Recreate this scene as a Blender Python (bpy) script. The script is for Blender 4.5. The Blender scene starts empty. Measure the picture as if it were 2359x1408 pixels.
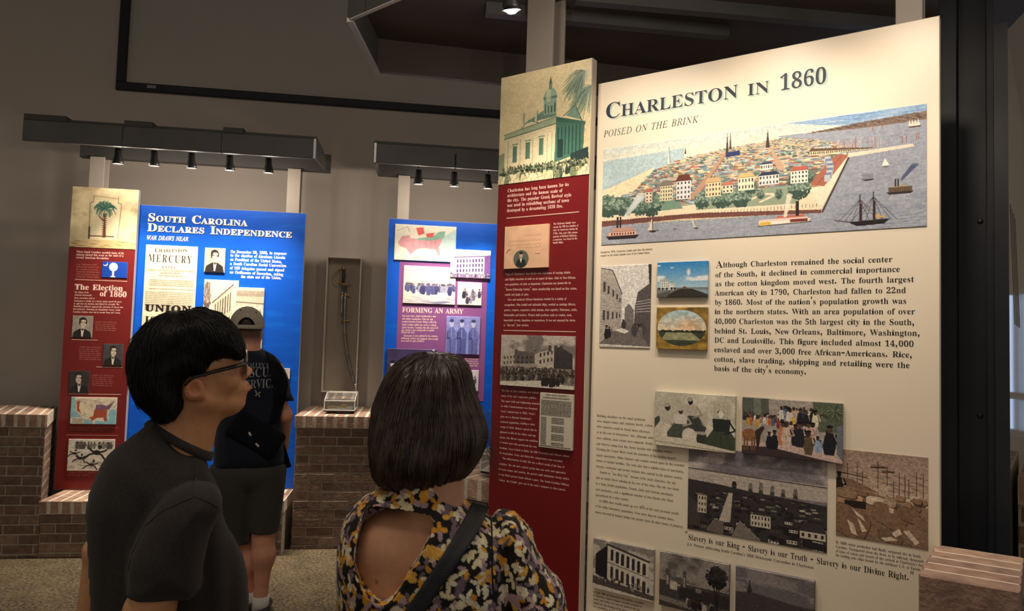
import bpy, math
import numpy as np
from mathutils import Vector, Matrix
from mathutils.geometry import tessellate_polygon

SC = bpy.context.scene
COL = SC.collection
rad = math.radians
A = np.array

# ------------------------------------------------------------------ camera
FW, FH, FPX, EYE = 2359, 1408, 1636.0, 1.60


def unit(v):
    v = np.asarray(v, float)
    return v / np.linalg.norm(v)


UPC = unit((950, 31700, -FPX))                 # world up seen from the camera: a little pitch, a little roll
FWC = A((0, 0, -1.0))
YC = unit(FWC - FWC.dot(UPC) * UPC)
XC = np.cross(YC, UPC)
ROT = np.stack([XC, YC, UPC])                  # camera coordinates -> world coordinates
CAM = A((0, 0, EYE))
cam = bpy.data.cameras.new('camera')
cam.sensor_width = 36
cam.lens = FPX / FW * 36
cam.clip_start = 0.05
camo = bpy.data.objects.new('camera', cam)
COL.objects.link(camo)
camo.matrix_world = Matrix.Translation(CAM.tolist()) @ Matrix(ROT.tolist()).to_4x4()
cam.dof.use_dof = True
cam.dof.focus_distance = 2.35
cam.dof.aperture_fstop = 11.0
SC.camera = camo

# ------------------------------------------------------------------ world, exposure, daylight, unseen overhead fill
SC.view_settings.view_transform = 'Standard'
SC.view_settings.look = 'None'
SC.view_settings.gamma = 1
SC.view_settings.use_curve_mapping = False
SC.view_settings.exposure = 0.0
wd = bpy.data.worlds.new('hall_ambience')
SC.world = wd
wd.use_nodes = True
wd.node_tree.nodes['Background'].inputs[0].default_value = (1.0, 0.86, 0.71, 1)
wd.node_tree.nodes['Background'].inputs[1].default_value = 0.25


def light(name, kind, loc, energy, col, target=None, size=0.1, spot=80, blend=0.6, sy=None):
    l = bpy.data.lights.new(name, kind)
    l.energy = energy
    l.color = col
    if kind == 'AREA':
        l.size = size
        if sy:
            l.shape = 'RECTANGLE'
            l.size_y = sy
    else:
        l.shadow_soft_size = size
    if kind == 'SPOT':
        l.spot_size = rad(spot)
        l.spot_blend = blend
    o = bpy.data.objects.new(name, l)
    COL.objects.link(o)
    o.location = loc
    if target is not None:
        o.rotation_euler = (Vector(target) - Vector(loc)).to_track_quat('-Z', 'Y').to_euler()
    return o


WARM = (1.0, 0.85, 0.70)
# unseen overhead fill, added to brighten the visitors and upper wall, daylight from the window wall on the right
light('overhead_fill', 'AREA', (-0.7, 0.9, 4.5), 34, (1.0, 0.85, 0.68), (-0.9, 1.6, 0.0), 1.6)
light('hall_daylight', 'AREA', (5.2, -0.6, 2.2), 16, (0.78, 0.88, 1.0), (0.6, 2.6, 1.1), 2.4)


# ------------------------------------------------------------------ pixel -> place helpers
def ray(px, py):
    return ROT @ A((px - FW / 2, FH / 2 - py, -FPX))


def onz(px, py, z):
    r = ray(px, py)
    return CAM + r * ((z - EYE) / r[2])


def ony(px, py, y):
    r = ray(px, py)
    return CAM + r * (y / r[1])


def onpl(px, py, p0, n):
    r = ray(px, py)
    return CAM + r * ((np.dot(p0 - CAM, n)) / np.dot(r, n))


class Face:
    """an upright flat surface: p0 a point on it, ang its heading (degrees from +X, counter-clockwise)"""

    def __init__(s, p0, ang):
        a = rad(ang)
        s.p0 = A((p0[0], p0[1], 0.0))
        s.u = A((math.cos(a), math.sin(a), 0.0))
        s.v = A((0, 0, 1.0))
        s.n = A((math.sin(a), -math.cos(a), 0.0))       # towards the visitor

    def uv(s, px, py):
        q = onpl(px, py, s.p0, s.n)
        return A((np.dot(q - s.p0, s.u), q[2]))

    def at(s, u, v, d=0.0):
        return s.p0 + s.u * u + s.v * v + s.n * d

    def shifted(s, d):
        f = Face(s.p0 + s.n * d, 0)
        f.u, f.n = s.u, s.n
        return f


# ------------------------------------------------------------------ materials
MATS = {}


def mat(name, col, rough=0.6, metal=0.0, noise=None, spec=0.5, emit=None, attr=None, bump=None, coat=0.0, sheen=0.0, alpha=None, trans=0.0):
    if name in MATS:
        return MATS[name]
    m = bpy.data.materials.new(name)
    m.use_nodes = True
    nt = m.node_tree
    b = nt.nodes['Principled BSDF']
    I = b.inputs
    I['Base Color'].default_value = (*col, 1)
    I['Roughness'].default_value = rough
    I['Metallic'].default_value = metal
    I['Specular IOR Level'].default_value = spec
    I['Coat Weight'].default_value = coat
    I['Sheen Weight'].default_value = sheen
    I['Transmission Weight'].default_value = trans
    tc = nt.nodes.new('ShaderNodeTexCoord')
    src = None
    if attr:
        at = nt.nodes.new('ShaderNodeVertexColor')
        at.layer_name = attr
        src = at.outputs[0]
    if noise:
        sc_, amt = noise
        n = nt.nodes.new('ShaderNodeTexNoise')
        n.inputs['Scale'].default_value = sc_
        n.inputs['Detail'].default_value = 5
        nt.links.new(tc.outputs['Object'], n.inputs['Vector'])
        r = nt.nodes.new('ShaderNodeMapRange')
        r.inputs[1].default_value = 0.3
        r.inputs[2].default_value = 0.7
        r.inputs[3].default_value = 1 - amt
        r.inputs[4].default_value = 1 + amt
        nt.links.new(n.outputs[0], r.inputs[0])
        mx = nt.nodes.new('ShaderNodeVectorMath')
        mx.operation = 'SCALE'
        if src is not None:
            nt.links.new(src, mx.inputs[0])
        else:
            mx.inputs[0].default_value = col
        nt.links.new(r.outputs[0], mx.inputs['Scale'])
        src = mx.outputs[0]
    if src is not None:
        nt.links.new(src, I['Base Color'])
    if bump:
        sc_, st = bump
        n = nt.nodes.new('ShaderNodeTexNoise')
        n.inputs['Scale'].default_value = sc_
        n.inputs['Detail'].default_value = 4
        nt.links.new(tc.outputs['Object'], n.inputs['Vector'])
        bp = nt.nodes.new('ShaderNodeBump')
        bp.inputs['Strength'].default_value = st
        bp.inputs['Distance'].default_value = 0.01
        nt.links.new(n.outputs[0], bp.inputs['Height'])
        nt.links.new(bp.outputs[0], I['Normal'])
    if emit:
        I['Emission Color'].default_value = (*emit[0], 1)
        I['Emission Strength'].default_value = emit[1]
    MATS[name] = m
    return m


def srgb(r, g, b):
    f = lambda c: (c / 255 / 12.92) if c / 255 <= 0.04045 else ((c / 255 + 0.055) / 1.055) ** 2.4
    return (f(r), f(g), f(b))


# ------------------------------------------------------------------ meshes and objects
def put(name, V, F, mats, parent=None, smooth=False, fm=None, col=None, uv=None):
    """link ONE mesh object; V are world coordinates, F a list of faces or an (n,k) array"""
    V = np.asarray(V, float)
    if parent is not None:
        M = np.eye(4)
        q = parent
        while q is not None:
            M = np.array(q.matrix_basis) @ M
            q = q.parent
        Mi = np.linalg.inv(M)
        V = V @ Mi[:3, :3].T + Mi[:3, 3]
    me = bpy.data.meshes.new(name)
    if isinstance(F, np.ndarray):
        n, k = F.shape
        me.vertices.add(len(V))
        me.vertices.foreach_set('co', V.astype(np.float32).ravel())
        me.loops.add(n * k)
        me.loops.foreach_set('vertex_index', F.astype(np.int32).ravel())
        me.polygons.add(n)
        me.polygons.foreach_set('loop_start', np.arange(0, n * k, k, dtype=np.int32))
        me.update(calc_edges=True)
    else:
        me.from_pydata([tuple(v) for v in V], [], [tuple(int(i) for i in f) for f in F])
    if not isinstance(mats, (list, tuple)):
        mats = [mats]
    for m in mats:
        me.materials.append(m)
    if fm is not None:
        me.polygons.foreach_set('material_index', np.asarray(fm, np.int32))
    if smooth:
        me.polygons.foreach_set('use_smooth', np.ones(len(me.polygons), bool))
    if col is not None:
        ca = me.color_attributes.new('tint', 'FLOAT_COLOR', 'POINT')
        c4 = np.ones((len(V), 4), np.float32)
        c4[:, :3] = col
        ca.data.foreach_set('color', c4.ravel())
    me.validate()
    o = bpy.data.objects.new(name, me)
    COL.objects.link(o)
    if parent is not None:
        o.parent = parent
    return o


class MB:
    """collects shapes for one mesh"""

    def __init__(s):
        s.V, s.F, s.M, s.C, s.n = [], [], [], [], 0

    def add(s, V, F, m=0, c=None):
        V = np.asarray(V, float)
        s.V.append(V)
        for f in F:
            s.F.append([int(i) + s.n for i in f])
            s.M.append(m)
        s.C.append(np.tile(np.asarray(c if c is not None else (1, 1, 1), float), (len(V), 1)))
        s.n += len(V)
        return s

    def box(s, o, a, b, c, m=0, col=None):
        """corner o and three edge vectors"""
        o, a, b, c = [np.asarray(x, float) for x in (o, a, b, c)]
        V = [o, o + a, o + a + b, o + b, o + c, o + a + c, o + a + b + c, o + b + c]
        F = [(0, 3, 2, 1), (4, 5, 6, 7), (0, 1, 5, 4), (1, 2, 6, 5), (2, 3, 7, 6), (3, 0, 4, 7)]
        if np.dot(np.cross(a, b), c) < 0:
            F = [f[::-1] for f in F]
        return s.add(V, F, m, col)

    def fbox(s, f, u0, u1, v0, v1, d0, d1, m=0, col=None):
        """box on a Face: u, v ranges and depth range along the face normal"""
        return s.box(f.at(u0, v0, d0), f.u * (u1 - u0), f.v * (v1 - v0), f.n * (d1 - d0), m, col)

    def bbox(s, f, u0, u1, v0, v1, d0, d1, e, m=0):
        """the same with the front edges chamfered by e"""
        P = lambda u, v, d: f.at(u, v, d)
        V = [P(u0, v0, d0), P(u1, v0, d0), P(u1, v1, d0), P(u0, v1, d0),
             P(u0, v0, d1 - e), P(u1, v0, d1 - e), P(u1, v1, d1 - e), P(u0, v1, d1 - e),
             P(u0 + e, v0 + e, d1), P(u1 - e, v0 + e, d1), P(u1 - e, v1 - e, d1), P(u0 + e, v1 - e, d1)]
        F = [(3, 2, 1, 0), (8, 9, 10, 11)]
        for a, b in ((0, 4), (4, 8)):
            for i in range(4):
                j = (i + 1) % 4
                F.append((a + i, a + j, b + j, b + i))
        return s.add(V, F, m)

    def prism(s, pts, vec, m=0):
        """polygon pts (n,3) swept along vec"""
        P = np.asarray(pts, float)
        n = len(P)
        V = np.concatenate([P, P + np.asarray(vec, float)])
        nrm = np.zeros(3)
        for i in range(n):
            nrm += np.cross(P[i], P[(i + 1) % n])
        flip = np.dot(nrm, vec) > 0
        F = [list(range(n))[::-1], list(range(n, 2 * n))] + [(i, (i + 1) % n, n + (i + 1) % n, n + i) for i in range(n)]
        if not flip:
            F = [f[::-1] for f in F]
        return s.add(V, F, m)

    def tube(s, path, r, k=10, m=0, cap=True, flat=None, c=None):
        path = np.asarray(path, float)
        n = len(path)
        r = np.broadcast_to(np.asarray(r, float), (n,))
        T = np.gradient(path, axis=0)
        T /= np.linalg.norm(T, axis=1)[:, None] + 1e-12
        ref = A((0, 0, 1.0)) if abs(T[0][2]) < 0.9 else A((1.0, 0, 0))
        V = []
        N = ref
        for i in range(n):
            N = N - N.dot(T[i]) * T[i]
            N /= np.linalg.norm(N) + 1e-12
            B = np.cross(T[i], N)
            for j in range(k):
                t = 2 * math.pi * j / k
                V.append(path[i] + r[i] * (math.cos(t) * N * (flat[0] if flat else 1) + math.sin(t) * B * (flat[1] if flat else 1)))
        F = [(i * k + j, i * k + (j + 1) % k, (i + 1) * k + (j + 1) % k, (i + 1) * k + j) for i in range(n - 1) for j in range(k)]
        if cap:
            F += [list(range(k))[::-1], [(n - 1) * k + j for j in range(k)]]
        return s.add(V, F, m, c)

    def lathe(s, prof, o, ax=(0, 0, 1), k=20, m=0, c=None):
        """profile [(r, h)] around axis ax from origin o"""
        ax = unit(ax)
        N = unit(np.cross(ax, (0, 1, 0) if abs(ax[1]) < 0.9 else (1, 0, 0)))
        B = np.cross(ax, N)
        V = []
        for r, h in prof:
            for j in range(k):
                t = 2 * math.pi * j / k
                V.append(np.asarray(o, float) + ax * h + r * (math.cos(t) * N + math.sin(t) * B))
        n = len(prof)
        F = [(i * k + j, i * k + (j + 1) % k, (i + 1) * k + (j + 1) % k, (i + 1) * k + j) for i in range(n - 1) for j in range(k)]
        return s.add(V, F, m, c)

    def build(s, name, mats, parent=None, smooth=False, tint=False):
        return put(name, np.concatenate(s.V), s.F, mats, parent, smooth, s.M, np.concatenate(s.C) if tint else None)


def thing(name, loc, label, cat, group=None, rot=None):
    o = bpy.data.objects.new(name, None)
    COL.objects.link(o)
    o.empty_display_size = 0.1
    o.location = tuple(loc)
    if rot is not None:
        o.rotation_euler = rot
    bpy.context.view_layer.update()
    return tag(o, label, cat, group)


def tag(o, label, cat, group=None):
    o['label'] = label
    o['category'] = cat
    if group:
        o['group'] = group
    return o


def struct_(o):
    o['kind'] = 'structure'
    return o


def lab(o, text):
    o['label'] = text
    return o


def copy_tree(o, parent=None):
    c = o.copy()
    COL.objects.link(c)
    c.parent = parent
    for ch in list(o.children):
        copy_tree(ch, c)
    return c
# ------------------------------------------------------------------ lettering (outlines of a bold serif and an italic serif face)
# flat list: style, character code, advance, contours, then per contour the number of points and the steps between them (1/500 em)
FONT = [
0,97,172,2,46,127,-5,-19,6,-8,16,-24,-16,-28,-5,-16,2,-12,8,-7,11,-3,15,5,20,17,16,27,14,40,13,0,26,-1,12,-5,8,-8,5,-11,2,-16,-3,-6,-8,5,-9,4,-12,-1,-9,-5,-6,-7,-4,-9,-2,
-10,2,-7,5,-4,7,-2,9,3,11,6,10,9,8,13,7,16,4,18,1,31,-3,20,-10,11,-17,3,-24,0,-74,1,-11,5,-3,8,4,5,-7,-18,-14,8,76,17,11,3,12,12,0,53,-22,-9,-13,-15,-5,-19,4,-19,0,98,
180,2,24,21,-6,0,200,-3,20,-14,6,0,8,65,0,0,-89,19,15,22,5,17,-2,15,-8,12,-11,9,-15,6,-19,2,-21,-2,-24,-8,-21,-11,-18,-15,-14,-18,-8,-21,-3,-22,5,-22,14,-25,-20,14,91,7,
15,4,10,14,5,22,2,33,-2,27,-5,18,-10,11,-14,4,-14,-5,-6,-6,-3,-8,0,-87,6,-20,0,99,147,1,38,78,-5,-18,3,-17,7,-14,13,-10,16,-7,19,-2,22,2,23,8,20,12,17,16,13,19,9,20,3,22,
-3,16,-8,10,-12,4,-14,-2,-9,-4,-6,-6,-5,-9,-1,-15,6,-5,17,0,6,1,5,-4,9,-10,3,-16,-6,-10,-18,-3,-30,3,-33,10,-23,14,-14,19,-5,17,4,17,13,6,-6,-28,-26,0,100,185,2,30,70,-5,
-17,3,-14,7,-12,12,-10,16,-5,19,-2,22,2,24,6,21,10,17,13,13,15,8,17,2,21,-5,17,-14,0,60,-1,9,-4,6,-18,5,0,8,72,0,0,-190,2,-18,5,-4,10,-2,0,-9,-30,-2,-36,-8,0,24,-17,-18,
16,86,14,7,2,8,5,6,7,4,10,0,83,-2,8,-6,6,-16,5,-13,-4,-9,-11,-5,-20,-1,-28,1,-28,5,-20,8,-11,0,101,150,2,26,77,-5,-18,3,-17,7,-13,13,-11,16,-6,21,-2,24,2,22,7,19,11,16,
13,13,17,8,19,2,25,-5,20,-14,13,-23,4,-30,0,-4,-83,0,5,-34,14,-21,23,-7,18,6,17,16,7,-7,-28,-31,8,58,96,43,0,0,11,-4,32,-7,7,-9,2,-17,-11,-6,-35,0,102,107,1,43,7,0,0,8,
13,3,5,6,1,20,0,101,-18,0,0,17,18,0,0,22,4,23,12,18,20,11,25,3,19,-2,14,-7,9,-11,3,-12,-2,-10,-4,-7,-6,-4,-8,-1,-14,5,-4,5,-2,7,4,15,2,3,1,3,-2,4,-7,2,-9,-2,-4,-5,-3,-20,
0,-40,28,0,0,-17,-28,0,0,-105,1,-13,4,-7,8,-4,13,-1,0,-8,0,103,164,3,50,73,-70,-29,2,-20,7,-13,11,-4,13,7,14,20,10,-17,13,-5,15,2,12,7,10,12,9,18,9,-30,20,-10,31,2,15,7,
13,10,10,14,8,16,5,19,2,19,-2,19,-5,41,0,0,-18,-24,0,9,-15,3,-17,-2,-14,-6,-12,-9,-11,-12,-7,-15,-5,-16,-2,-8,1,-7,0,-15,-5,-4,-5,-2,-6,5,-9,16,-2,17,0,41,-5,14,-5,8,-9,
5,-11,2,-13,-6,-22,-16,-16,-26,-11,16,79,62,10,3,6,8,4,13,1,19,-1,20,-4,13,-6,8,-10,2,-10,-2,-7,-8,-4,-13,-1,-20,1,-19,4,-13,7,-8,13,80,-58,29,3,17,8,6,14,-2,8,-5,4,-23,
4,-54,0,-8,-9,-3,-10,2,-9,8,-7,14,-4,0,104,190,1,37,9,0,0,8,13,5,4,15,0,171,-3,16,-5,3,-9,2,0,8,65,0,0,-95,21,20,27,6,24,-6,14,-18,5,-29,0,-78,4,-15,5,-4,8,-1,0,-8,-81,0,
0,8,2,0,11,5,4,15,0,80,-3,21,-5,5,-9,2,-14,-5,-13,-13,0,-90,3,-15,5,-4,8,-1,0,-8,0,105,99,2,16,50,181,-9,2,-9,5,-5,8,-2,10,2,10,5,8,9,6,9,2,10,-2,8,-6,6,-8,2,-10,-2,-10,
-6,-8,-8,-5,13,9,0,0,8,14,5,3,15,0,98,-3,16,-13,5,0,8,64,0,0,-127,3,-15,13,-5,0,-8,0,106,105,2,16,53,182,-10,1,-8,6,-5,8,-2,10,2,10,5,8,8,6,10,1,10,-1,8,-6,6,-8,2,-10,-2,
-10,-6,-8,-8,-5,29,18,-70,-23,5,-17,12,-4,9,-2,9,2,9,4,6,6,4,9,2,14,-5,5,-6,1,-8,-4,-11,-4,-7,3,-6,7,-1,9,2,5,6,3,23,0,152,-4,17,-6,4,-11,1,0,8,69,0,0,-166,-4,-26,-13,
-18,-19,-11,0,107,179,1,39,9,0,0,8,14,5,3,15,0,171,-2,16,-5,3,-9,2,0,8,64,0,0,-144,39,40,7,8,2,7,-4,6,-14,2,-1,0,0,8,70,0,0,-8,-19,-5,-17,-12,-26,-26,62,-87,7,-7,8,-2,0,
-8,-83,0,0,8,3,0,9,2,3,6,-4,9,-35,49,-7,-7,0,-39,3,-15,13,-5,0,-8,0,108,100,1,14,9,0,0,8,14,5,3,15,0,171,-2,16,-5,3,-9,2,0,8,64,0,0,-200,3,-15,13,-5,0,-8,0,109,277,1,57,
9,0,0,8,13,5,4,15,0,99,-3,15,-5,4,-9,1,0,8,64,0,0,-23,21,20,25,7,27,-7,14,-21,22,21,27,7,24,-6,14,-18,5,-29,0,-78,3,-15,5,-4,8,-1,0,-8,-79,0,0,8,8,1,4,4,4,15,0,80,-3,21,
-5,5,-8,2,-14,-5,-13,-12,0,-91,3,-15,5,-4,8,-1,0,-8,-78,0,0,8,8,1,4,4,4,15,0,80,-3,21,-5,5,-8,2,-15,-5,-12,-13,0,-90,3,-15,5,-3,8,-2,0,-8,0,110,190,1,37,9,0,0,8,13,5,4,
15,0,99,-3,15,-5,4,-9,1,0,8,65,0,0,-21,21,19,27,6,24,-6,14,-18,5,-29,0,-78,4,-15,5,-4,8,-1,0,-8,-81,0,0,8,2,0,11,5,4,15,0,80,-3,21,-5,5,-9,2,-14,-5,-13,-13,0,-90,3,-15,5,
-4,8,-1,0,-8,0,111,168,2,24,84,-5,-21,3,-18,8,-15,12,-11,17,-7,20,-3,22,3,22,7,20,11,17,15,13,18,8,21,2,21,-2,18,-8,15,-13,11,-16,7,-20,2,-23,-2,-23,-7,-20,-11,-16,-15,
-13,-18,-7,16,84,6,12,3,8,10,5,22,1,36,-2,37,-4,21,-8,11,-12,3,-12,-3,-8,-11,-4,-21,-2,-37,2,-36,4,-22,8,-10,0,112,186,2,32,9,-70,0,8,11,3,5,9,1,18,0,154,-3,20,-13,5,0,8,
62,0,0,-24,18,21,25,8,17,-3,14,-8,12,-12,9,-16,6,-19,2,-22,-2,-23,-6,-21,-9,-17,-12,-13,-15,-8,-18,-3,-22,5,-17,16,0,-45,2,-20,7,-10,16,-2,0,-9,13,98,14,13,4,9,12,5,20,1,
27,-1,27,-4,20,-8,11,-14,4,-14,-5,-11,-16,0,-84,10,-15,0,113,182,2,29,87,-70,0,9,20,4,4,6,1,9,0,56,-19,-14,-22,-5,-17,3,-15,7,-12,12,-9,15,-6,19,-2,21,3,24,7,21,11,18,16,
13,18,9,20,3,22,-5,22,-14,25,19,6,0,0,-202,3,-15,5,-3,9,-1,0,-9,14,89,15,15,5,5,6,3,8,0,87,-6,20,-16,6,-15,-4,-10,-12,-5,-22,-2,-31,2,-28,5,-20,10,-11,0,114,144,1,34,9,0,
0,8,14,5,3,15,0,98,-3,17,-13,4,0,8,63,0,0,-29,9,14,12,11,11,6,12,2,12,-2,9,-5,5,-8,2,-11,-2,-9,-4,-7,-7,-4,-8,-2,-13,4,-8,10,-9,5,-7,-2,-6,-7,-5,-11,-1,-14,0,-68,1,-10,3,
-5,20,-5,0,-8,0,115,144,1,55,76,-5,-15,2,-18,6,-6,1,-7,-2,-4,-6,-8,0,0,57,9,0,6,-19,10,-15,13,-9,14,-3,11,2,8,4,5,7,2,9,-4,13,-14,10,-25,13,-15,9,-11,11,-6,12,-3,13,4,20,
10,15,17,11,22,4,12,-2,16,-4,4,-1,3,-1,5,2,4,6,7,0,0,-49,-8,0,-7,16,-9,12,-11,7,-12,2,-10,-1,-7,-4,-4,-6,-2,-7,6,-14,15,-10,23,-11,15,-9,10,-10,6,-13,2,-16,-4,-21,-11,
-17,-17,-11,0,116,114,1,23,62,-5,-18,3,-11,7,-7,13,-2,18,0,103,-14,0,0,11,34,35,20,27,8,0,0,-57,32,0,0,-16,-32,0,0,-98,3,-16,3,-4,6,-1,11,4,8,13,8,-4,-20,-28,0,117,187,1,
33,65,-5,-19,3,-13,11,-8,16,-2,23,0,76,-3,17,-5,4,-9,2,0,8,65,0,0,-118,4,-14,6,-4,7,-1,15,4,11,11,0,91,-4,18,-5,4,-10,1,0,8,67,0,0,-120,4,-16,14,-4,0,-9,-30,-2,-36,-9,0,
25,-9,-10,-12,-8,-13,-5,0,118,153,1,24,71,-5,-52,129,-8,17,-5,4,-7,2,0,8,83,0,0,-8,-4,0,-10,-2,-4,-7,1,-4,27,-73,26,65,3,10,-5,8,-14,3,0,8,50,0,0,-8,-8,-3,-5,-5,-9,-17,
-50,-127,0,119,217,1,37,61,-5,-53,137,-5,10,-8,5,0,8,74,0,0,-8,-9,-2,-3,-7,1,-5,2,-7,23,-63,22,55,-5,15,-5,11,-11,3,0,8,78,0,0,-8,-11,-3,-3,-6,0,-4,1,-3,19,-60,23,57,2,
10,-3,6,-12,3,0,8,45,0,0,-8,-11,-5,-6,-13,-54,-134,-8,0,-33,103,-41,-103,0,120,160,1,41,2,0,0,7,15,8,14,13,30,40,-40,64,-9,10,-10,5,0,8,82,0,0,-8,-10,-2,-4,-5,5,-10,17,
-27,20,25,5,11,-4,6,-13,2,0,8,55,0,0,-7,-14,-7,-14,-14,-28,-35,47,-74,5,-7,9,-3,0,-8,-82,0,0,8,11,2,4,5,-6,15,-18,27,-20,-26,-7,-14,4,-7,11,-3,2,0,0,-7,0,121,150,1,47,26,
-70,-11,2,-10,6,-6,9,-2,11,1,8,4,7,7,6,9,1,14,-5,4,-5,1,-8,0,-3,0,-3,1,-4,5,-1,6,3,8,9,8,15,5,20,-52,127,-6,13,-4,6,-10,3,0,8,83,0,0,-8,-13,-2,-4,-8,1,-4,1,-5,27,-69,22,
62,3,9,1,7,-4,8,-14,2,0,8,49,0,0,-8,-7,-2,-4,-5,-9,-19,-49,-133,-16,-36,-9,-11,-8,-6,0,122,146,1,20,6,0,0,7,78,137,-20,0,-16,-2,-12,-6,-8,-11,-6,-17,-9,0,3,47,121,0,0,
-10,-74,-133,13,0,21,3,14,7,11,13,8,19,8,0,-4,-54,0,65,218,2,26,-4,0,0,9,9,2,7,4,13,22,78,196,9,0,80,-190,14,-26,6,-6,10,-2,0,-9,-107,0,0,9,20,4,7,10,-6,18,-10,25,-74,0,
-13,-31,-1,-6,-1,-5,6,-11,19,-4,2,0,0,-9,3,57,80,64,0,-33,80,0,66,221,3,25,8,0,0,9,14,2,9,5,5,10,1,15,0,143,-2,22,-9,10,-18,3,0,9,102,0,49,-6,29,-18,10,-29,-6,-24,-18,
-17,-31,-10,37,-12,22,-20,7,-26,-6,-28,-17,-21,-29,-13,-38,-4,13,91,126,3,0,23,2,15,8,8,14,2,23,-2,19,-5,14,-11,8,-16,3,-9,-1,-5,-4,-3,-17,13,111,12,18,3,13,10,6,16,2,23,
-3,24,-8,16,-16,9,-24,3,-8,0,0,-83,4,-16,6,-4,0,67,234,1,38,128,-5,-31,3,-28,12,-24,18,-17,24,-11,29,-4,33,4,33,11,28,18,24,23,18,29,12,32,4,25,-3,29,-10,10,-2,10,3,6,12,
8,0,0,-79,-8,0,-14,28,-18,21,-21,14,-24,5,-34,-12,-20,-37,-7,-60,7,-56,23,-34,37,-11,20,2,20,8,19,13,16,18,10,-9,-26,-27,-32,-17,0,68,248,2,20,10,0,0,9,13,2,8,4,5,8,1,14,
0,150,-2,16,-5,10,-9,5,-14,1,0,9,104,0,53,-8,39,-22,23,-36,8,-48,-13,-63,-40,-38,-67,-13,14,111,12,29,6,20,19,11,32,4,46,-7,56,-21,34,-36,12,-10,-2,-6,-3,-4,-20,0,-156,4,
-19,6,-4,0,69,221,1,48,7,0,0,8,15,2,9,5,5,9,2,15,0,145,-2,18,-5,11,-9,5,-14,1,0,9,191,0,0,-68,-7,0,-8,26,-14,17,-22,9,-32,3,-16,-1,-7,-6,-2,-14,0,-71,6,0,19,3,14,8,8,16,
6,23,8,0,0,-114,-8,0,-7,32,-7,9,-10,7,-27,4,-2,0,0,-77,2,-11,3,-6,19,-3,23,1,19,4,15,8,13,10,11,15,10,20,9,0,-14,-72,0,70,202,1,44,8,0,0,9,14,2,9,6,5,9,1,16,0,145,-1,15,
-5,10,-9,5,-15,2,0,9,190,0,0,-68,-8,0,-5,18,-6,15,-10,10,-13,7,-18,4,-22,2,-15,-1,-7,-4,-2,-12,0,-75,4,0,19,2,14,9,9,15,5,23,9,0,0,-114,-9,0,-5,25,-9,16,-14,9,-20,3,-3,0,
0,-72,3,-19,4,-6,7,-3,23,-3,0,-9,0,71,254,1,52,134,-5,-34,4,-29,11,-24,18,-18,23,-11,30,-4,34,4,32,11,29,17,24,24,18,27,11,32,4,27,-3,29,-10,9,-2,9,3,7,12,9,0,0,-79,-9,0,
-8,19,-11,16,-12,14,-14,10,-16,6,-15,3,-34,-12,-20,-36,-7,-60,4,-47,13,-33,20,-21,28,-7,16,2,10,6,5,9,2,13,0,28,-1,13,-5,8,-11,4,-16,2,0,8,112,0,0,-8,-14,-2,-8,-4,-4,-8,
-1,-13,0,-50,-44,-14,0,72,262,1,50,8,0,0,9,14,2,9,5,5,9,1,15,0,149,-1,14,-5,9,-9,5,-14,2,0,9,113,0,0,-9,-19,-3,-9,-8,-2,-19,0,-64,80,0,0,64,-2,19,-9,8,-19,3,0,9,113,0,0,
-9,-15,-2,-9,-5,-4,-9,-1,-14,0,-149,1,-14,5,-10,8,-5,15,-2,0,-9,-113,0,0,9,14,2,10,4,4,9,2,16,0,70,-80,0,0,-70,2,-15,4,-9,9,-5,15,-2,0,-9,0,73,130,1,23,7,0,0,9,14,2,10,5,
5,8,2,14,0,155,-2,13,-4,8,-10,4,-15,1,0,9,115,0,0,-9,-15,-1,-9,-4,-5,-8,-2,-13,0,-154,3,-17,9,-9,20,-4,0,-9,0,74,165,1,37,54,-33,-15,2,-13,4,-12,7,-8,9,-6,11,-2,11,2,11,
5,8,8,6,9,1,10,-1,8,-5,5,-8,1,-9,-4,-15,-4,-9,4,-8,10,-2,11,2,6,6,5,23,0,172,-3,21,-4,7,-6,4,-21,4,0,9,117,0,0,-9,-19,-4,-5,-4,-3,-6,-2,-22,0,-139,-9,-42,-24,-26,0,75,
255,1,48,8,0,0,9,15,2,9,5,4,9,2,15,0,149,-2,14,-5,9,-8,5,-15,2,0,9,113,0,0,-9,-19,-3,-8,-8,-3,-19,0,-72,70,70,10,12,3,10,-7,8,-22,2,0,9,98,0,0,-9,-5,0,-31,-9,-35,-30,-37,
-38,97,-119,11,-11,17,-3,0,-9,-120,0,0,9,13,0,8,1,6,7,-9,16,-58,74,-9,-8,0,-59,2,-15,4,-9,9,-5,15,-2,0,-9,0,76,213,1,30,8,0,0,9,14,2,9,5,5,9,1,15,0,149,-1,15,-5,8,-9,5,
-14,2,0,9,117,0,0,-9,-21,-2,-6,-3,-4,-6,-3,-19,0,-148,2,-17,7,-8,17,-2,22,1,18,5,15,8,13,12,10,16,9,21,10,0,-13,-77,0,77,317,1,40,7,0,0,9,14,2,10,5,5,9,2,15,0,151,-3,17,
-9,8,-19,3,0,9,85,0,66,-157,67,157,84,0,0,-9,-14,-2,-9,-5,-4,-9,-2,-14,0,-146,2,-22,9,-9,17,-3,0,-9,-110,0,0,9,18,3,9,10,2,20,0,157,-83,-199,-9,0,-82,194,0,-154,1,-16,6,
-9,10,-5,15,-1,0,-9,0,78,247,1,31,201,-5,-148,180,0,-136,2,-15,4,-9,9,-4,15,-2,0,-9,-74,0,0,9,18,3,9,9,2,18,0,155,-20,23,-9,2,0,9,69,0,117,-144,0,105,-2,18,-9,9,-18,3,0,
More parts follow.
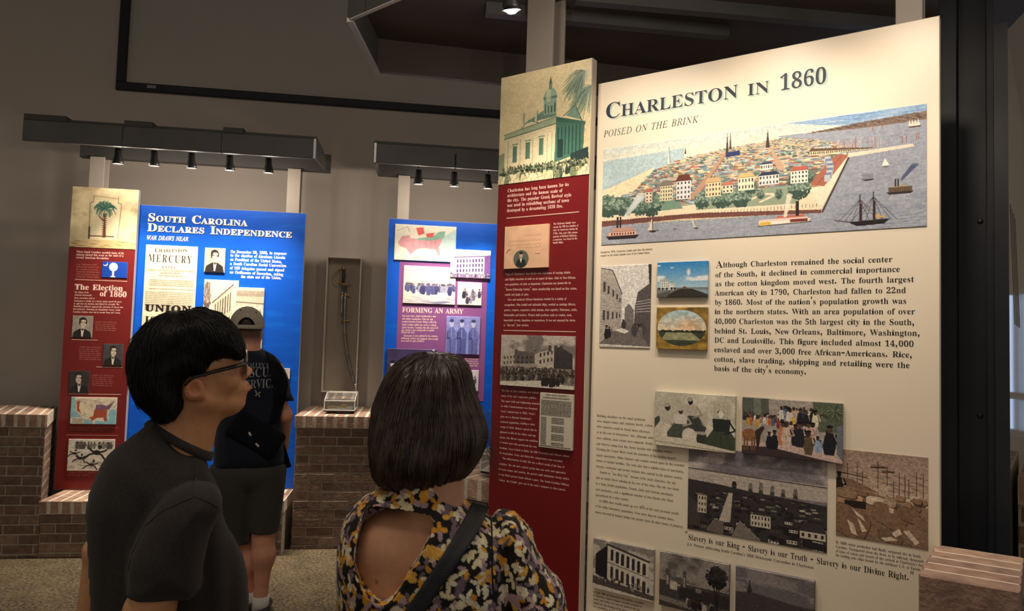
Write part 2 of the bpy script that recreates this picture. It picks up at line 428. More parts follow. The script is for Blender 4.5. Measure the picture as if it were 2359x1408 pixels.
9,74,0,0,-9,-15,-2,-8,-5,-5,-9,-1,-15,0,-193,0,79,263,2,32,130,-5,-24,2,-22,7,-20,11,-17,14,-14,17,-11,21,-6,22,-2,25,2,24,6,23,11,20,14,18,18,14,20,11,23,7,25,2,24,-2,
22,-7,19,-11,18,-14,14,-17,10,-20,7,-23,2,-25,-2,-25,-7,-22,-10,-21,-15,-17,-17,-14,-21,-11,-22,-7,14,132,6,32,12,19,36,7,60,-4,46,-12,34,-19,21,-25,7,-32,-12,-19,-36,-6,
-60,4,-47,12,-33,19,-21,0,80,209,2,30,8,0,0,9,14,2,9,5,5,9,1,15,0,149,-1,14,-5,9,-9,5,-14,2,0,9,99,0,37,-2,24,-6,15,-9,12,-12,7,-15,2,-18,-5,-26,-16,-20,-26,-13,-36,-4,
-30,0,0,-63,2,-15,4,-9,9,-5,15,-2,0,-9,12,91,115,10,0,21,3,14,8,8,16,2,23,-2,22,-6,16,-12,9,-18,4,-13,-4,-4,-13,0,81,263,2,35,189,-58,-41,7,-32,19,-23,32,-23,10,-19,15,
-16,18,-12,21,-7,24,-2,26,2,24,6,23,11,20,14,18,18,14,20,11,23,7,25,2,24,-2,22,-7,19,-11,18,-14,14,-17,10,-20,7,-23,2,-25,-5,-38,-17,-33,-27,-26,-35,-17,24,-30,33,-10,24,
3,1,-9,-29,-9,14,133,6,32,12,19,36,6,60,-4,46,-12,34,-19,21,-25,7,-32,-12,-19,-36,-6,-60,4,-47,12,-33,19,-21,0,82,236,2,34,8,0,0,9,14,2,9,5,5,9,1,15,0,149,-1,14,-5,9,-9,
5,-14,2,0,9,100,0,44,-4,32,-11,18,-19,7,-27,-6,-24,-17,-19,-29,-12,59,-87,10,-12,13,-4,1,0,0,-9,-71,0,-68,106,-10,0,0,-66,2,-15,4,-9,9,-5,15,-2,0,-9,12,91,117,11,0,22,3,
16,9,9,16,3,23,-5,26,-13,16,-22,6,-11,-2,-6,-3,-4,-18,0,83,195,1,63,21,-5,0,84,10,0,10,-32,15,-22,19,-13,23,-5,17,3,13,8,9,12,2,15,-6,20,-21,15,-31,15,-25,15,-18,16,-10,
18,-3,22,2,19,7,16,10,14,14,10,16,6,18,2,23,-2,26,-7,5,-1,4,-1,7,3,3,8,10,0,0,-73,-9,0,-6,17,-8,15,-11,13,-12,9,-13,6,-14,2,-15,-2,-12,-7,-8,-10,-2,-13,2,-12,7,-10,25,
-17,33,-15,32,-19,10,-11,6,-12,5,-28,-3,-20,-8,-17,-12,-14,-17,-11,-20,-7,-24,-2,-17,1,-16,4,-14,5,-7,1,-7,-2,-4,-9,0,84,212,1,27,46,0,0,9,15,1,10,5,5,10,2,15,0,177,-3,0,
-24,-4,-18,-11,-13,-19,-6,-24,-9,0,0,69,200,0,0,-70,-8,0,-10,33,-21,19,-32,7,-2,0,0,-177,1,-15,5,-10,10,-5,16,-1,0,-9,0,85,246,1,40,124,-6,-40,5,-27,15,-15,26,-5,38,0,
111,-2,14,-5,9,-8,5,-15,2,0,9,113,0,0,-9,-19,-3,-8,-8,-3,-19,0,-119,3,-26,9,-18,14,-11,21,-4,33,8,20,23,6,38,0,109,-1,14,-5,9,-10,5,-16,2,0,9,73,0,0,-9,-13,-3,-8,-5,-3,
-9,-2,-13,0,-98,-5,-45,-16,-30,-27,-17,0,86,214,1,25,106,-6,-84,196,-11,20,-7,6,-11,3,0,9,112,0,0,-9,-22,-3,-5,-4,-2,-7,5,-16,48,-117,45,117,3,15,-1,8,-5,4,-22,3,0,9,72,
0,0,-9,-9,-1,-8,-4,-13,-23,-76,-197,0,87,306,1,40,85,-5,-69,201,-8,18,-7,4,-9,1,0,9,98,0,0,-9,-15,-3,-4,-4,-1,-7,4,-19,37,-109,39,99,-7,23,-4,10,-5,6,-19,4,0,9,105,0,0,
-9,-18,-3,-6,-10,3,-13,38,-110,33,102,4,18,-1,8,-4,4,-17,4,0,9,60,0,0,-9,-9,-3,-6,-5,-10,-21,-64,-195,-9,0,-56,159,-63,-159,0,88,235,1,47,6,0,0,9,20,6,19,18,52,71,-58,89,
-15,20,-8,5,-8,1,-1,0,0,9,115,0,0,-9,-7,0,-15,-3,-5,-8,6,-14,31,-49,29,42,9,20,-6,9,-18,3,0,9,83,0,0,-9,-2,0,-14,-2,-12,-6,-23,-24,-38,-55,67,-103,11,-15,13,-5,1,0,0,-9,
-113,0,0,9,3,0,17,3,6,8,-8,20,-32,51,-36,-51,-7,-18,6,-10,19,-3,0,-9,0,89,213,1,37,51,0,0,9,14,2,9,5,5,9,1,15,0,49,-57,104,-8,14,-8,8,-7,3,-7,1,0,9,110,0,0,-9,-5,0,-15,
-3,-5,-8,4,-12,42,-83,43,70,7,21,-6,11,-19,4,-2,0,0,9,73,0,0,-9,-16,-7,-13,-16,-57,-94,0,-62,1,-15,5,-9,9,-5,15,-2,0,-9,0,90,221,1,21,10,0,0,5,128,210,-31,0,-36,-5,-13,
-7,-11,-10,-9,-15,-7,-20,-9,0,7,70,174,0,0,-6,-126,-208,43,0,31,4,24,13,17,20,11,31,9,0,-9,-82,0,48,188,2,24,94,-3,-27,4,-22,11,-15,19,-11,24,-6,31,-2,35,2,34,6,30,11,25,
15,18,22,11,27,4,27,-4,21,-11,15,-18,11,-25,6,-30,2,-35,-2,-35,-6,-30,-11,-24,-16,-19,-21,-11,16,94,18,16,7,9,20,4,32,1,43,-1,43,-4,32,-9,20,-16,6,-15,-6,-9,-20,-5,-32,
-2,-43,2,-43,5,-32,9,-20,0,49,188,1,24,33,0,0,18,27,0,8,1,5,3,4,18,0,168,-23,-25,-10,-8,-10,-2,-8,2,-6,5,-4,8,-2,10,23,8,29,18,23,17,38,0,0,-201,3,-16,5,-5,9,-1,27,0,0,
-18,0,50,188,1,41,12,0,0,35,49,50,32,38,16,30,4,33,-2,16,-5,12,-8,6,-11,3,-15,-4,-9,-11,-5,-18,-2,-25,-17,1,-14,6,-9,10,-3,16,2,11,6,11,11,10,14,7,18,5,23,1,33,-4,24,-11,
15,-17,5,-24,-4,-22,-14,-25,-27,-30,-42,-41,-33,-32,78,0,10,1,8,5,6,7,4,10,2,11,20,0,-1,-71,0,51,188,1,65,82,-3,-23,1,-19,4,-13,7,-10,8,-6,10,-2,10,3,11,6,8,9,5,11,2,3,
-19,8,-13,14,-8,16,-3,21,5,8,5,7,10,4,12,2,18,-4,17,-10,14,-16,9,-22,3,-21,0,0,21,22,0,19,4,13,10,8,16,2,20,-1,16,-6,12,-8,8,-12,3,-11,-2,-8,-6,-8,-19,-2,-25,-19,1,-13,6,
-9,9,-3,13,5,17,14,14,23,9,32,3,32,-3,25,-11,16,-17,5,-24,-4,-20,-11,-17,-16,-14,-21,-9,28,-9,12,-8,11,-10,7,-14,2,-18,-2,-19,-5,-15,-9,-13,-12,-10,-29,-12,0,52,188,2,21,
60,0,0,18,10,0,19,4,6,7,2,13,0,20,-93,0,0,21,96,157,46,0,0,-155,35,0,0,-23,-35,0,0,-20,2,-13,6,-7,20,-4,4,0,0,-18,9,28,85,69,0,0,58,1,32,2,33,-5,-11,-8,-14,-8,-14,-6,-9,
0,53,188,1,47,82,-3,-22,1,-18,5,-13,6,-9,9,-5,9,-2,10,2,11,6,7,8,4,11,1,4,-18,11,-16,10,-4,12,-2,21,5,8,7,7,10,4,14,2,18,-3,22,-9,15,-15,10,-19,3,-21,-2,-16,-4,-16,6,11,
116,127,0,2,-61,-20,0,-2,11,-5,9,-11,4,-70,0,-5,-62,16,3,21,2,35,-5,27,-13,18,-23,6,-31,-2,-20,-6,-17,-9,-13,-12,-10,-28,-13,0,54,188,2,42,98,-3,-23,3,-20,9,-17,15,-12,
23,-8,28,-3,36,2,27,4,25,7,22,11,20,13,16,17,12,19,8,23,2,19,-1,16,-4,11,-6,7,-8,5,-8,1,-10,-2,-10,-7,-8,-12,-6,-19,-2,-2,20,-6,17,-6,5,-8,1,-18,-5,-14,-18,-9,-28,-5,-37,
18,8,29,4,27,-4,22,-14,13,-22,5,-29,-5,-33,-15,-26,-24,-17,14,99,19,12,3,9,10,5,17,2,25,-2,24,-6,16,-10,9,-13,4,-19,-6,-15,-11,3,-41,8,-29,12,-16,0,55,188,1,11,55,0,90,
203,-89,0,-13,-4,-6,-13,-2,-17,-20,0,1,71,161,0,0,-17,-93,-223,0,56,188,3,35,92,-3,-26,2,-20,6,-16,11,-11,13,-7,15,-2,17,3,20,11,16,15,13,20,11,-17,13,-13,14,-9,16,-2,18,
2,15,5,15,10,12,15,10,20,7,26,2,31,-4,22,-13,14,-18,4,-24,-3,-18,-9,-14,-33,-22,26,-15,17,-15,9,-17,4,-20,-6,-28,-17,-21,-27,-13,15,101,141,11,8,7,9,5,12,1,15,-4,18,-10,
15,-8,4,-9,2,-12,-3,-9,-8,-6,-12,-2,-15,2,-15,8,-12,15,93,16,16,3,12,9,7,13,3,17,-3,15,-9,12,-15,11,-22,12,-19,-19,-6,-13,-2,-16,3,-18,8,-14,12,-9,0,57,188,2,40,76,-3,
-18,1,-14,4,-10,7,-7,7,-6,19,4,12,13,7,5,-14,9,-12,11,-8,15,-2,25,11,15,32,7,54,-19,-16,-13,-5,-15,-2,-27,5,-21,13,-14,22,-4,30,2,23,7,19,11,17,16,12,18,8,23,2,23,-3,20,
-9,17,-15,13,-21,8,-29,3,-36,-6,-52,-7,-22,-10,-20,-13,-17,-17,-12,-20,-8,14,92,117,11,1,9,5,13,16,-2,37,-7,25,-11,15,-14,5,-13,-4,-10,-11,-6,-17,-2,-25,4,-26,10,-16,1,
65,232,2,30,-42,0,1,6,21,6,20,16,54,63,124,146,7,0,-9,-208,2,-10,5,-7,9,-4,14,-2,-2,-6,-94,0,2,6,3,0,13,2,8,5,5,10,2,16,1,40,-78,0,-8,-4,-25,-30,-13,-17,-4,-10,1,-6,4,-3,
18,-3,-1,-6,3,72,91,73,0,4,92,1,66,219,3,29,-17,0,2,7,2,0,13,1,10,5,6,9,5,14,42,156,3,18,-2,7,-4,5,-19,4,1,6,86,0,43,-5,26,-17,8,-28,-6,-24,-19,-19,-32,-13,22,-12,14,-18,
4,-23,-3,-21,-10,-18,-15,-14,-20,-11,-25,-7,-29,-2,14,96,129,32,4,23,11,14,17,5,23,-5,21,-14,12,-24,4,-15,-1,-7,-5,-5,-10,-6,-22,-12,-48,3,-5,16,77,10,31,5,23,13,15,21,4,
27,-3,19,-10,13,-16,8,-24,3,-15,-1,-7,-7,-20,-75,-2,-7,-1,-7,2,-6,4,-3,1,67,235,1,47,109,-5,-27,3,-24,8,-19,14,-14,19,-9,23,-3,27,2,25,8,24,12,23,16,21,19,19,21,16,34,15,
36,5,21,-2,24,-6,9,-2,7,2,5,6,6,0,-13,-69,-7,0,0,6,0,5,-3,21,-10,15,-15,10,-21,3,-21,-2,-20,-9,-19,-13,-17,-17,-14,-21,-11,-24,-7,-25,-3,-28,5,-32,13,-25,21,-15,27,-6,43,
11,38,31,7,-5,-22,-23,-22,-16,-25,-9,1,68,254,2,28,-18,0,2,7,2,0,14,1,9,5,6,9,6,14,42,156,3,18,-2,7,-4,4,-20,5,2,6,89,0,32,-3,26,-8,21,-14,16,-19,10,-24,3,-28,-2,-27,-9,
-25,-13,-23,-18,-20,-23,-17,-27,-13,-30,-8,-34,-3,21,85,11,27,3,23,8,20,13,16,17,13,20,9,22,6,25,1,25,-4,33,-14,24,-23,15,-32,5,-16,-2,-8,-7,-7,-19,-40,-148,-4,-20,2,-7,
6,-4,10,-2,1,69,227,1,54,-17,0,2,7,1,0,14,1,9,5,7,9,5,15,42,155,3,18,-2,7,-4,4,-19,5,1,6,178,0,-10,-50,-6,0,0,1,-3,24,-6,7,-9,4,-32,3,-28,0,-15,-2,-8,-6,-5,-15,-18,-68,
28,0,22,2,14,6,10,10,7,15,6,0,-24,-82,-6,0,1,13,-2,16,-10,7,-19,2,-30,0,-21,-77,-2,-11,-2,-7,2,-6,4,-4,19,-2,23,0,22,1,19,4,16,7,13,10,12,13,11,17,7,0,-24,-64,1,70,203,1,
47,-15,0,2,7,1,0,17,2,10,9,7,19,42,155,3,18,-1,7,-5,4,-19,5,2,6,167,0,-11,-55,-7,0,1,3,0,4,-3,17,-6,12,-13,6,-19,2,-26,0,-18,-3,-6,-9,-5,-22,-15,-58,18,0,28,3,17,10,12,
21,7,0,-22,-85,-7,0,1,8,0,9,-2,11,-4,7,-9,3,-16,2,-26,0,-22,-83,-1,-7,-1,-6,2,-8,5,-4,22,-4,-1,-6,1,71,271,1,57,123,-5,-31,3,-27,9,-22,14,-16,19,-10,23,-4,27,3,25,8,24,
11,23,16,22,19,18,21,15,35,15,38,5,22,-2,21,-6,16,-6,9,-2,11,3,9,11,5,0,-15,-71,-6,0,-7,26,-15,20,-21,12,-27,4,-30,-5,-27,-14,-23,-24,-17,-30,-12,-34,-4,-32,5,-35,15,-25,
23,-16,31,-6,17,2,16,6,11,8,6,11,12,47,2,7,0,7,-1,7,-5,4,-24,3,2,6,96,0,-2,-6,-19,-3,-10,-10,-3,-9,-3,-12,-14,-56,-41,-16,1,72,260,1,67,-17,0,2,7,1,0,17,2,11,9,7,18,42,
156,3,18,-2,7,-4,4,-19,5,1,6,93,0,-2,-6,-1,0,-13,-2,-10,-4,-6,-10,-6,-15,-14,-52,-1,-8,2,-4,9,-1,86,0,8,1,3,6,15,55,3,18,-1,7,-5,4,-19,5,2,6,92,0,-2,-6,-2,0,-13,-2,-9,-5,
-6,-8,-6,-15,-41,-156,-3,-10,-1,-8,2,-7,4,-4,20,-4,-2,-7,-92,0,1,7,2,0,17,2,10,9,7,18,19,70,1,3,0,2,-3,5,-8,1,-86,0,-8,-1,-4,-6,-19,-70,-2,-10,-1,-8,2,-7,4,-4,20,-4,-2,
-7,1,73,123,1,25,-15,0,2,7,1,0,17,2,10,9,7,18,42,156,3,18,-1,7,-5,4,-19,5,2,6,94,0,-2,-6,-3,0,-12,-2,-9,-5,-7,-8,-5,-15,-42,-156,-3,-18,2,-7,4,-4,19,-4,-1,-7,1,74,128,1,
35,11,-5,-15,2,-12,6,-7,10,-3,12,5,13,6,4,7,1,12,-4,5,-11,-1,-4,-1,-4,-1,-7,2,-6,6,-2,7,2,5,6,3,11,5,14,40,152,4,20,-2,7,-5,5,-23,3,2,7,96,0,-2,-6,-13,-2,-9,-3,-6,-8,-5,
-14,-35,-132,-11,-32,-14,-22,-18,-14,1,75,227,1,60,-17,0,2,7,1,0,17,2,11,9,7,18,42,156,3,18,-2,7,-4,4,-19,5,1,6,92,0,-2,-6,-2,0,-12,-2,-9,-3,-6,-9,-5,-14,-17,-65,-1,-3,0,
-2,2,-3,4,2,82,66,15,14,4,10,-4,6,-13,3,-2,0,1,6,82,0,-3,-6,-2,0,-14,-3,-16,-10,-48,-36,-57,-45,67,-97,19,-22,10,-5,12,-2,-2,-6,-99,0,2,6,2,0,17,3,3,4,2,5,-3,10,-7,12,
-50,74,-4,3,-5,-5,-20,-75,-3,-14,2,-8,5,-5,22,-3,-2,-7,1,76,224,1,33,-12,0,2,7,1,0,14,1,9,5,7,9,5,14,41,156,3,10,1,8,-2,7,-4,4,-20,5,2,6,92,0,-2,-6,-13,-2,-9,-4,-7,-9,-5,
-15,-41,-150,-3,-14,-1,-6,1,-7,4,-5,19,-2,24,0,43,4,15,7,13,10,22,33,7,0,-22,-66,1,77,295,1,43,-18,0,2,7,18,2,10,9,8,18,44,156,3,18,-2,7,-4,4,-20,5,2,6,63,0,24,-178,118,
178,64,0,-2,-6,-3,0,-12,-2,-9,-5,-7,-8,-5,-15,-42,-156,-2,-10,-1,-8,2,-7,4,-4,20,-4,-2,-7,-92,0,2,6,17,3,10,10,8,22,42,155,-131,-196,-4,0,-26,196,-41,-145,-5,-27,2,-8,4,
-5,20,-5,-2,-6,1,78,250,1,39,169,-5,-92,191,-39,-144,-3,-12,-1,-9,1,-7,5,-4,21,-3,-2,-7,-76,0,2,7,14,1,9,5,7,8,6,15,44,160,1,4,0,4,-1,8,-5,7,-8,5,-9,2,-2,0,1,6,49,0,86,
-178,37,136,2,12,1,9,-1,7,-5,4,-21,4,2,6,76,0,-2,-6,-17,-3,-11,-8,-8,-19,-55,-201,1,79,258,2,28,100,-5,-26,3,-21,7,-18,13,-13,17,-9,21,-2,25,2,23,6,22,10,22,13,21,16,19,
18,16,19,14,21,11,22,6,22,2,25,-2,22,-8,17,-13,13,-18,8,-21,2,-24,-6,-38,-17,-37,-24,-34,-30,-26,-33,-16,23,100,5,17,2,17,7,15,12,15,14,24,37,15,43,6,46,-3,26,-10,20,-15,
11,-21,4,-18,-2,-18,-8,-17,-13,-16,-17,-14,-20,-12,-24,-12,-37,-4,-37,3,-28,10,-20,17,-12,1,80,201,2,32,-17,0,2,7,2,0,13,1,9,4,7,9,5,15,42,156,3,18,-2,7,-4,5,-19,4,1,6,
92,0,39,-5,23,-18,8,-29,-3,-19,-8,-16,-14,-14,-19,-11,-23,-7,-27,-2,-30,0,-6,-4,-20,-75,-1,-4,-1,-5,2,-8,5,-5,24,-3,-2,-7,14,96,121,31,4,22,12,13,20,4,25,-2,18,-9,13,-13,
7,-20,2,-14,-3,-9,-17,-19,-70,0,-6,2,-4,1,81,258,2,48,147,-65,-23,2,-27,7,-25,6,-18,3,-19,-4,-21,-12,-4,6,62,55,-26,12,-19,17,-12,24,-4,30,2,24,6,23,10,22,14,21,15,18,18,
16,19,14,21,10,20,6,20,2,26,-2,21,-8,18,-13,13,-16,8,-21,3,-24,-5,-36,-15,-35,-23,-33,-31,-28,-37,-19,-39,-6,-13,-3,-19,-16,9,1,8,0,22,-3,28,-7,42,-9,26,7,26,21,6,-4,-20,
-22,-20,-15,-20,-8,22,100,5,26,6,24,16,22,26,19,34,12,39,5,38,-4,27,-10,20,-15,12,-22,4,-18,-3,-18,-8,-17,-13,-15,-16,-13,-21,-12,-23,-12,-38,-4,-38,4,-26,10,-20,16,-12,
1,82,225,2,39,-17,0,2,7,2,0,13,1,10,5,6,9,5,14,42,156,3,18,-2,7,-4,5,-19,4,1,6,99,0,31,-3,22,-10,13,-16,5,-21,-8,-28,-22,-22,-37,-14,31,-75,15,-28,8,-6,11,-2,1,0,-2,-7,
-52,0,-47,114,-7,0,-15,1,-12,1,-19,-72,-4,-21,2,-8,4,-5,18,-4,4,0,-2,-6,13,101,125,31,4,23,11,14,18,4,24,-5,22,-16,13,-26,4,-14,-1,-8,-6,-5,-15,-20,-73,10,-1,1,83,184,1,
62,77,-5,-23,3,-25,7,-4,1,-4,1,-8,-3,-6,-8,-6,0,12,77,6,0,4,-29,11,-21,17,-13,22,-5,12,2,11,5,9,7,7,9,4,12,2,12,-4,18,-11,17,-11,14,-15,15,-26,32,-5,14,-2,15,2,16,6,15,
10,12,14,10,16,5,19,2,15,0,14,-4,11,-3,5,-2,8,2,5,6,7,0,-11,-68,-5,0,-4,26,-8,18,-14,11,-18,4,-16,-3,-12,-8,-8,-12,-3,-16,2,-10,5,-11,16,-22,16,-16,16,-17,14,-23,4,-26,
-2,-18,-7,-17,-11,-13,-15,-11,-18,-6,1,84,210,1,36,25,0,1,7,3,0,19,3,12,11,10,24,44,164,1,6,-2,4,-7,1,-9,0,-34,-4,-12,-6,-9,-8,-12,-26,-8,1,15,55,193,0,-10,-57,-7,0,1,5,
0,6,-3,16,-6,10,-12,6,-20,2,-14,0,-6,-2,-4,-6,-45,-166,-5,-25,2,-7,5,-4,23,-3,3,0,-2,-7,1,85,245,1,50,100,-5,-31,4,-23,13,-15,19,-5,25,6,35,27,103,3,16,-1,7,-5,5,-22,4,2,
6,98,0,-2,-6,-3,0,-14,-2,-10,-6,-7,-11,-6,-16,-25,-95,-8,-41,4,-18,9,-14,15,-9,21,-3,18,2,16,6,13,9,11,12,9,19,10,32,23,86,5,29,-1,10,-4,6,-22,4,2,6,78,0,-1,-6,-5,0,-16,
-4,-10,-12,-5,-12,-6,-20,-25,-96,-10,-29,-11,-22,-14,-17,-17,-11,-21,-6,1,86,218,1,30,40,-5,8,202,-1,14,-4,8,-8,5,-13,2,-3,0,1,6,93,0,-2,-6,-2,0,-14,-1,-8,-5,-4,-10,-2,
-17,-6,-145,117,139,13,17,4,11,-2,5,-4,4,-18,2,2,6,71,0,-2,-6,-1,0,-9,-2,-10,-7,-23,-25,-166,-197,1,87,296,1,45,41,-5,8,202,-1,14,-5,9,-9,4,-14,2,1,6,94,0,-2,-6,-3,0,-13,
-1,-9,-5,-4,-10,-2,-17,-5,-135,84,119,1,21,-1,13,-5,8,-8,5,-12,2,-2,0,1,6,89,0,-2,-6,-17,-3,-8,-10,-3,-24,-6,-129,84,126,10,17,3,13,-6,7,-18,3,2,6,70,0,-1,-6,-1,0,-10,-2,
-9,-7,-21,-26,-131,-196,-7,0,7,160,-112,-160,1,88,229,1,53,-31,0,2,6,22,7,24,19,83,83,-23,70,-11,26,-12,11,-21,4,-3,0,2,6,103,0,-2,-6,-6,0,-16,-4,-5,-9,4,-19,19,-55,53,
52,13,15,4,10,-5,8,-15,2,-4,0,2,6,81,0,-2,-6,-1,0,-11,-2,-11,-6,-25,-22,-75,-71,26,-80,10,-25,12,-10,20,-4,3,0,-2,-6,-105,0,2,6,6,0,17,3,5,4,2,7,-1,8,-3,10,-21,62,-55,
-55,-12,-15,-5,-13,7,-8,20,-4,-2,-5,1,89,206,1,40,24,0,2,6,22,3,11,8,6,16,18,67,-30,83,-12,26,-14,13,-20,4,1,6,101,0,-2,-6,-21,-4,-5,-4,-1,-6,1,-8,2,-8,29,-78,54,61,17,
21,6,14,-2,5,-5,4,-9,2,-12,1,2,6,80,0,-2,-7,-10,-2,-10,-6,-25,-26,-78,-89,-19,-69,-2,-6,-1,-7,2,-7,6,-4,25,-3,-2,-6,1,90,229,1,21,-6,0,0,5,183,215,-63,0,-35,-5,-12,-5,
-11,-8,-16,-26,-6,0,18,56,175,0,0,-3,-183,-216,59,0,36,2,23,5,16,12,11,13,10,19,7,0,-21,-64,]
GL = {}


def _font():
    i = 0
    while i < len(FONT):
        st, ch, a, n = FONT[i:i + 4]
        i += 4
        cs = []
        for _ in range(n):
            k = FONT[i]
            cs.append(np.cumsum(A(FONT[i + 1:i + 1 + 2 * k], float).reshape(k, 2), axis=0) / 500)
            i += 1 + 2 * k
        GL['bi'[st] + chr(ch)] = (a / 500, cs)
    R = lambda x0, y0, x1, y1, s=0: A([(x0, y0), (x0 + s, y1), (x1 + s, y1), (x1, y0)], float)
    dot = A([(0.09 + 0.07 * math.cos(-t * math.pi / 4), 0.07 + 0.07 * math.sin(-t * math.pi / 4)) for t in range(8)])
    com = A([(0.03, -0.14), (0.09, -0.02), (0.03, 0.05), (0.06, 0.13), (0.13, 0.13), (0.17, 0.05), (0.14, -0.06)])
    for st in 'bi':
        GL[st + '.'] = (0.25, [dot])
        GL[st + ','] = (0.25, [com])
        GL[st + "'"] = (0.2, [com * 0.9 + (0, 0.53)])
        GL[st + '"'] = (0.42, [R(0.05, 0.48, 0.13, 0.70, 0.05), R(0.21, 0.48, 0.29, 0.70, 0.05)])
        GL[st + '-'] = (0.34, [R(0.03, 0.19, 0.30, 0.28)])
        GL[st + ':'] = (0.28, [dot, dot + (0, 0.34)])
        GL[st + '%'] = (0.7, [R(0.05, 0.4, 0.25, 0.66), R(0.45, 0.0, 0.65, 0.26), R(0.18, 0.0, 0.26, 0.66, 0.28)])
        GL[st + ' '] = (0.27, [])


_font()
CAPH = GL['bH'][1][0][:, 1].max()
TES = {}


def _area(p):
    x, y = p[:, 0], p[:, 1]
    return 0.5 * np.sum(x * np.roll(y, -1) - y * np.roll(x, -1))


def glyph(key, wt):
    k = (key, wt)
    if k in TES:
        return TES[k]
    adv, cs = GL.get(key, GL['b '])
    V, T, n = [], [], 0
    if cs:
        big = max(cs, key=lambda p: abs(_area(p)))
        sgn = 1.0 if _area(big) > 0 else -1.0
        outs = []
        for p in cs:
            if wt:
                t = np.roll(p, -1, 0) - p
                t /= np.linalg.norm(t, axis=1)[:, None] + 1e-9
                nn = A([t[:, 1], -t[:, 0]]).T * sgn
                m = nn + np.roll(nn, 1, 0)
                m /= np.maximum(np.sum(m * m, 1, keepdims=True) / 2, 0.5)
                p = p + m * wt * (A((1.0, 0.15)) if wt < 0 else A((1.0, 0.5)))
            outs.append(p)
        tris = tessellate_polygon([[Vector((x, y, 0)) for x, y in p] for p in outs])
        V = np.concatenate(outs)
        T = np.asarray(tris, int).reshape(-1, 3)
        a, b, c = V[T[:, 0]], V[T[:, 1]], V[T[:, 2]]
        cr = (b[:, 0] - a[:, 0]) * (c[:, 1] - a[:, 1]) - (b[:, 1] - a[:, 1]) * (c[:, 0] - a[:, 0])
        T[cr < 0] = T[cr < 0][:, ::-1]
    TES[k] = (adv, V, T)
    return TES[k]


def layout(s, st='b', wt=0.0, caps=False, small=0.78, track=0.0):
    x, Vs, Ts, n = 0.0, [], [], 0
    for ch in s:
        k = 1.0
        if caps and ch.islower():
            ch, k = ch.upper(), small
        adv, V, T = glyph(st + ch, wt)
        if len(V):
            Vs.append(V * k + (x, 0))
            Ts.append(T + n)
            n += len(V)
        x += adv * k + track
    return np.concatenate(Vs), np.concatenate(Ts), x


def lettering(name, face, lines, mats, parent, st='b', wt=0.0, caps=False, cap=None, d=0.0004, shadow=None, small=0.78, track=0.0, slant=0.0):
    """lines: [(text, (px,py) baseline start, (px,py) baseline end)]; cap = capital height in the photo at the start of the first line (px)"""
    VV, TT, FM, n = [], [], [], 0
    h = None
    for (s, p, q) in lines:
        a, b = face.uv(*p), face.uv(*q)
        if h is None:
            h = (face.uv(p[0], p[1] - cap) - a)[1]
        V, T, w = layout(s, st, wt, caps, small, track)
        L = b - a
        sx, sy = np.linalg.norm(L) / w, h / CAPH
        e = L / np.linalg.norm(L)
        f_ = A((-e[1], e[0]))
        X = V[:, 0] * sx + V[:, 1] * sy * slant
        Y = V[:, 1] * sy
        for mi, (ox, oy, dd) in enumerate(((0, 0, d),) + (((shadow[0] * h, shadow[1] * h, d * 0.5),) if shadow else ())):
            P2 = a + np.outer(X + ox, e) + np.outer(Y + oy, f_)
            VV.append(face.p0 + np.outer(P2[:, 0], face.u) + np.outer(P2[:, 1], face.v) + face.n * dd)
            TT.append(T + n)
            FM.append(np.full(len(T), mi))
            n += len(V)
    V = np.concatenate(VV)
    return put(name, V, np.concatenate(TT), mats, parent, False, np.concatenate(FM))


def spread(texts, left, right):
    """lines of a paragraph between a left column of baseline starts and a right column of baseline ends"""
    return [(t, l, r) for t, l, r in zip(texts, left, right)]
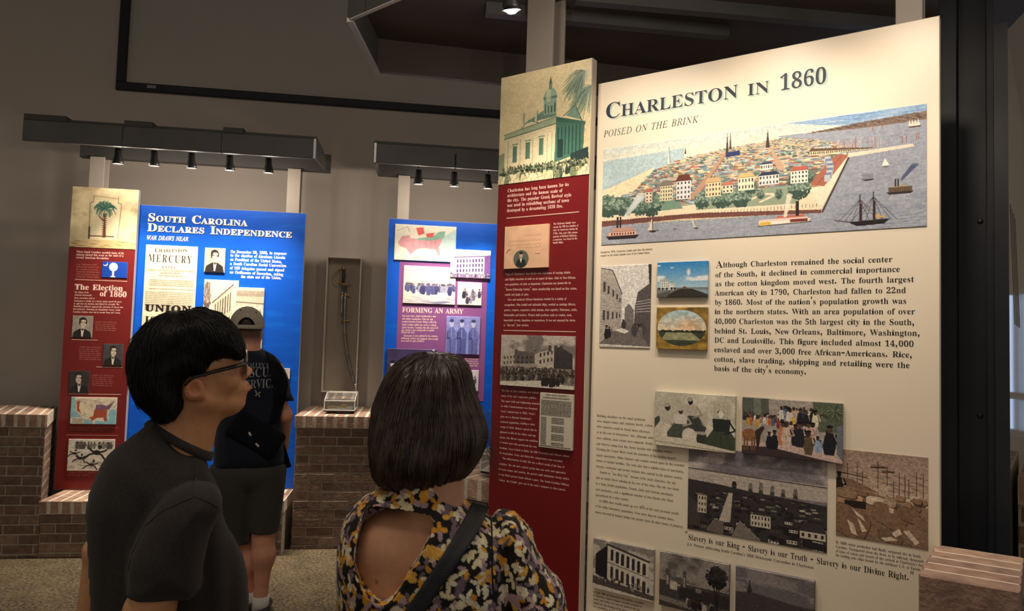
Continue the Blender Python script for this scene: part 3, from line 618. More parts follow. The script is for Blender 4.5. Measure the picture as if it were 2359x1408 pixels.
# ------------------------------------------------------------------ printed pictures, drawn here point by point
class Cv:
    """a small drawing surface; x and y run 0..1 from the top left, colours are 0..255"""

    def __init__(s, w, h, c, seed=1):
        s.w, s.h = w, h
        s.a = np.empty((h, w, 3))
        s.a[:] = c
        s.R = np.random.RandomState(seed)
        s.r = w / h

    def _mix(s, sl, m, c):
        v = s.a[sl]
        s.a[sl] = v + (np.asarray(c, float) - v) * m[..., None]

    def _win(s, x0, x1, y0, y1):
        i0, i1 = max(0, int(math.floor(x0 * s.w)) - 1), min(s.w, int(math.ceil(x1 * s.w)) + 2)
        j0, j1 = max(0, int(math.floor(y0 * s.h)) - 1), min(s.h, int(math.ceil(y1 * s.h)) + 2)
        if i0 >= i1 or j0 >= j1:
            return None
        Y, X = np.mgrid[j0:j1, i0:i1]
        return (slice(j0, j1), slice(i0, i1)), (X + 0.5) / s.w, (Y + 0.5) / s.h

    def rect(s, x0, y0, x1, y1, c, a=1.0):
        return s.poly([(x0, y0), (x1, y0), (x1, y1), (x0, y1)], c, a)

    def poly(s, p, c, a=1.0):
        p = np.asarray(p, float)
        W = s._win(p[:, 0].min(), p[:, 0].max(), p[:, 1].min(), p[:, 1].max())
        if W is None:
            return s
        sl, X, Y = W
        ins = np.zeros(X.shape, bool)
        n = len(p)
        for i in range(n):
            (x0, y0), (x1, y1) = p[i], p[(i + 1) % n]
            if y0 != y1:
                ins ^= ((Y < y0) != (Y < y1)) & (X < (x1 - x0) * (Y - y0) / (y1 - y0) + x0)
        s._mix(sl, ins * a, c)
        return s

    def ell(s, x, y, rx, ry, c, a=1.0, soft=0.0):
        W = s._win(x - rx, x + rx, y - ry, y + ry)
        if W is None:
            return s
        sl, X, Y = W
        d = np.sqrt(((X - x) / rx) ** 2 + ((Y - y) / ry) ** 2)
        m = (d < 1) if not soft else np.clip((1 - d) / soft, 0, 1)
        s._mix(sl, m * a, c)
        return s

    def line(s, pts, wpx, c, a=1.0):
        for (x0, y0), (x1, y1) in zip(pts[:-1], pts[1:]):
            e = wpx / s.w + 0.002
            W = s._win(min(x0, x1) - e, max(x0, x1) + e, min(y0, y1) - e * s.r, max(y0, y1) + e * s.r)
            if W is None:
                continue
            sl, X, Y = W
            ax, ay = (X - x0) * s.w, (Y - y0) * s.h
            bx, by = (x1 - x0) * s.w, (y1 - y0) * s.h
            L = bx * bx + by * by + 1e-9
            t = np.clip((ax * bx + ay * by) / L, 0, 1)
            d = np.hypot(ax - t * bx, ay - t * by)
            s._mix(sl, np.clip(wpx / 2 + 0.5 - d, 0, 1) * a, c)
        return s

    def ramp(s, x0, y0, x1, y1, c0, c1):
        sl, X, Y = s._win(x0, x1, y0, y1)
        t = np.clip((Y - y0) / (y1 - y0), 0, 1)[..., None]
        s.a[sl] = A(c0) * (1 - t) + A(c1) * t
        return s

    def fbm(s, fx, fy, seed=0, oct=4):
        R = np.random.RandomState(seed)
        o = np.zeros((s.h, s.w))
        amp = 1.0
        for k in range(oct):
            nx, ny = int(fx * 2 ** k) + 2, int(fy * 2 ** k) + 2
            g = R.rand(ny, nx)
            xs, ys = np.linspace(0, nx - 1.001, s.w), np.linspace(0, ny - 1.001, s.h)
            i, j = xs.astype(int), ys.astype(int)
            u, v = xs - i, (ys - j)[:, None]
            u, v = u * u * (3 - 2 * u), v * v * (3 - 2 * v)
            o += amp * ((g[j][:, i] * (1 - u) + g[j][:, i + 1] * u) * (1 - v) + (g[j + 1][:, i] * (1 - u) + g[j + 1][:, i + 1] * u) * v)
            amp *= 0.5
        return (o - o.min()) / (o.max() - o.min())

    def tex(s, amt, fx=40, fy=40, seed=3, rng=None):
        f = 1 + amt * (s.fbm(fx, fy, seed) - 0.5) * 2
        if rng:
            x0, y0, x1, y1 = rng
            sl = (slice(int(y0 * s.h), int(y1 * s.h)), slice(int(x0 * s.w), int(x1 * s.w)))
            s.a[sl] *= f[sl][..., None]
        else:
            s.a *= f[..., None]
        s.a = np.clip(s.a, 2, 255)
        return s

    def cloud(s, c, thr, fx, fy, seed, y0=0, y1=1, a=0.8, soft=0.15):
        f = s.fbm(fx, fy, seed)
        m = np.clip((f - thr) / soft, 0, 1) * a
        j0, j1 = int(y0 * s.h), int(y1 * s.h)
        s._mix((slice(j0, j1), slice(None)), m[j0:j1], c)
        return s

    def tree(s, x, y, rx, ry, dark, lite, n=60, trunk=None):
        if trunk:
            s.line([(x, y), (x, y + ry * 1.5)], trunk, dark)
        s.ell(x, y, rx * 0.8, ry * 0.85, dark, 0.9)
        for k in range(n):
            t, q = s.R.rand() * 6.28, s.R.rand() ** 0.5
            px, py = x + rx * q * math.cos(t), y + ry * q * math.sin(t)
            w = s.R.rand()
            c = A(dark) * (1 - w) + A(lite) * w if q * math.sin(t) < 0.3 else A(dark) * 0.9
            s.ell(px, py, rx * 0.11, ry * 0.09, c)
        return s

    def people(s, x0, x1, y0, y1, n, hh, cols, head=(70, 55, 45)):
        ys = np.sort(s.R.rand(n))
        for t in ys:
            x, y = x0 + (x1 - x0) * s.R.rand(), y0 + (y1 - y0) * t
            h = hh * (0.8 + 0.4 * t)
            c = cols[s.R.randint(len(cols))]
            w = h * 0.19 / s.r
            s.poly([(x - w * 0.6, y - h * 0.75), (x + w * 0.6, y - h * 0.75), (x + w, y - h * 0.3), (x + w * 0.7, y), (x - w * 0.7, y), (x - w, y - h * 0.3)], c)
            s.line([(x + w, y - h * 0.7), (x + w * 1.5, y - h * 0.45), (x + w * 0.5, y - h * 0.4)], max(1, h * s.h * 0.07), A(c) * 0.8)
            s.line([(x, y - h * 0.4), (x, y)], 1, A(c) * 0.5, 0.7)
            s.ell(x, y - h * 0.86, h * 0.085 / s.r, h * 0.115, A(head) * (0.7 + 0.8 * s.R.rand()))
            if s.R.rand() < 0.5:
                s.ell(x, y - h * 0.97, h * 0.11 / s.r, h * 0.05, (25, 22, 20))
        return s

    def house(s, x0, y0, x1, y1, wall, roof, nx, ny, win=(50, 48, 50), rh=0.25, arch=False):
        h = y1 - y0
        s.rect(x0, y0 + h * rh, x1, y1, wall)
        if rh:
            s.poly([(x0 - 0.004, y0 + h * rh), (x0 + (x1 - x0) * 0.15, y0), (x1 - (x1 - x0) * 0.15, y0), (x1 + 0.004, y0 + h * rh)], roof)
            s.line([(x0, y0 + h * rh), (x1, y0 + h * rh)], 1.2, A(roof) * 0.6)
        for i in range(nx):
            for j in range(ny):
                a = x0 + (x1 - x0) * (i + 0.28) / nx
                b = x0 + (x1 - x0) * (i + 0.72) / nx
                c = y0 + h * rh + h * (1 - rh) * (j + 0.25) / ny
                d = y0 + h * rh + h * (1 - rh) * (j + 0.75) / ny
                s.rect(a, c, b, d, win)
                if arch:
                    s.ell((a + b) / 2, c, (b - a) / 2, (b - a) / 2 * s.r, win)
        return s

    def script(s, x0, x1, y, hgt, c, wpx=1.0, a=0.8):
        """a line of copperplate-like loops"""
        n = int((x1 - x0) * s.w / 1.6)
        t = np.arange(n)
        X = x0 + (x1 - x0) * t / n
        k = np.repeat(0.4 + 0.6 * s.R.rand(n // 6 + 2), 6)[:n]
        Yv = y + hgt * k * np.sin(t * 1.1 + 3 * k) * 0.5
        gap = np.repeat(s.R.rand(n // 14 + 2) < 0.18, 14)[:n]
        for i in range(n - 1):
            if not gap[i]:
                s.line([(X[i], Yv[i]), (X[i + 1], Yv[i + 1])], wpx, c, a)
        return s

    def type_(s, x0, x1, y, h, c, a=0.8):
        """a line of very small set type: word-length runs of short upright strokes"""
        x = x0
        while x < x1:
            L = (2 + s.R.randint(7)) * h * 0.55 / s.r
            e = min(x + L, x1)
            q = x
            while q < e:
                hh = h * (0.65 + 0.35 * s.R.rand())
                s.line([(q, y), (q, y - hh)], 1.0, c, a)
                q += h * 0.42 / s.r
            s.line([(x, y - h * 0.35), (e, y - h * 0.35)], 1.0, c, a * 0.45)
            x = e + h * 0.5 / s.r
        return s

    def lin(s):
        c = np.clip(s.a, 0, 255) / 255
        return np.where(c <= 0.04045, c / 12.92, ((c + 0.055) / 1.055) ** 2.4)


def picture(name, face, quad, cv, parent, d0=0.0, d1=0.006, edge=None, label=None, gloss=0.45):
    """a thin printed board: quad = photo corners TL TR BR BL (px)"""
    q = A([face.uv(*p) for p in quad])
    u0, u1 = (q[0, 0] + q[3, 0]) / 2, (q[1, 0] + q[2, 0]) / 2
    v1, v0 = (q[0, 1] + q[1, 1]) / 2, (q[2, 1] + q[3, 1]) / 2
    return picture_uv(name, face, u0, u1, v0, v1, cv, parent, d0, d1, edge, label, gloss)


def picture_uv(name, face, u0, u1, v0, v1, cv, parent, d0=0.0, d1=0.006, edge=None, label=None, gloss=0.45):
    w, h = cv.w, cv.h
    us, vs = np.linspace(u0, u1, w), np.linspace(v1, v0, h)
    U, Vv = np.meshgrid(us, vs)
    V = face.p0 + U.reshape(-1, 1) * face.u + Vv.reshape(-1, 1) * face.v + face.n * d1
    C = cv.lin().reshape(-1, 3)
    i = np.arange(w * h).reshape(h, w)
    F = np.stack([i[:-1, :-1], i[1:, :-1], i[1:, 1:], i[:-1, 1:]], -1).reshape(-1, 4)
    rim = np.concatenate([i[0, :], i[1:, -1], i[-1, ::-1][1:], i[::-1, 0][1:-1]])
    n0 = len(V)
    V = np.concatenate([V, V[rim] + face.n * (d0 - d1)])
    C = np.concatenate([C, np.tile(A(edge) if edge else C.mean(0), (len(rim), 1))])
    k = len(rim)
    a = np.arange(k)
    b = (a + 1) % k
    F = np.concatenate([F, np.stack([rim[a], rim[b], n0 + b, n0 + a], -1)])
    m = mat('printed_paper' if gloss > 0.4 else 'glossy_print', (0.8, 0.8, 0.8), gloss, attr='tint', spec=0.35)
    o = put(name, V, F, m, parent, False, None, C)
    if label:
        o['label'] = label
    return o


# ---- one function per kind of picture
def pic_panorama():
    c = Cv(760, 300, (214, 196, 160), 5)
    c.ramp(0, 0, 1, 0.22, (205, 214, 208), (250, 238, 205))
    c.cloud((120, 160, 200), 0.35, 3, 2, 7, 0, 0.12, 0.0)
    for k in range(90):
        x, y = c.R.rand(), c.R.rand() * 0.17
        c.line([(x, y), (x + 0.06, y - 0.004)], 1, (170, 185, 190), 0.35)
    c.poly([(0.62, 0), (1, 0), (1, 0.12), (0.8, 0.1)], (120, 160, 205), 0.75)
    for k in range(60):
        x, y = 0.7 + 0.3 * c.R.rand(), c.R.rand() * 0.1
        c.line([(x, y), (x + 0.04, y + 0.004)], 1, (70, 110, 180) if k % 2 else (225, 235, 240), 0.6)
    c.poly([(0, 0.13), (0.3, 0.1), (0.3, 0.22), (0, 0.44)], (182, 204, 208))
    c.poly([(0, 0.44), (0.2, 0.25), (0.12, 0.48), (0, 0.6)], (245, 228, 190))
    water = (158, 164, 176)
    c.poly([(0.6, 0.11), (1, 0.12), (1, 1), (0, 1), (0, 0.80), (0.727, 0.82), (0.803, 0.34), (0.66, 0.2)], water)
    c.poly([(0.68, 0.12), (0.82, 0.085), (1, 0.06), (1, 0.13), (0.85, 0.135)], (128, 108, 95))
    for k in range(260):
        x = 0.7 + 0.3 * c.R.rand()
        y = 0.13 - 0.06 * (x - 0.7) / 0.3 * c.R.rand() - 0.02
        c.line([(x, y), (x + 0.008, y + 0.012)], 1, (70, 58, 52) if k % 3 else (170, 150, 130), 0.7)
    # town
    town = [(0, 0.62), (0.05, 0.55), (0.14, 0.45), (0.2, 0.28), (0.3, 0.2), (0.45, 0.155), (0.62, 0.13), (0.72, 0.19), (0.8, 0.28), (0.80, 0.34), (0.70, 0.62), (0.66, 0.72), (0, 0.72)]
    c.poly(town, (205, 190, 158))
    tp = A(town)
    roofs = [(140, 105, 80), (122, 128, 138), (168, 150, 122), (150, 85, 65), (98, 110, 128), (190, 172, 140), (110, 95, 85), (128, 150, 150)]

    def intown(x, y):
        ins = False
        for i in range(len(tp)):
            (x0, y0), (x1, y1) = tp[i], tp[(i + 1) % len(tp)]
            if (y < y0) != (y < y1) and x < (x1 - x0) * (y - y0) / (y1 - y0) + x0:
                ins = not ins
        return ins
    spots = sorted([(0.13 + 0.55 * c.R.rand() ** 1.25, 0.82 * c.R.rand()) for _ in range(3000)])
    for y, x in spots:
        if not intown(x, y):
            continue
        k = 0.2 + 1.25 * (y - 0.12)
        w, h = 0.017 * k * (0.7 + c.R.rand()), 0.034 * k
        if c.R.rand() < 0.22:
            g = A((100, 140, 130)) * (0.75 + 0.5 * c.R.rand())
            c.ell(x, y, w * 0.8, h * 0.8, g, 0.8)
            c.ell(x + w * 0.2, y + h * 0.3, w * 0.5, h * 0.4, g * 0.65, 0.7)
        else:
            r = A(roofs[c.R.randint(len(roofs))]) * (0.95 + 0.45 * c.R.rand())
            c.rect(x - w, y, x + w, y + h, A((240, 226, 196)) * (0.85 + 0.15 * c.R.rand()))
            c.poly([(x - w * 1.15, y), (x - w * 0.7, y - h * 0.7), (x + w * 0.8, y - h * 0.7), (x + w * 1.15, y)], r)
            c.line([(x - w, y + h), (x + w, y + h * 0.9)], 1, (70, 58, 50), 0.7)
            if k > 0.5 and c.R.rand() < 0.6:
                for q in (-0.5, 0, 0.5):
                    c.rect(x + q * w - w * 0.1, y + h * 0.3, x + q * w + w * 0.1, y + h * 0.7, (90, 85, 85))
    c.tex(0.10, 160, 60, 4)
    c.poly([(0.312, 0.62), (0.345, 0.60), (0.447, 0.19), (0.437, 0.19)], (190, 150, 122))
    c.line([(0.345, 0.60), (0.447, 0.19)], 1, (110, 80, 65))
    c.poly([(0.600, 0.41), (0.626, 0.42), (0.582, 0.20), (0.575, 0.20)], (200, 165, 140))
    c.poly([(0.69, 0.57), (0.735, 0.60), (0.802, 0.345), (0.768, 0.335)], (176, 110, 90))
    c.line([(0.712, 0.59), (0.785, 0.34)], 1, (125, 75, 60))
    c.poly([(0.64, 0.72), (0.70, 0.60), (0.735, 0.60), (0.8, 0.36), (0.805, 0.36), (0.727, 0.80), (0.69, 0.80)], (247, 232, 205))
    c.line([(0.806, 0.345), (0.731, 0.82)], 4, (70, 58, 55))
    c.poly([(0.80, 0.335), (0.965, 0.315), (0.97, 0.34), (0.80, 0.37)], (236, 222, 198))
    for k in range(46):
        x = 0.745 + 0.14 * c.R.rand()
        c.line([(x, 0.31), (x, 0.20 + 0.06 * c.R.rand())], 1, (210, 190, 170) if k % 2 else (165, 110, 95), 0.8)
    for k in range(14):
        x = 0.70 + 0.012 * k
        c.house(x - 0.005, 0.255 + 0.004 * k, x + 0.008, 0.32, (222, 205, 165), (110, 85, 75), 2, 1, rh=0.4)
    for k in range(9):
        c.rect(0.735 + 0.004 * k - 0.002 * k * k / 4, 0.345 + 0.02 * k, 0.752 + 0.004 * k - 0.002 * k * k / 4, 0.40 + 0.02 * k, (120, 135, 165) if k % 2 else (195, 200, 205))
    # promenade, gardens, river wall
    c.poly([(0, 0.70), (0.33, 0.66), (0.64, 0.66), (0.70, 0.63), (0.728, 0.80), (0, 0.775)], (240, 222, 190))
    c.poly([(0.02, 0.60), (0.28, 0.60), (0.30, 0.69), (0.02, 0.70)], (120, 150, 130))
    c.poly([(0.34, 0.58), (0.70, 0.56), (0.66, 0.73), (0.345, 0.715)], (150, 165, 140))
    c.line([(0.52, 0.66), (0.56, 0.62), (0.60, 0.63), (0.55, 0.69)], 5, (238, 220, 190))
    c.poly([(0, 0.755), (0.35, 0.745), (0.727, 0.80), (0.727, 0.83), (0.30, 0.79), (0, 0.81)], (120, 78, 70))
    for k in range(70):
        x = 0.01 + 0.715 * k / 70
        c.line([(x, 0.745), (x, 0.775)], 1, (60, 45, 42), 0.8)
    c.tex(0.12, 200, 90, 9, (0, 0.74, 0.73, 0.84))
    for x, y, rx, ry, n in ((0.03, 0.60, 0.045, 0.12, 120), (0.09, 0.62, 0.04, 0.10, 110), (0.185, 0.62, 0.045, 0.12, 140), (0.145, 0.66, 0.03, 0.07, 70), (0.285, 0.57, 0.02, 0.05, 60),
                            (0.31, 0.575, 0.014, 0.04, 50), (0.365, 0.62, 0.026, 0.09, 110), (0.43, 0.63, 0.034, 0.09, 130), (0.49, 0.62, 0.032, 0.11, 130), (0.525, 0.55, 0.02, 0.06, 70),
                            (0.55, 0.62, 0.014, 0.045, 50), (0.605, 0.63, 0.013, 0.05, 50), (0.665, 0.585, 0.032, 0.11, 150), (0.695, 0.5, 0.014, 0.05, 50), (0.64, 0.52, 0.012, 0.05, 40)):
        c.tree(x, y, rx, ry, (70, 92, 82), (168, 188, 166), int(n * 1.6))
    for a_ in ((0.275, 0.36, 0.325, 0.60, (226, 224, 222), (105, 60, 52), 4, 4), (0.218, 0.40, 0.262, 0.60, (216, 210, 170), (130, 120, 110), 5, 4), (0.165, 0.46, 0.19, 0.60, (232, 212, 190), (190, 110, 90), 2, 3),
               (0.375, 0.42, 0.425, 0.60, (238, 216, 170), (208, 175, 130), 5, 3), (0.48, 0.41, 0.53, 0.57, (244, 232, 200), (225, 190, 130), 5, 2), (0.545, 0.42, 0.605, 0.54, (235, 228, 222), (52, 62, 85), 6, 2),
               (0.64, 0.40, 0.69, 0.55, (245, 236, 220), (190, 105, 90), 5, 3), (0.55, 0.33, 0.585, 0.40, (240, 232, 220), (62, 75, 105), 5, 1), (0.43, 0.48, 0.465, 0.58, (240, 222, 190), (205, 120, 100), 3, 2)):
        c.house(*a_[:4], a_[4], a_[5], a_[6], a_[7], (70, 68, 74))
    c.poly([(0.44, 0.20), (0.484, 0.19), (0.484, 0.235), (0.44, 0.245)], (48, 62, 110))
    for x, t, b, w in ((0.4435, 0.0, 0.2, 0.0045), (0.4535, 0.0, 0.17, 0.0035), (0.247, 0.05, 0.24, 0.005), (0.57, 0.02, 0.2, 0.006), (0.304, 0.08, 0.16, 0.003)):
        c.poly([(x - w, b), (x, t + 0.02), (x + w, b)], (74, 58, 56) if x != 0.247 else (225, 225, 215))
        c.line([(x + w, b), (x, t + 0.02)], 1, (60, 55, 60))
    # water, boats
    for k in range(900):
        x, y = c.R.rand(), 0.14 + 0.86 * c.R.rand()
        if (y > 0.83) or (x > 0.82 and y > 0.2) or x > 0.77 and y > 0.55:
            dk = (x > 0.72 and y > 0.66)
            L = 0.012 + 0.03 * c.R.rand()
            c.line([(x, y), (x + L, y - 0.003)], 1, ((88, 102, 140) if k % 3 else (200, 205, 210)) if dk else ((128, 132, 146) if k % 2 else (190, 194, 198)), 0.55)

    def hull(x0, x1, y, h, col):
        c.poly([(x0, y), (x1, y), (x1 - 0.008, y + h), (x0 + 0.012, y + h)], col)
    def steamer(x, y, s_, body, smoke):
        c.poly([(x, y), (x + 0.11 * s_, y), (x + 0.10 * s_, y + 0.03 * s_), (x + 0.01 * s_, y + 0.03 * s_)], (52, 44, 46))
        c.rect(x + 0.01 * s_, y - 0.035 * s_, x + 0.10 * s_, y, body)
        c.rect(x + 0.02 * s_, y - 0.075 * s_, x + 0.09 * s_, y - 0.04 * s_, A(body) * 0.85)
        for k in range(9):
            c.rect(x + (0.018 + 0.009 * k) * s_, y - 0.028 * s_, x + (0.022 + 0.009 * k) * s_, y - 0.008 * s_, (75, 50, 48))
        c.line([(x + 0.01 * s_, y - 0.037 * s_), (x + 0.10 * s_, y - 0.037 * s_)], 1, (150, 60, 50))
        for q in (0.035, 0.045):
            c.rect(x + q * s_, y - 0.17 * s_, x + (q + 0.006) * s_, y - 0.07 * s_, (52, 48, 52))
        for k in range(16):
            c.ell(x + (0.062 + 0.0035 * k) * s_, y - (0.16 + 0.012 * k) * s_, (0.006 + 0.0007 * k) * s_, 0.02 * s_, smoke, 0.5)
        for k in range(14):
            c.line([(x + 0.1 * s_ * c.R.rand(), y + 0.035 * s_), (x + 0.1 * s_ * c.R.rand(), y + 0.1 * s_)], 1, (225, 220, 215), 0.35)
    steamer(0.018, 0.915, 1.15, (228, 180, 160), (225, 232, 232))
    steamer(0.90, 0.70, 0.62, (225, 190, 130), (70, 76, 110))
    c.rect(0.905, 0.66, 0.965, 0.715, (58, 48, 46), 0.65)
    c.rect(0.547, 0.855, 0.69, 0.875, (236, 205, 190))
    c.poly([(0.545, 0.875), (0.70, 0.865), (0.69, 0.90), (0.55, 0.91)], (236, 222, 190))
    c.rect(0.55, 0.88, 0.582, 0.905, (226, 180, 60))
    c.rect(0.585, 0.875, 0.635, 0.897, (238, 234, 226))
    c.rect(0.64, 0.868, 0.69, 0.892, (122, 58, 52))
    c.rect(0.60, 0.83, 0.68, 0.85, (200, 110, 92))
    c.rect(0.655, 0.71, 0.664, 0.84, (48, 42, 45))
    for k in range(9):
        c.ell(0.625 + 0.0015 * k, 0.83 - 0.022 * k, 0.005 + 0.0005 * k, 0.018, (240, 228, 205), 0.8)
    c.line([(0.545, 0.912), (0.70, 0.898)], 2, (48, 40, 42))
    c.poly([(0.80, 0.925), (0.91, 0.915), (0.895, 0.955), (0.825, 0.965)], (40, 34, 36))
    c.line([(0.765, 0.905), (0.81, 0.93)], 2, (60, 50, 48))
    for x, t in ((0.832, 0.70), (0.867, 0.685)):
        c.line([(x, 0.93), (x, t)], 2, (50, 38, 36))
        c.line([(x + 0.003, 0.93), (x + 0.003, t + 0.08)], 4, (62, 45, 45))
        for q in (-0.06, -0.04, -0.02, 0.025, 0.045, 0.06):
            c.line([(x, t + 0.04), (x + q, 0.925)], 1, (58, 48, 48), 0.8)
    c.poly([(0.872, 0.87), (0.905, 0.905), (0.872, 0.905)], (206, 170, 100))
    c.poly([(0.19, 0.76), (0.176, 0.88), (0.196, 0.88)], (226, 214, 190))
    c.line([(0.192, 0.74), (0.194, 0.89), (0.215, 0.885)], 2, (70, 52, 46))
    hull(0.178, 0.21, 0.885, 0.018, (60, 46, 44))
    c.poly([(0.325, 0.77), (0.345, 0.88), (0.338, 0.88)], (222, 210, 188))
    hull(0.335, 0.355, 0.885, 0.014, (60, 46, 44))
    hull(0.262, 0.282, 0.88, 0.008, (50, 42, 42))
    c.poly([(0.896, 0.41), (0.888, 0.475), (0.908, 0.475)], (246, 240, 225))
    hull(0.887, 0.908, 0.48, 0.01, (80, 80, 88))
    hull(0.835, 0.87, 0.575, 0.012, (50, 46, 48))
    for k in range(7):
        c.line([(0.84 + 0.004 * k, 0.575), (0.84 + 0.004 * k, 0.53)], 1, (70, 62, 62), 0.8)
    for k in range(4):
        c.poly([(0.955 + 0.007 * k, 0.17), (0.957 + 0.007 * k, 0.115), (0.963 + 0.007 * k, 0.17)], (240, 228, 205))
    hull(0.95, 0.99, 0.172, 0.012, (80, 60, 55))
    for x, y in ((0.94, 0.30), (0.95, 0.30), (0.975, 0.29), (0.98, 0.285), (0.865, 0.17), (0.89, 0.16)):
        c.line([(x, y), (x, y - 0.05)], 2, (170, 100, 90), 0.8)
    return c.tex(0.07, 300, 120, 11)


def ink(c, amt=0.25, seed=3):
    """engraver's line texture"""
    Y, X = np.mgrid[0:c.h, 0:c.w]
    f = c.fbm(12, 12, seed)
    wv = np.sin((Y * 0.9 + X * 0.55) * 1.6 + f * 14)
    l = c.a.mean(2, keepdims=True) / 255
    c.a *= 1 + amt * wv[..., None] * (1 - l) * 1.3
    return c.tex(amt * 0.6, c.w // 4, c.h // 4, seed + 1)


def pic_street():
    c = Cv(150, 240, (222, 218, 212), 4)
    c.poly([(0, 0.04), (0.24, 0.07), (0.44, 0.35), (0.44, 0.75), (0.3, 0.82), (0, 0.95)], (178, 170, 160))
    for k in range(24):
        c.line([(0, 0.08 + 0.036 * k), (0.42, 0.36 + 0.017 * k)], 1, (120, 112, 106), 0.7)
    for k, x in enumerate((0.06, 0.15, 0.25, 0.33, 0.39)):
        h = 0.12 - 0.018 * k
        c.rect(x, 0.2 + 0.05 * k, x + 0.045 - 0.006 * k, 0.2 + h + 0.05 * k, (70, 64, 64))
        c.rect(x, 0.55 + 0.01 * k, x + 0.045 - 0.006 * k, 0.55 + h + 0.01 * k, (70, 64, 64))
    c.line([(0, 0.03), (0.24, 0.06), (0.44, 0.35)], 3, (80, 74, 72))
    c.poly([(1, 0.22), (0.75, 0.33), (0.70, 0.5), (0.68, 0.8), (1, 0.98)], (88, 82, 82))
    for k in range(5):
        c.line([(0.72, 0.45 + 0.03 * k), (1, 0.42 + 0.035 * k)], 1.5, (205, 198, 190))
    c.poly([(0.94, 0), (1, 0), (1, 0.25), (0.96, 0.22)], (60, 56, 60))
    c.poly([(0.5, 0.52), (0.58, 0.47), (0.68, 0.55), (0.68, 0.75), (0.5, 0.72)], (120, 114, 112))
    c.poly([(0.3, 0.80), (0.5, 0.72), (0.68, 0.75), (1, 0.97), (1, 1), (0, 1), (0, 0.95)], (112, 104, 100))
    c.poly([(0.3, 0.79), (0.44, 0.76), (0.6, 0.80), (0.5, 0.83)], (225, 220, 210))
    c.people(0.13, 0.2, 0.86, 0.9, 2, 0.14, [(40, 38, 42)])
    c.people(0.45, 0.55, 0.74, 0.78, 3, 0.1, [(60, 56, 60)])
    c.people(0.65, 0.9, 0.82, 0.87, 5, 0.13, [(70, 66, 68), (110, 104, 100)])
    c.poly([(0, 0.96), (1, 0.98), (1, 1), (0, 1)], (214, 206, 194))
    return ink(c, 0.3, 8)


def pic_harbour_sky():
    c = Cv(150, 105, (96, 168, 208), 3)
    c.ramp(0, 0, 1, 0.8, (46, 128, 190), (180, 205, 215))
    c.cloud((235, 235, 230), 0.62, 3, 3, 15, 0.08, 0.55, 0.9)
    c.ell(0.63, 0.3, 0.05, 0.14, (235, 236, 232), 0.8, 0.6)
    c.ell(0.3, 0.16, 0.05, 0.03, (225, 232, 236), 0.7, 0.6)
    c.rect(0, 0.72, 1, 1, (120, 125, 118))
    c.poly([(0.1, 1), (0.45, 0.76), (0.75, 0.76), (1, 0.92), (1, 1)], (52, 50, 44))
    c.poly([(0.7, 0.76), (1, 0.80), (1, 0.92)], (132, 158, 172))
    c.house(0.06, 0.48, 0.25, 0.78, (222, 222, 212), (185, 190, 190), 5, 4, (90, 120, 140), 0.1)
    c.house(0.25, 0.57, 0.36, 0.78, (228, 226, 214), (180, 180, 176), 4, 2, (90, 120, 140), 0.1)
    for x in (0.05, 0.12, 0.2, 0.3, 0.36):
        c.tree(x, 0.75, 0.03, 0.04, (34, 46, 40), (70, 86, 70), 20)
    c.poly([(0.48, 0.75), (0.55, 0.69), (0.64, 0.75)], (120, 62, 52))
    c.poly([(0, 0.9), (0.3, 0.8), (0.2, 1), (0, 1)], (88, 88, 84))
    return c.tex(0.08, 40, 30, 5)


def pic_oval_view():
    c = Cv(150, 130, (150, 118, 52), 6)
    c.tex(0.35, 8, 8, 3)
    c.ell(0.5, 0.49, 0.475, 0.42, (178, 200, 198))
    m = Cv(150, 130, (178, 198, 196), 6)
    m.ramp(0, 0.05, 1, 0.6, (165, 195, 205), (232, 205, 165))
    m.ell(0.66, 0.42, 0.3, 0.22, (236, 180, 130), 0.7, 1.0)
    m.rect(0, 0.56, 1, 1, (58, 66, 52))
    m.poly([(0.2, 0.6), (0.7, 0.6), (0.9, 0.78), (0.1, 0.78)], (150, 148, 112))
    for k in range(30):
        m.tree(m.R.rand(), 0.56 + 0.02 * m.R.rand(), 0.04, 0.03, (38, 48, 40), (66, 72, 56), 10)
    m.tex(0.2, 14, 20, 2)
    Y, X = np.mgrid[0:130, 0:150]
    ins = ((X / 150 - 0.5) / 0.475) ** 2 + ((Y / 130 - 0.49) / 0.42) ** 2 < 1
    c.a[ins] = m.a[ins]
    return c


def figure(c, x, y, h, top, skirt, skin=(82, 62, 50), seated=True):
    w = h * 0.3 / c.r
    c.poly([(x - w * 0.7, y - h * 0.5), (x + w * 0.7, y - h * 0.5), (x + w * 1.7, y - h * 0.12), (x + w * 1.5, y), (x - w * 1.5, y), (x - w * 1.6, y - h * 0.14)], skirt)
    for k in range(7):
        q = -0.5 + k / 6
        c.line([(x + q * w, y - h * 0.48), (x + q * 2.6 * w, y - h * 0.02)], 1, A(skirt) * (0.6 if k % 2 else 1.15), 0.7)
    c.poly([(x - w * 0.8, y - h * 0.78), (x + w * 0.8, y - h * 0.78), (x + w * 0.7, y - h * 0.45), (x - w * 0.7, y - h * 0.45)], top)
    c.line([(x + w * 0.7, y - h * 0.72), (x + w * 1.2, y - h * 0.5), (x + w * 0.3, y - h * 0.4)], 4, A(top) * 0.8)
    c.ell(x, y - h * 0.88, h * 0.08 / c.r, h * 0.10, skin)
    c.ell(x - h * 0.02 / c.r, y - h * 0.94, h * 0.09 / c.r, h * 0.06, A(top) * 0.9)


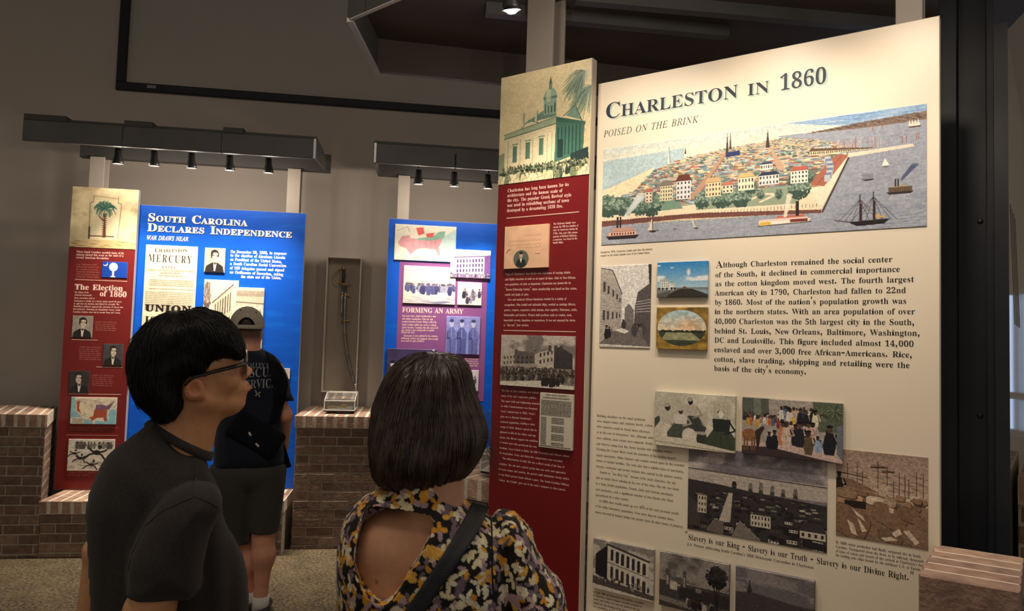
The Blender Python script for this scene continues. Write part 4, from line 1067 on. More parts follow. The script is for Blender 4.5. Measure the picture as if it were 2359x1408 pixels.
def pic_women():
    c = Cv(210, 140, (206, 200, 180), 8)
    c.tex(0.12, 6, 4, 3)
    c.rect(0, 0, 0.28, 0.86, (190, 186, 168), 0.6)
    c.rect(0.74, 0.1, 0.95, 0.6, (190, 182, 160), 0.7)
    for k in range(4):
        c.line([(0.76 + 0.05 * k, 0.14), (0.76 + 0.05 * k, 0.58)], 1, (150, 145, 128))
    c.ell(0.06, 0.62, 0.08, 0.16, (70, 80, 66))
    figure(c, 0.17, 0.88, 0.68, (196, 188, 170), (208, 200, 178), (60, 50, 42))
    c.ell(0.17, 0.72, 0.085, 0.13, (220, 212, 192))
    figure(c, 0.46, 0.68, 0.60, (190, 180, 165), (64, 68, 62), (44, 38, 34))
    figure(c, 0.34, 0.82, 0.55, (214, 206, 192), (78, 84, 72), (58, 48, 40))
    c.ell(0.45, 0.76, 0.09, 0.13, (222, 214, 196))
    c.ell(0.605, 0.80, 0.065, 0.13, (58, 62, 52))
    c.ell(0.605, 0.70, 0.06, 0.03, (170, 165, 150))
    c.ell(0.64, 0.45, 0.05, 0.13, (188, 180, 160), 0.6)
    figure(c, 0.84, 0.95, 0.68, (44, 50, 46), (66, 74, 58), (150, 130, 110))
    c.ell(0.835, 0.34, 0.035, 0.07, (226, 220, 204))
    c.poly([(0, 0.86), (0.3, 0.82), (0.6, 0.88), (1, 0.96), (1, 1), (0, 1)], (212, 204, 182))
    c.line([(0, 0.92), (1, 0.99)], 1.5, (130, 124, 106))
    return ink(c, 0.18, 5)


def pic_auction():
    c = Cv(250, 160, (170, 160, 150), 12)
    c.rect(0, 0, 0.28, 0.4, (92, 98, 88))
    c.rect(0.12, 0, 0.20, 0.4, (120, 122, 108))
    c.rect(0.72, 0, 1, 0.5, (92, 100, 82))
    for k in range(60):
        t, L = c.R.rand() * 6.28, 0.05 + 0.05 * c.R.rand()
        x, y = (0.93, 0.14) if k % 2 else (0.8, 0.22)
        c.line([(x, y), (x + L * math.cos(t), y + L * math.sin(t) * c.r)], 1.2, (40, 52, 40) if k % 3 else (150, 155, 120))
    cols = [(210, 190, 170), (200, 110, 70), (60, 52, 58), (225, 215, 205), (150, 70, 62), (96, 104, 124), (205, 160, 80)]
    c.people(0.02, 0.42, 0.38, 0.52, 34, 0.16, cols)
    c.people(0.40, 0.75, 0.28, 0.45, 20, 0.24, [(225, 215, 205), (210, 170, 150), (70, 90, 130), (230, 220, 190), (40, 38, 46)])
    c.rect(0.51, 0.3, 0.545, 0.42, (224, 190, 70))
    c.rect(0, 0.78, 1, 1, (206, 178, 168))
    c.poly([(0, 0.86), (0.3, 0.84), (0.75, 0.95), (1, 1.0), (1, 1), (0, 1)], (66, 54, 56))
    c.people(0.40, 0.74, 0.58, 0.72, 16, 0.30, [(215, 170, 155), (225, 205, 195), (190, 90, 60), (170, 150, 150)])
    c.ell(0.08, 0.66, 0.08, 0.11, (150, 104, 66))
    for x in (0.03, 0.06, 0.11, 0.135):
        c.line([(x, 0.70), (x, 0.92)], 4, (120, 84, 56))
    c.poly([(0.14, 0.58), (0.22, 0.48), (0.24, 0.52), (0.2, 0.64), (0.18, 0.9), (0.16, 0.9)], (60, 46, 42))
    c.poly([(0.26, 0.60), (0.36, 0.60), (0.38, 0.72), (0.30, 0.76)], (226, 214, 196))
    c.people(0.27, 0.36, 0.86, 0.88, 3, 0.30, [(36, 34, 44)])
    c.people(0.42, 0.62, 0.76, 0.8, 7, 0.38, [(40, 40, 46), (30, 36, 44), (206, 130, 90), (215, 190, 170)])
    c.people(0.68, 0.74, 0.90, 0.92, 1, 0.46, [(98, 84, 62)])
    c.people(0.76, 0.80, 0.84, 0.86, 2, 0.24, [(150, 170, 195)])
    c.people(0.86, 0.93, 0.86, 0.88, 2, 0.46, [(34, 36, 42)])
    c.poly([(0.95, 0.4), (1, 0.36), (1, 0.95), (0.95, 0.85)], (110, 116, 128))
    return c.tex(0.18, 60, 40, 4)


def pic_city_engraving():
    c = Cv(330, 250, (128, 120, 124), 14)
    c.cloud((196, 186, 180), 0.6, 4, 3, 5, 0, 0.28, 0.8)
    c.tex(0.15, 10, 18, 2)
    c.rect(0, 0.28, 1, 0.46, (190, 178, 166))
    c.line([(0, 0.27), (0.4, 0.285), (1, 0.30)], 3, (70, 64, 64))
    for k in range(40):
        x, y = c.R.rand(), 0.30 + 0.14 * c.R.rand()
        c.line([(x, y), (x + 0.1, y + 0.003)], 1, (140, 130, 124), 0.6)
    c.poly([(0, 0.40), (0.25, 0.42), (0.45, 0.45), (1, 0.50), (1, 1), (0, 1)], (58, 54, 54))
    for x, h in ((0.475, 0.11), (0.55, 0.13), (0.63, 0.11), (0.705, 0.09), (0.79, 0.11)):
        for q in (-0.014, 0, 0.014):
            c.line([(x + q, 0.47), (x + q * 0.5, 0.47 - h)], 1.6, (52, 50, 46))
        c.poly([(x - 0.016, 0.46), (x, 0.40), (x + 0.016, 0.46)], (66, 66, 56))
    c.house(0.34, 0.36, 0.372, 0.46, (60, 56, 56), (48, 44, 44), 1, 1, rh=0.4)
    for k in range(150):
        x, y = c.R.rand(), 0.5 + 0.46 * c.R.rand() ** 1.2
        s = 0.4 + 1.6 * (y - 0.45)
        if c.R.rand() < 0.45:
            c.tree(x, y, 0.03 * s, 0.03 * s, (34, 32, 34), (80, 76, 72), 12)
        else:
            b = 60 + 130 * c.R.rand()
            c.house(x - 0.03 * s, y - 0.03 * s, x + 0.03 * s, y + 0.035 * s, (b + 20, b + 12, b), (46, 42, 44), 3, 1, (50, 46, 46), 0.45)
    c.poly([(0.24, 0.86), (0.33, 0.84), (0.345, 0.5), (0.315, 0.5)], (190, 178, 164))
    c.poly([(0, 0.58), (0.1, 0.7), (0.1, 0.95), (0, 0.95)], (72, 66, 64))
    c.house(0.08, 0.56, 0.15, 0.78, (198, 186, 168), (120, 110, 104), 3, 3, rh=0.05)
    c.house(0.48, 0.68, 0.62, 0.84, (204, 192, 172), (70, 64, 62), 6, 2, rh=0.15)
    c.house(0.82, 0.70, 0.99, 0.88, (206, 194, 176), (62, 56, 58), 4, 1, rh=0.55)
    c.poly([(0.34, 1), (0.40, 0.80), (0.55, 0.98), (0.55, 1)], (128, 120, 112))
    c.poly([(0.15, 0.98), (0.2, 0.84), (0.28, 0.84), (0.28, 1)], (110, 102, 94))
    c.poly([(0.84, 0.90), (1, 0.92), (1, 0.99), (0.84, 0.98)], (40, 36, 38))
    return ink(c, 0.25, 4)


def pic_cotton():
    c = Cv(220, 240, (176, 150, 130), 15)
    c.ramp(0, 0, 1, 0.5, (160, 136, 120), (196, 172, 150))
    dk, md, lt = (74, 56, 44), (132, 104, 82), (216, 196, 172)
    for x, t in ((0.13, 0.16), (0.24, 0.14), (0.30, 0.22), (0.47, 0.1), (0.57, 0.15), (0.64, 0.3), (0.70, 0.2), (0.76, 0.22), (0.80, 0.28), (0.88, 0.18), (0.95, 0.2)):
        c.line([(x, 0.5), (x, t)], 2, dk, 0.85)
        for k in range(3):
            y = t + 0.05 + 0.07 * k
            c.line([(x - 0.06, y - 0.006), (x + 0.06, y + 0.004)], 1.3, dk, 0.8)
    c.line([(0.40, 0.175), (0.55, 0.165)], 5, dk)
    c.line([(0.52, 0.215), (0.64, 0.205)], 4, dk)
    c.line([(0.05, 0.27), (0.35, 0.30)], 3, dk)
    c.poly([(0.4, 0.42), (0.6, 0.36), (0.58, 0.46), (0.5, 0.47)], (196, 174, 150))
    c.poly([(0.1, 0.33), (0.2, 0.34), (0.5, 0.46), (0.1, 0.42)], md)
    c.poly([(0.75, 0.5), (0.87, 0.44), (1, 0.47), (1, 0.56), (0.75, 0.56)], (205, 186, 164))
    c.rect(0.82, 0.49, 0.87, 0.51, dk)
    c.rect(0.88, 0.49, 0.94, 0.53, dk)
    c.poly([(0, 0.42), (0.3, 0.44), (0.6, 0.50), (1, 0.56), (1, 1), (0, 1)], (140, 114, 92))
    c.people(0.03, 0.06, 0.50, 0.52, 1, 0.22, [(40, 32, 28)])

    def bale(x, y, rx, ry, t, col):
        ca, sa = math.cos(t), math.sin(t)
        p = []
        for k in range(24):
            a = k * math.pi / 12
            ux = abs(math.cos(a)) ** 0.6 * math.copysign(1, math.cos(a)) * rx
            uy = abs(math.sin(a)) ** 0.6 * math.copysign(1, math.sin(a)) * ry
            p.append((x + ux * ca - uy * sa, y + (ux * sa + uy * ca)))
        q = [(a + 0.008, b + 0.012) for a, b in p]
        c.poly(q, dk).poly(p, col)
    for k in range(26):
        x, y = 0.05 + 0.95 * c.R.rand(), 0.48 + 0.12 * c.R.rand()
        bale(x, y, 0.05, 0.03, 0.1, A(md) * (0.8 + 0.8 * c.R.rand()))
    c.rect(0.1, 0.58, 0.34, 0.66, (44, 34, 30))
    bale(0.12, 0.50, 0.12, 0.055, 0.1, (150, 122, 96))
    bale(0.44, 0.55, 0.1, 0.05, 0.05, lt)
    bale(0.60, 0.54, 0.07, 0.05, 0.2, (176, 152, 126))
    bale(0.58, 0.70, 0.20, 0.11, 0.45, (136, 108, 84))
    bale(0.80, 0.65, 0.11, 0.08, 0.3, (128, 100, 80))
    for k in range(5):
        bale(0.90 + 0.03 * k, 0.70 + 0.05 * k - 0.12 * (k > 2), 0.10, 0.035, 0.5, (132, 106, 84))
    bale(0.16, 0.82, 0.22, 0.17, 0.35, (132, 102, 80))
    bale(0.6, 0.92, 0.14, 0.07, 0.3, (124, 98, 78))
    bale(0.88, 0.9, 0.16, 0.10, 0.4, (138, 110, 88))
    for p in ([(0.13, 0.80), (0.2, 0.84), (0.25, 0.97), (0.18, 0.95)], [(0.24, 0.76), (0.28, 0.8), (0.35, 0.9), (0.3, 0.92)], [(0.18, 0.66), (0.3, 0.74), (0.34, 0.80), (0.24, 0.74)], [(0.62, 0.88), (0.7, 0.82), (0.73, 0.87), (0.66, 0.92)],
              [(0.74, 0.84), (0.8, 0.82), (0.91, 0.94), (0.87, 0.97)], [(0.5, 0.95), (0.62, 0.92), (0.68, 0.95), (0.55, 0.98)], [(0.59, 0.60), (0.64, 0.61), (0.64, 0.66), (0.6, 0.66)]):
        c.poly(p, lt)
    return c.tex(0.22, 50, 60, 6)


def pic_hall(dark=True):
    c = Cv(150, 130, (196, 188, 176), 16)
    c.cloud((120, 112, 108), 0.5, 3, 3, 4, 0, 0.6, 0.7)
    c.poly([(0.05, 0.3), (0.25, 0.08), (0.25, 0.78), (0.05, 0.7)], (36, 34, 38))
    c.poly([(0.25, 0.08), (0.93, 0.26), (0.93, 0.85), (0.25, 0.78)], (205, 196, 180))
    c.line([(0.24, 0.07), (0.93, 0.25)], 5, (66, 60, 58))
    for k in range(7):
        x = 0.30 + 0.088 * k
        y = 0.12 + 0.024 * k
        c.rect(x, y + 0.06, x + 0.05, y + 0.26, (50, 46, 50)).ell(x + 0.025, y + 0.06, 0.025, 0.03, (50, 46, 50))
        c.rect(x, y + 0.40, x + 0.05, y + 0.60, (58, 52, 54)).ell(x + 0.025, y + 0.40, 0.025, 0.03, (58, 52, 54))
        if k % 2 == 0:
            c.rect(x - 0.022, y + 0.02, x - 0.008, y + 0.62, (222, 214, 198))
    c.line([(0.25, 0.42), (0.93, 0.56)], 2, (100, 92, 86))
    c.poly([(0, 0.74), (0.3, 0.78), (1, 0.88), (1, 1), (0, 0.9)], (84, 76, 72))
    c.people(0.1, 0.95, 0.78, 0.9, 24, 0.10, [(46, 42, 46), (80, 72, 70), (150, 140, 130)])
    c.poly([(0, 0.90), (0, 1), (1, 1), (1, 0.97)], (206, 198, 184))
    return ink(c, 0.22, 6)


def pic_ruin_tree():
    c = Cv(160, 135, (150, 142, 134), 17)
    c.cloud((88, 82, 80), 0.45, 3, 2, 9, 0, 0.5, 0.8)
    c.rect(0, 0.52, 1, 1, (72, 66, 64))
    for x, t, w in ((0.1, 0.3, 0.06), (0.35, 0.28, 0.05), (0.25, 0.42, 0.08)):
        c.rect(x, t, x + w, 0.6, (92, 84, 82)).rect(x + 0.01, t + 0.12, x + w - 0.02, 0.58, (176, 166, 154))
    c.rect(0.16, 0.52, 0.27, 0.66, (198, 188, 168))
    c.rect(0.3, 0.58, 1, 0.8, (52, 48, 48))
    c.rect(0.54, 0.55, 0.62, 0.62, (160, 150, 142), 0.7)
    c.tree(0.83, 0.28, 0.15, 0.2, (34, 32, 34), (70, 66, 64), 160)
    for q in (-0.04, 0, 0.04):
        c.line([(0.83 + q, 0.4), (0.84, 0.92)], 2.5, (36, 34, 34))
    c.poly([(0, 0.8), (0.5, 0.86), (1, 0.95), (1, 1), (0, 0.9)], (126, 118, 110))
    c.people(0.4, 0.8, 0.86, 0.96, 12, 0.17, [(40, 36, 40), (66, 60, 60), (180, 170, 160)])
    return ink(c, 0.25, 7)


def pic_fort():
    c = Cv(170, 160, (112, 106, 108), 18)
    c.cloud((150, 142, 140), 0.45, 2, 5, 12, 0, 0.5, 0.7)
    c.line([(0, 0.2), (0.5, 0.16), (1, 0.3)], 4, (150, 142, 138), 0.6)
    c.rect(0, 0.46, 1, 1, (84, 78, 78))
    c.poly([(0, 0.44), (0.25, 0.40), (1, 0.5), (1, 0.78), (0, 0.8)], (74, 68, 68))
    c.poly([(0.15, 0.42), (0.19, 0.22), (0.23, 0.42)], (60, 56, 56))
    c.line([(0.19, 0.44), (0.19, 0.2)], 2, (44, 42, 44))
    for k in range(50):
        c.line([(0.02 * k, 0.43 + 0.0016 * k), (0.02 * k, 0.76)], 1, (56, 52, 52), 0.6)
    return ink(c, 0.2, 3)


def pic_courthouse():
    c = Cv(230, 280, (232, 216, 172), 19)
    c.tex(0.05, 5, 4, 3)
    gd, gm = (44, 88, 78), (120, 150, 128)
    paper = (236, 222, 182)
    c.poly([(0.03, 0.72), (0.0, 0.72), (0, 0.95), (0.1, 0.95), (0.09, 0.70)], (150, 160, 130))
    # long wall, side wall
    c.poly([(0.07, 0.56), (0.64, 0.50), (0.63, 0.86), (0.07, 0.88)], paper)
    c.poly([(0.64, 0.49), (0.94, 0.55), (0.93, 0.80), (0.63, 0.86)], (78, 120, 104))
    c.poly([(0.06, 0.55), (0.64, 0.46), (0.64, 0.51), (0.06, 0.58)], (170, 184, 152))
    c.line([(0.06, 0.585), (0.64, 0.515)], 2, gd)
    c.line([(0.06, 0.545), (0.64, 0.455)], 1.5, gd)
    c.poly([(0.64, 0.455), (0.95, 0.54), (0.95, 0.57), (0.64, 0.50)], (64, 104, 92))
    c.poly([(0.26, 0.50), (0.34, 0.44), (0.46, 0.475)], paper).line([(0.25, 0.515), (0.34, 0.445), (0.45, 0.485)], 1.5, gd)
    c.poly([(0.28, 0.47), (0.5, 0.38), (0.64, 0.41), (0.64, 0.45)], (112, 146, 128))
    c.poly([(0.74, 0.46), (0.84, 0.38), (0.90, 0.52)], (120, 150, 130)).line([(0.72, 0.46), (0.84, 0.38), (0.91, 0.53)], 2, gd)
    for x in (0.27, 0.42):
        c.rect(x - 0.014, 0.37, x + 0.014, 0.47, (214, 208, 168)).line([(x + 0.014, 0.37), (x + 0.014, 0.47)], 1.5, gd)
    # cupola
    c.rect(0.50, 0.28, 0.64, 0.42, (156, 178, 150))
    for k in range(4):
        c.rect(0.512 + 0.034 * k, 0.30, 0.528 + 0.034 * k, 0.41, (62, 104, 96))
    c.ell(0.57, 0.27, 0.072, 0.08, (150, 176, 156)).rect(0.495, 0.265, 0.645, 0.285, (90, 128, 114))
    c.ell(0.55, 0.255, 0.03, 0.06, (214, 212, 174), 0.7)
    c.rect(0.553, 0.14, 0.587, 0.2, (116, 148, 132)).poly([(0.555, 0.145), (0.57, 0.08), (0.585, 0.145)], (70, 108, 98))
    for x in (0.17, 0.315, 0.465):
        y = 0.66 - (x - 0.17) * 0.12
        c.rect(x, y, x + 0.045, y + 0.15, (96, 130, 108))
        c.line([(x, y), (x, y + 0.15)], 1.5, gd)
        c.rect(x - 0.012, y - 0.02, x + 0.057, y - 0.01, gm)
    for x in (0.11, 0.25, 0.39, 0.55, 0.6):
        c.line([(x, 0.60), (x, 0.84)], 1.2, gm, 0.8)
    for k in range(7):
        c.line([(0.665 + 0.038 * k, 0.56), (0.665 + 0.038 * k, 0.80)], 2.4, (34, 72, 64))
    c.rect(0.66, 0.66, 0.72, 0.82, (40, 66, 62))
    c.poly([(0.80, 0.80), (0.98, 0.76), (0.99, 0.86), (0.80, 0.87)], (46, 66, 66))
    c.people(0.05, 0.98, 0.88, 0.94, 150, 0.055, [(110, 126, 96), (206, 200, 158), (66, 84, 70), (150, 158, 122)], (80, 92, 74))
    c.people(0.02, 0.98, 0.97, 1.03, 40, 0.11, [(222, 212, 168), (56, 72, 64), (130, 140, 104), (236, 226, 186)], (80, 88, 70))
    for k in range(300):
        t = 2.2 + 2.2 * c.R.rand()
        x, y = (0.93, 0.10) if k % 3 else (1.0, 0.24)
        L = 0.12 + 0.16 * c.R.rand()
        ex = x + L * math.cos(t) * 1.0 + 0.04
        ey = y - L * math.sin(t) * 0.5 + 0.1 * c.R.rand() + 0.10
        c.line([(x, y), ((x + ex) / 2, (y + ey) / 2 - 0.03), (ex, ey)], 1, (70, 104, 92) if k % 2 else (150, 164, 140), 0.8)
    c.ell(0.94, 0.14, 0.05, 0.06, (170, 176, 158), 0.6, 0.8)
    return ink(c, 0.12, 5)


def pic_letter():
    c = Cv(130, 130, (226, 182, 148), 21)
    c.tex(0.05, 4, 4, 2)
    for k, y in enumerate((0.24, 0.36, 0.45, 0.52)):
        c.script(0.1 + 0.2 * (k == 3), 0.86, y, 0.05, (160, 112, 88), 1, 0.6)
    c.line([(0.06, 0.63), (0.1, 0.56), (0.15, 0.55)], 2, (70, 60, 50))
    c.poly([(0.68, 0.66), (0.78, 0.67), (0.87, 0.655), (0.78, 0.685)], (40, 34, 32))
    c.ell(0.40, 0.78, 0.175, 0.21, (96, 104, 92))
    c.poly([(0.28, 0.93), (0.31, 0.80), (0.40, 0.74), (0.49, 0.80), (0.52, 0.93), (0.40, 0.985)], (40, 46, 48))
    c.poly([(0.37, 0.76), (0.43, 0.76), (0.40, 0.88)], (220, 214, 204))
    c.ell(0.40, 0.69, 0.042, 0.06, (196, 170, 148)).ell(0.40, 0.64, 0.045, 0.03, (40, 36, 34))
    return c


def pic_ruins():
    c = Cv(210, 160, (190, 180, 168), 22)
    c.cloud((104, 96, 92), 0.35, 3, 3, 21, 0, 0.5, 0.8)
    c.poly([(0.02, 0.40), (0.22, 0.33), (0.22, 0.62), (0.02, 0.66)], (176, 166, 152))
    c.poly([(0.2, 0.30), (0.5, 0.34), (0.5, 0.62), (0.2, 0.62)], (96, 88, 84))
    c.poly([(0.48, 0.36), (0.76, 0.22), (0.76, 0.66), (0.48, 0.62)], (186, 176, 160))
    c.poly([(0.74, 0.2), (0.83, 0.22), (0.98, 0.34), (0.98, 0.70), (0.74, 0.68)], (62, 56, 56))
    for x in (0.66, 0.74, 0.81, 0.47, 0.21):
        c.rect(x, 0.18 + (x < 0.6) * 0.1, x + 0.04, 0.3, (70, 64, 62))
    for i in range(4):
        for j in range(2):
            c.rect(0.55 + 0.05 * i, 0.34 - 0.02 * i + 0.13 * j, 0.57 + 0.05 * i, 0.41 - 0.02 * i + 0.13 * j, (56, 50, 50))
            c.rect(0.05 + 0.045 * i, 0.43 - 0.01 * i + 0.1 * j, 0.07 + 0.045 * i, 0.48 - 0.01 * i + 0.1 * j, (90, 82, 78))
            c.rect(0.24 + 0.06 * i, 0.40 + 0.1 * j, 0.265 + 0.06 * i, 0.46 + 0.1 * j, (60, 54, 52))
    c.poly([(0.2, 0.56), (0.5, 0.54), (0.54, 0.62), (0.2, 0.64)], (156, 146, 134))
    c.rect(0, 0.62, 1, 0.92, (128, 120, 110))
    c.people(0.0, 1, 0.70, 0.92, 200, 0.13, [(70, 64, 60), (150, 142, 130), (44, 40, 40), (104, 96, 90)])
    c.poly([(0, 0.92), (0.6, 0.86), (1, 0.95), (1, 1), (0, 1)], (214, 206, 190))
    c.people(0.6, 0.8, 0.92, 0.98, 8, 0.2, [(44, 40, 40)])
    return ink(c, 0.25, 9)


def pic_list():
    c = Cv(110, 160, (206, 198, 178), 23)
    k_ = (52, 48, 46)
    c.type_(0.18, 0.85, 0.055, 0.04, k_, 0.95)
    c.type_(0.1, 0.9, 0.10, 0.022, k_)
    for k in range(11):
        c.type_(0.05, 0.95, 0.15 + 0.026 * k, 0.018, k_, 0.75)
    for k in range(17):
        y = 0.46 + 0.03 * k
        c.type_(0.06, 0.22, y, 0.018, k_, 0.85)
        if k % 5 != 4:
            c.type_(0.38, 0.75, y, 0.018, k_, 0.85)
    c.type_(0.05, 0.95, 0.975, 0.018, k_, 0.85)
    return c


def pic_palmetto():
    c = Cv(160, 140, (220, 204, 162), 24)
    c.tex(0.14, 6, 6, 3)
    c.cloud((168, 144, 104), 0.62, 4, 4, 8, 0, 1, 0.5)
    c.poly([(0.32, 0.2), (0.72, 0.2), (0.72, 0.86), (0.32, 0.86)], (228, 216, 180), 0.8)
    g = (150, 136, 104)
    c.line([(0.33, 0.14), (0.33, 0.24), (0.28, 0.26), (0.29, 0.82)], 2.5, g)
    c.line([(0.70, 0.14), (0.70, 0.24), (0.75, 0.26), (0.72, 0.82)], 2, g)
    c.line([(0.33, 0.14), (0.70, 0.17)], 1.5, g)
    c.line([(0.29, 0.66), (0.29, 0.84)], 4, (80, 66, 50))
    c.line([(0.29, 0.80), (0.66, 0.80)], 2.5, (82, 70, 54))
    c.poly([(0.49, 0.82), (0.50, 0.5), (0.48, 0.42), (0.53, 0.42), (0.52, 0.5), (0.54, 0.82)], (120, 76, 52))
    for k in range(11):
        c.line([(0.48, 0.45 + 0.035 * k), (0.54, 0.43 + 0.035 * k)], 1.5, (70, 44, 34))
    c.line([(0.43, 0.48), (0.5, 0.55)], 3, (120, 70, 50))
    for k in range(70):
        t = c.R.rand() * 6.28
        L = 0.11 + 0.07 * c.R.rand()
        x, y = 0.51, 0.34
        c.line([(x, y), (x + L * 0.8 * math.cos(t), y + L * math.sin(t) * 0.6 - 0.02), (x + L * math.cos(t), y + L * math.sin(t) * 0.8 + 0.03)], 1.6, (48, 92, 78) if k % 3 else (88, 128, 104), 0.9)
    c.poly([(0, 0.9), (0.3, 0.86), (0.7, 0.86), (1, 0.88), (1, 1), (0, 1)], (206, 182, 132))
    for k in range(40):
        x, y = c.R.rand(), 0.88 + 0.12 * c.R.rand()
        c.line([(x, y), (x + 0.08, y + 0.03 * (c.R.rand() - 0.5))], 1.3, (150, 120, 82), 0.7)
    return c


def pic_flag():
    c = Cv(70, 46, (24, 70, 170), 25)
    w = (226, 232, 240)
    c.ell(0.14, 0.16, 0.09, 0.13, w).ell(0.12, 0.11, 0.08, 0.12, (24, 70, 170))
    c.rect(0.42, 0.45, 0.48, 0.92, w).rect(0.36, 0.9, 0.54, 0.95, w)
    for k in range(22):
        t = k * 0.2856
        c.line([(0.45, 0.36), (0.45 + 0.15 * math.cos(t), 0.33 + 0.24 * math.sin(t))], 3, w)
    return c


def pic_portrait(seed, bg=(150, 142, 132), coat=(40, 36, 36), beard=False, turn=0.0, hair=(46, 40, 38), look=1.0):
    c = Cv(70, 84, bg, seed)
    c.tex(0.12, 4, 4, seed)
    sk = (206, 190, 172)
    x = 0.5 + turn
    c.poly([(0.04, 1), (0.10, 0.74), (0.36, 0.60), (0.64, 0.60), (0.90, 0.74), (0.97, 1)], coat)
    c.poly([(0.42, 0.58), (0.60, 0.58), (0.54, 0.94), (0.48, 0.94)], (222, 214, 202))
    c.poly([(0.43, 0.60), (0.60, 0.60), (0.52, 0.70)], (60, 54, 54))
    c.poly([(0.40, 0.58), (0.36, 0.72), (0.48, 0.98), (0.44, 0.62)], A(coat) * 0.6)
    c.rect(0.44, 0.46, 0.58, 0.60, A(sk) * 0.85)
    c.ell(x, 0.33, 0.155, 0.215, sk)
    c.ell(x - 0.02, 0.19, 0.18, 0.12, hair)
    c.ell(x - 0.15, 0.30, 0.05, 0.13, hair).ell(x + 0.15, 0.28, 0.045, 0.10, hair)
    c.ell(x + 0.02, 0.26, 0.12, 0.075, sk)
    for q in (-0.06, 0.075):
        c.ell(x + q, 0.325, 0.035, 0.018, A(sk) * 0.55).line([(x + q - 0.04, 0.295), (x + q + 0.04, 0.292)], 1.6, A(sk) * 0.45)
    c.line([(x + 0.02, 0.33), (x + 0.04, 0.405), (x, 0.412)], 1.4, A(sk) * 0.65)
    c.line([(x - 0.045, 0.455), (x + 0.06, 0.452)], 1.6, A(sk) * 0.5)
    c.poly([(x - 0.155, 0.33), (x - 0.11, 0.33), (x - 0.06, 0.53), (x - 0.12, 0.47)], A(sk) * 0.75)
    return ink(c, 0.1, seed)


def pic_usa(full=True):
    c = Cv(150, 95, (226, 216, 190), 27)
    c.cloud((150, 196, 206), 0.5, 3, 3, 5, 0, 1, 0.0)
    sea, red, pur = (138, 190, 200), (176, 84, 62), (120, 90, 120)
    c.poly([(0, 0), (0.08, 0), (0.1, 0.5), (0.25, 0.75), (0.5, 0.9), (0.5, 1), (0, 1)], sea)
    c.poly([(1, 0.3), (0.9, 0.5), (0.82, 0.7), (0.86, 1), (0.55, 1), (0.55, 0.85), (0.8, 0.92), (0.8, 0.7), (1, 0.2)], sea)
    c.rect(0.85, 0.45, 1, 1, sea)
    c.rect(0.03, 0.76, 0.3, 0.98, (228, 218, 192))
    us = [(0.10, 0.12), (0.30, 0.08), (0.58, 0.14), (0.66, 0.26), (0.78, 0.30), (0.86, 0.18), (0.95, 0.14), (0.90, 0.30), (0.83, 0.45), (0.78, 0.62), (0.80, 0.88), (0.76, 0.9), (0.72, 0.74), (0.58, 0.76), (0.48, 0.88), (0.38, 0.74), (0.2, 0.66), (0.10, 0.42)]
    c.poly(us, (226, 214, 184))
    c.poly([(0.12, 0.16), (0.2, 0.14), (0.18, 0.4), (0.24, 0.62), (0.14, 0.5)], red)
    c.poly([(0.52, 0.44), (0.80, 0.42), (0.79, 0.62), (0.80, 0.88), (0.76, 0.9), (0.72, 0.74), (0.58, 0.76), (0.48, 0.88), (0.42, 0.74), (0.50, 0.70)], red)
    c.poly([(0.55, 0.28), (0.66, 0.26), (0.78, 0.32), (0.94, 0.14), (0.84, 0.44), (0.54, 0.46)], pur)
    c.cloud((150, 140, 126), 0.58, 12, 10, 9, 0.1, 0.7, 0.35)
    c.line(us + us[:1], 1, (110, 96, 84), 0.8)
    for k in range(9):
        c.line([(0.54 + 0.03 * k, 0.44), (0.53 + 0.032 * k, 0.74)], 1, (120, 56, 44), 0.6)
    for k in range(4):
        c.type_(0.05, 0.28, 0.82 + 0.045 * k, 0.025, (120, 110, 96), 0.7)
    return c.tex(0.08, 20, 14, 3)


def pic_cartoon():
    c = Cv(130, 92, (206, 202, 190), 28)
    k_ = (38, 36, 36)
    c.people(0.15, 0.95, 0.26, 0.32, 40, 0.2, [(130, 126, 118), (90, 86, 82)])
    for (x, y, s_) in ((0.62, 0.42, 1.3), (0.14, 0.45, 0.7), (0.27, 0.6, 0.8), (0.52, 0.8, 0.9)):
        c.ell(x, y, 0.06 * s_, 0.06 * s_, k_).ell(x + 0.05 * s_, y - 0.13 * s_, 0.03 * s_, 0.05 * s_, k_)
        for q in ((-0.2, 0.12), (0.16, -0.05), (0.14, 0.14), (-0.12, -0.08)):
            c.line([(x, y), (x + q[0] * s_ * 0.6, y + q[1] * s_ * 0.4), (x + q[0] * s_, y + q[1] * s_ * 1.2)], 4 * s_, k_)
    c.line([(0.62, 0.42), (0.45, 0.5), (0.30, 0.58)], 3, k_)
    for k in range(26):
        x, y = c.R.rand(), 0.65 + 0.32 * c.R.rand()
        c.line([(x, y), (x + 0.12, y + 0.04)], 1.5, (96, 92, 88), 0.7)
    return c.tex(0.12, 20, 20, 3)


def pic_broadsheet():
    c = Cv(150, 430, (226, 214, 184), 29)
    c.tex(0.06, 8, 16, 3)
    c.cloud((186, 178, 158), 0.66, 5, 9, 6, 0, 1, 0.5)
    k_ = (96, 88, 76)
    c.type_(0.03, 0.97, 0.165, 0.012, k_, 0.9)
    c.type_(0.3, 0.7, 0.18, 0.009, k_, 0.9)
    c.type_(0.28, 0.72, 0.198, 0.010, k_, 0.9)
    for k in range(18):
        y = 0.225 + 0.011 * k
        if k not in (4, 6):
            c.type_(0.04 if k > 5 else 0.1, 0.95, y, 0.006, k_, 0.6)
    c.type_(0.3, 0.7, 0.44, 0.006, k_, 0.6)
    return c


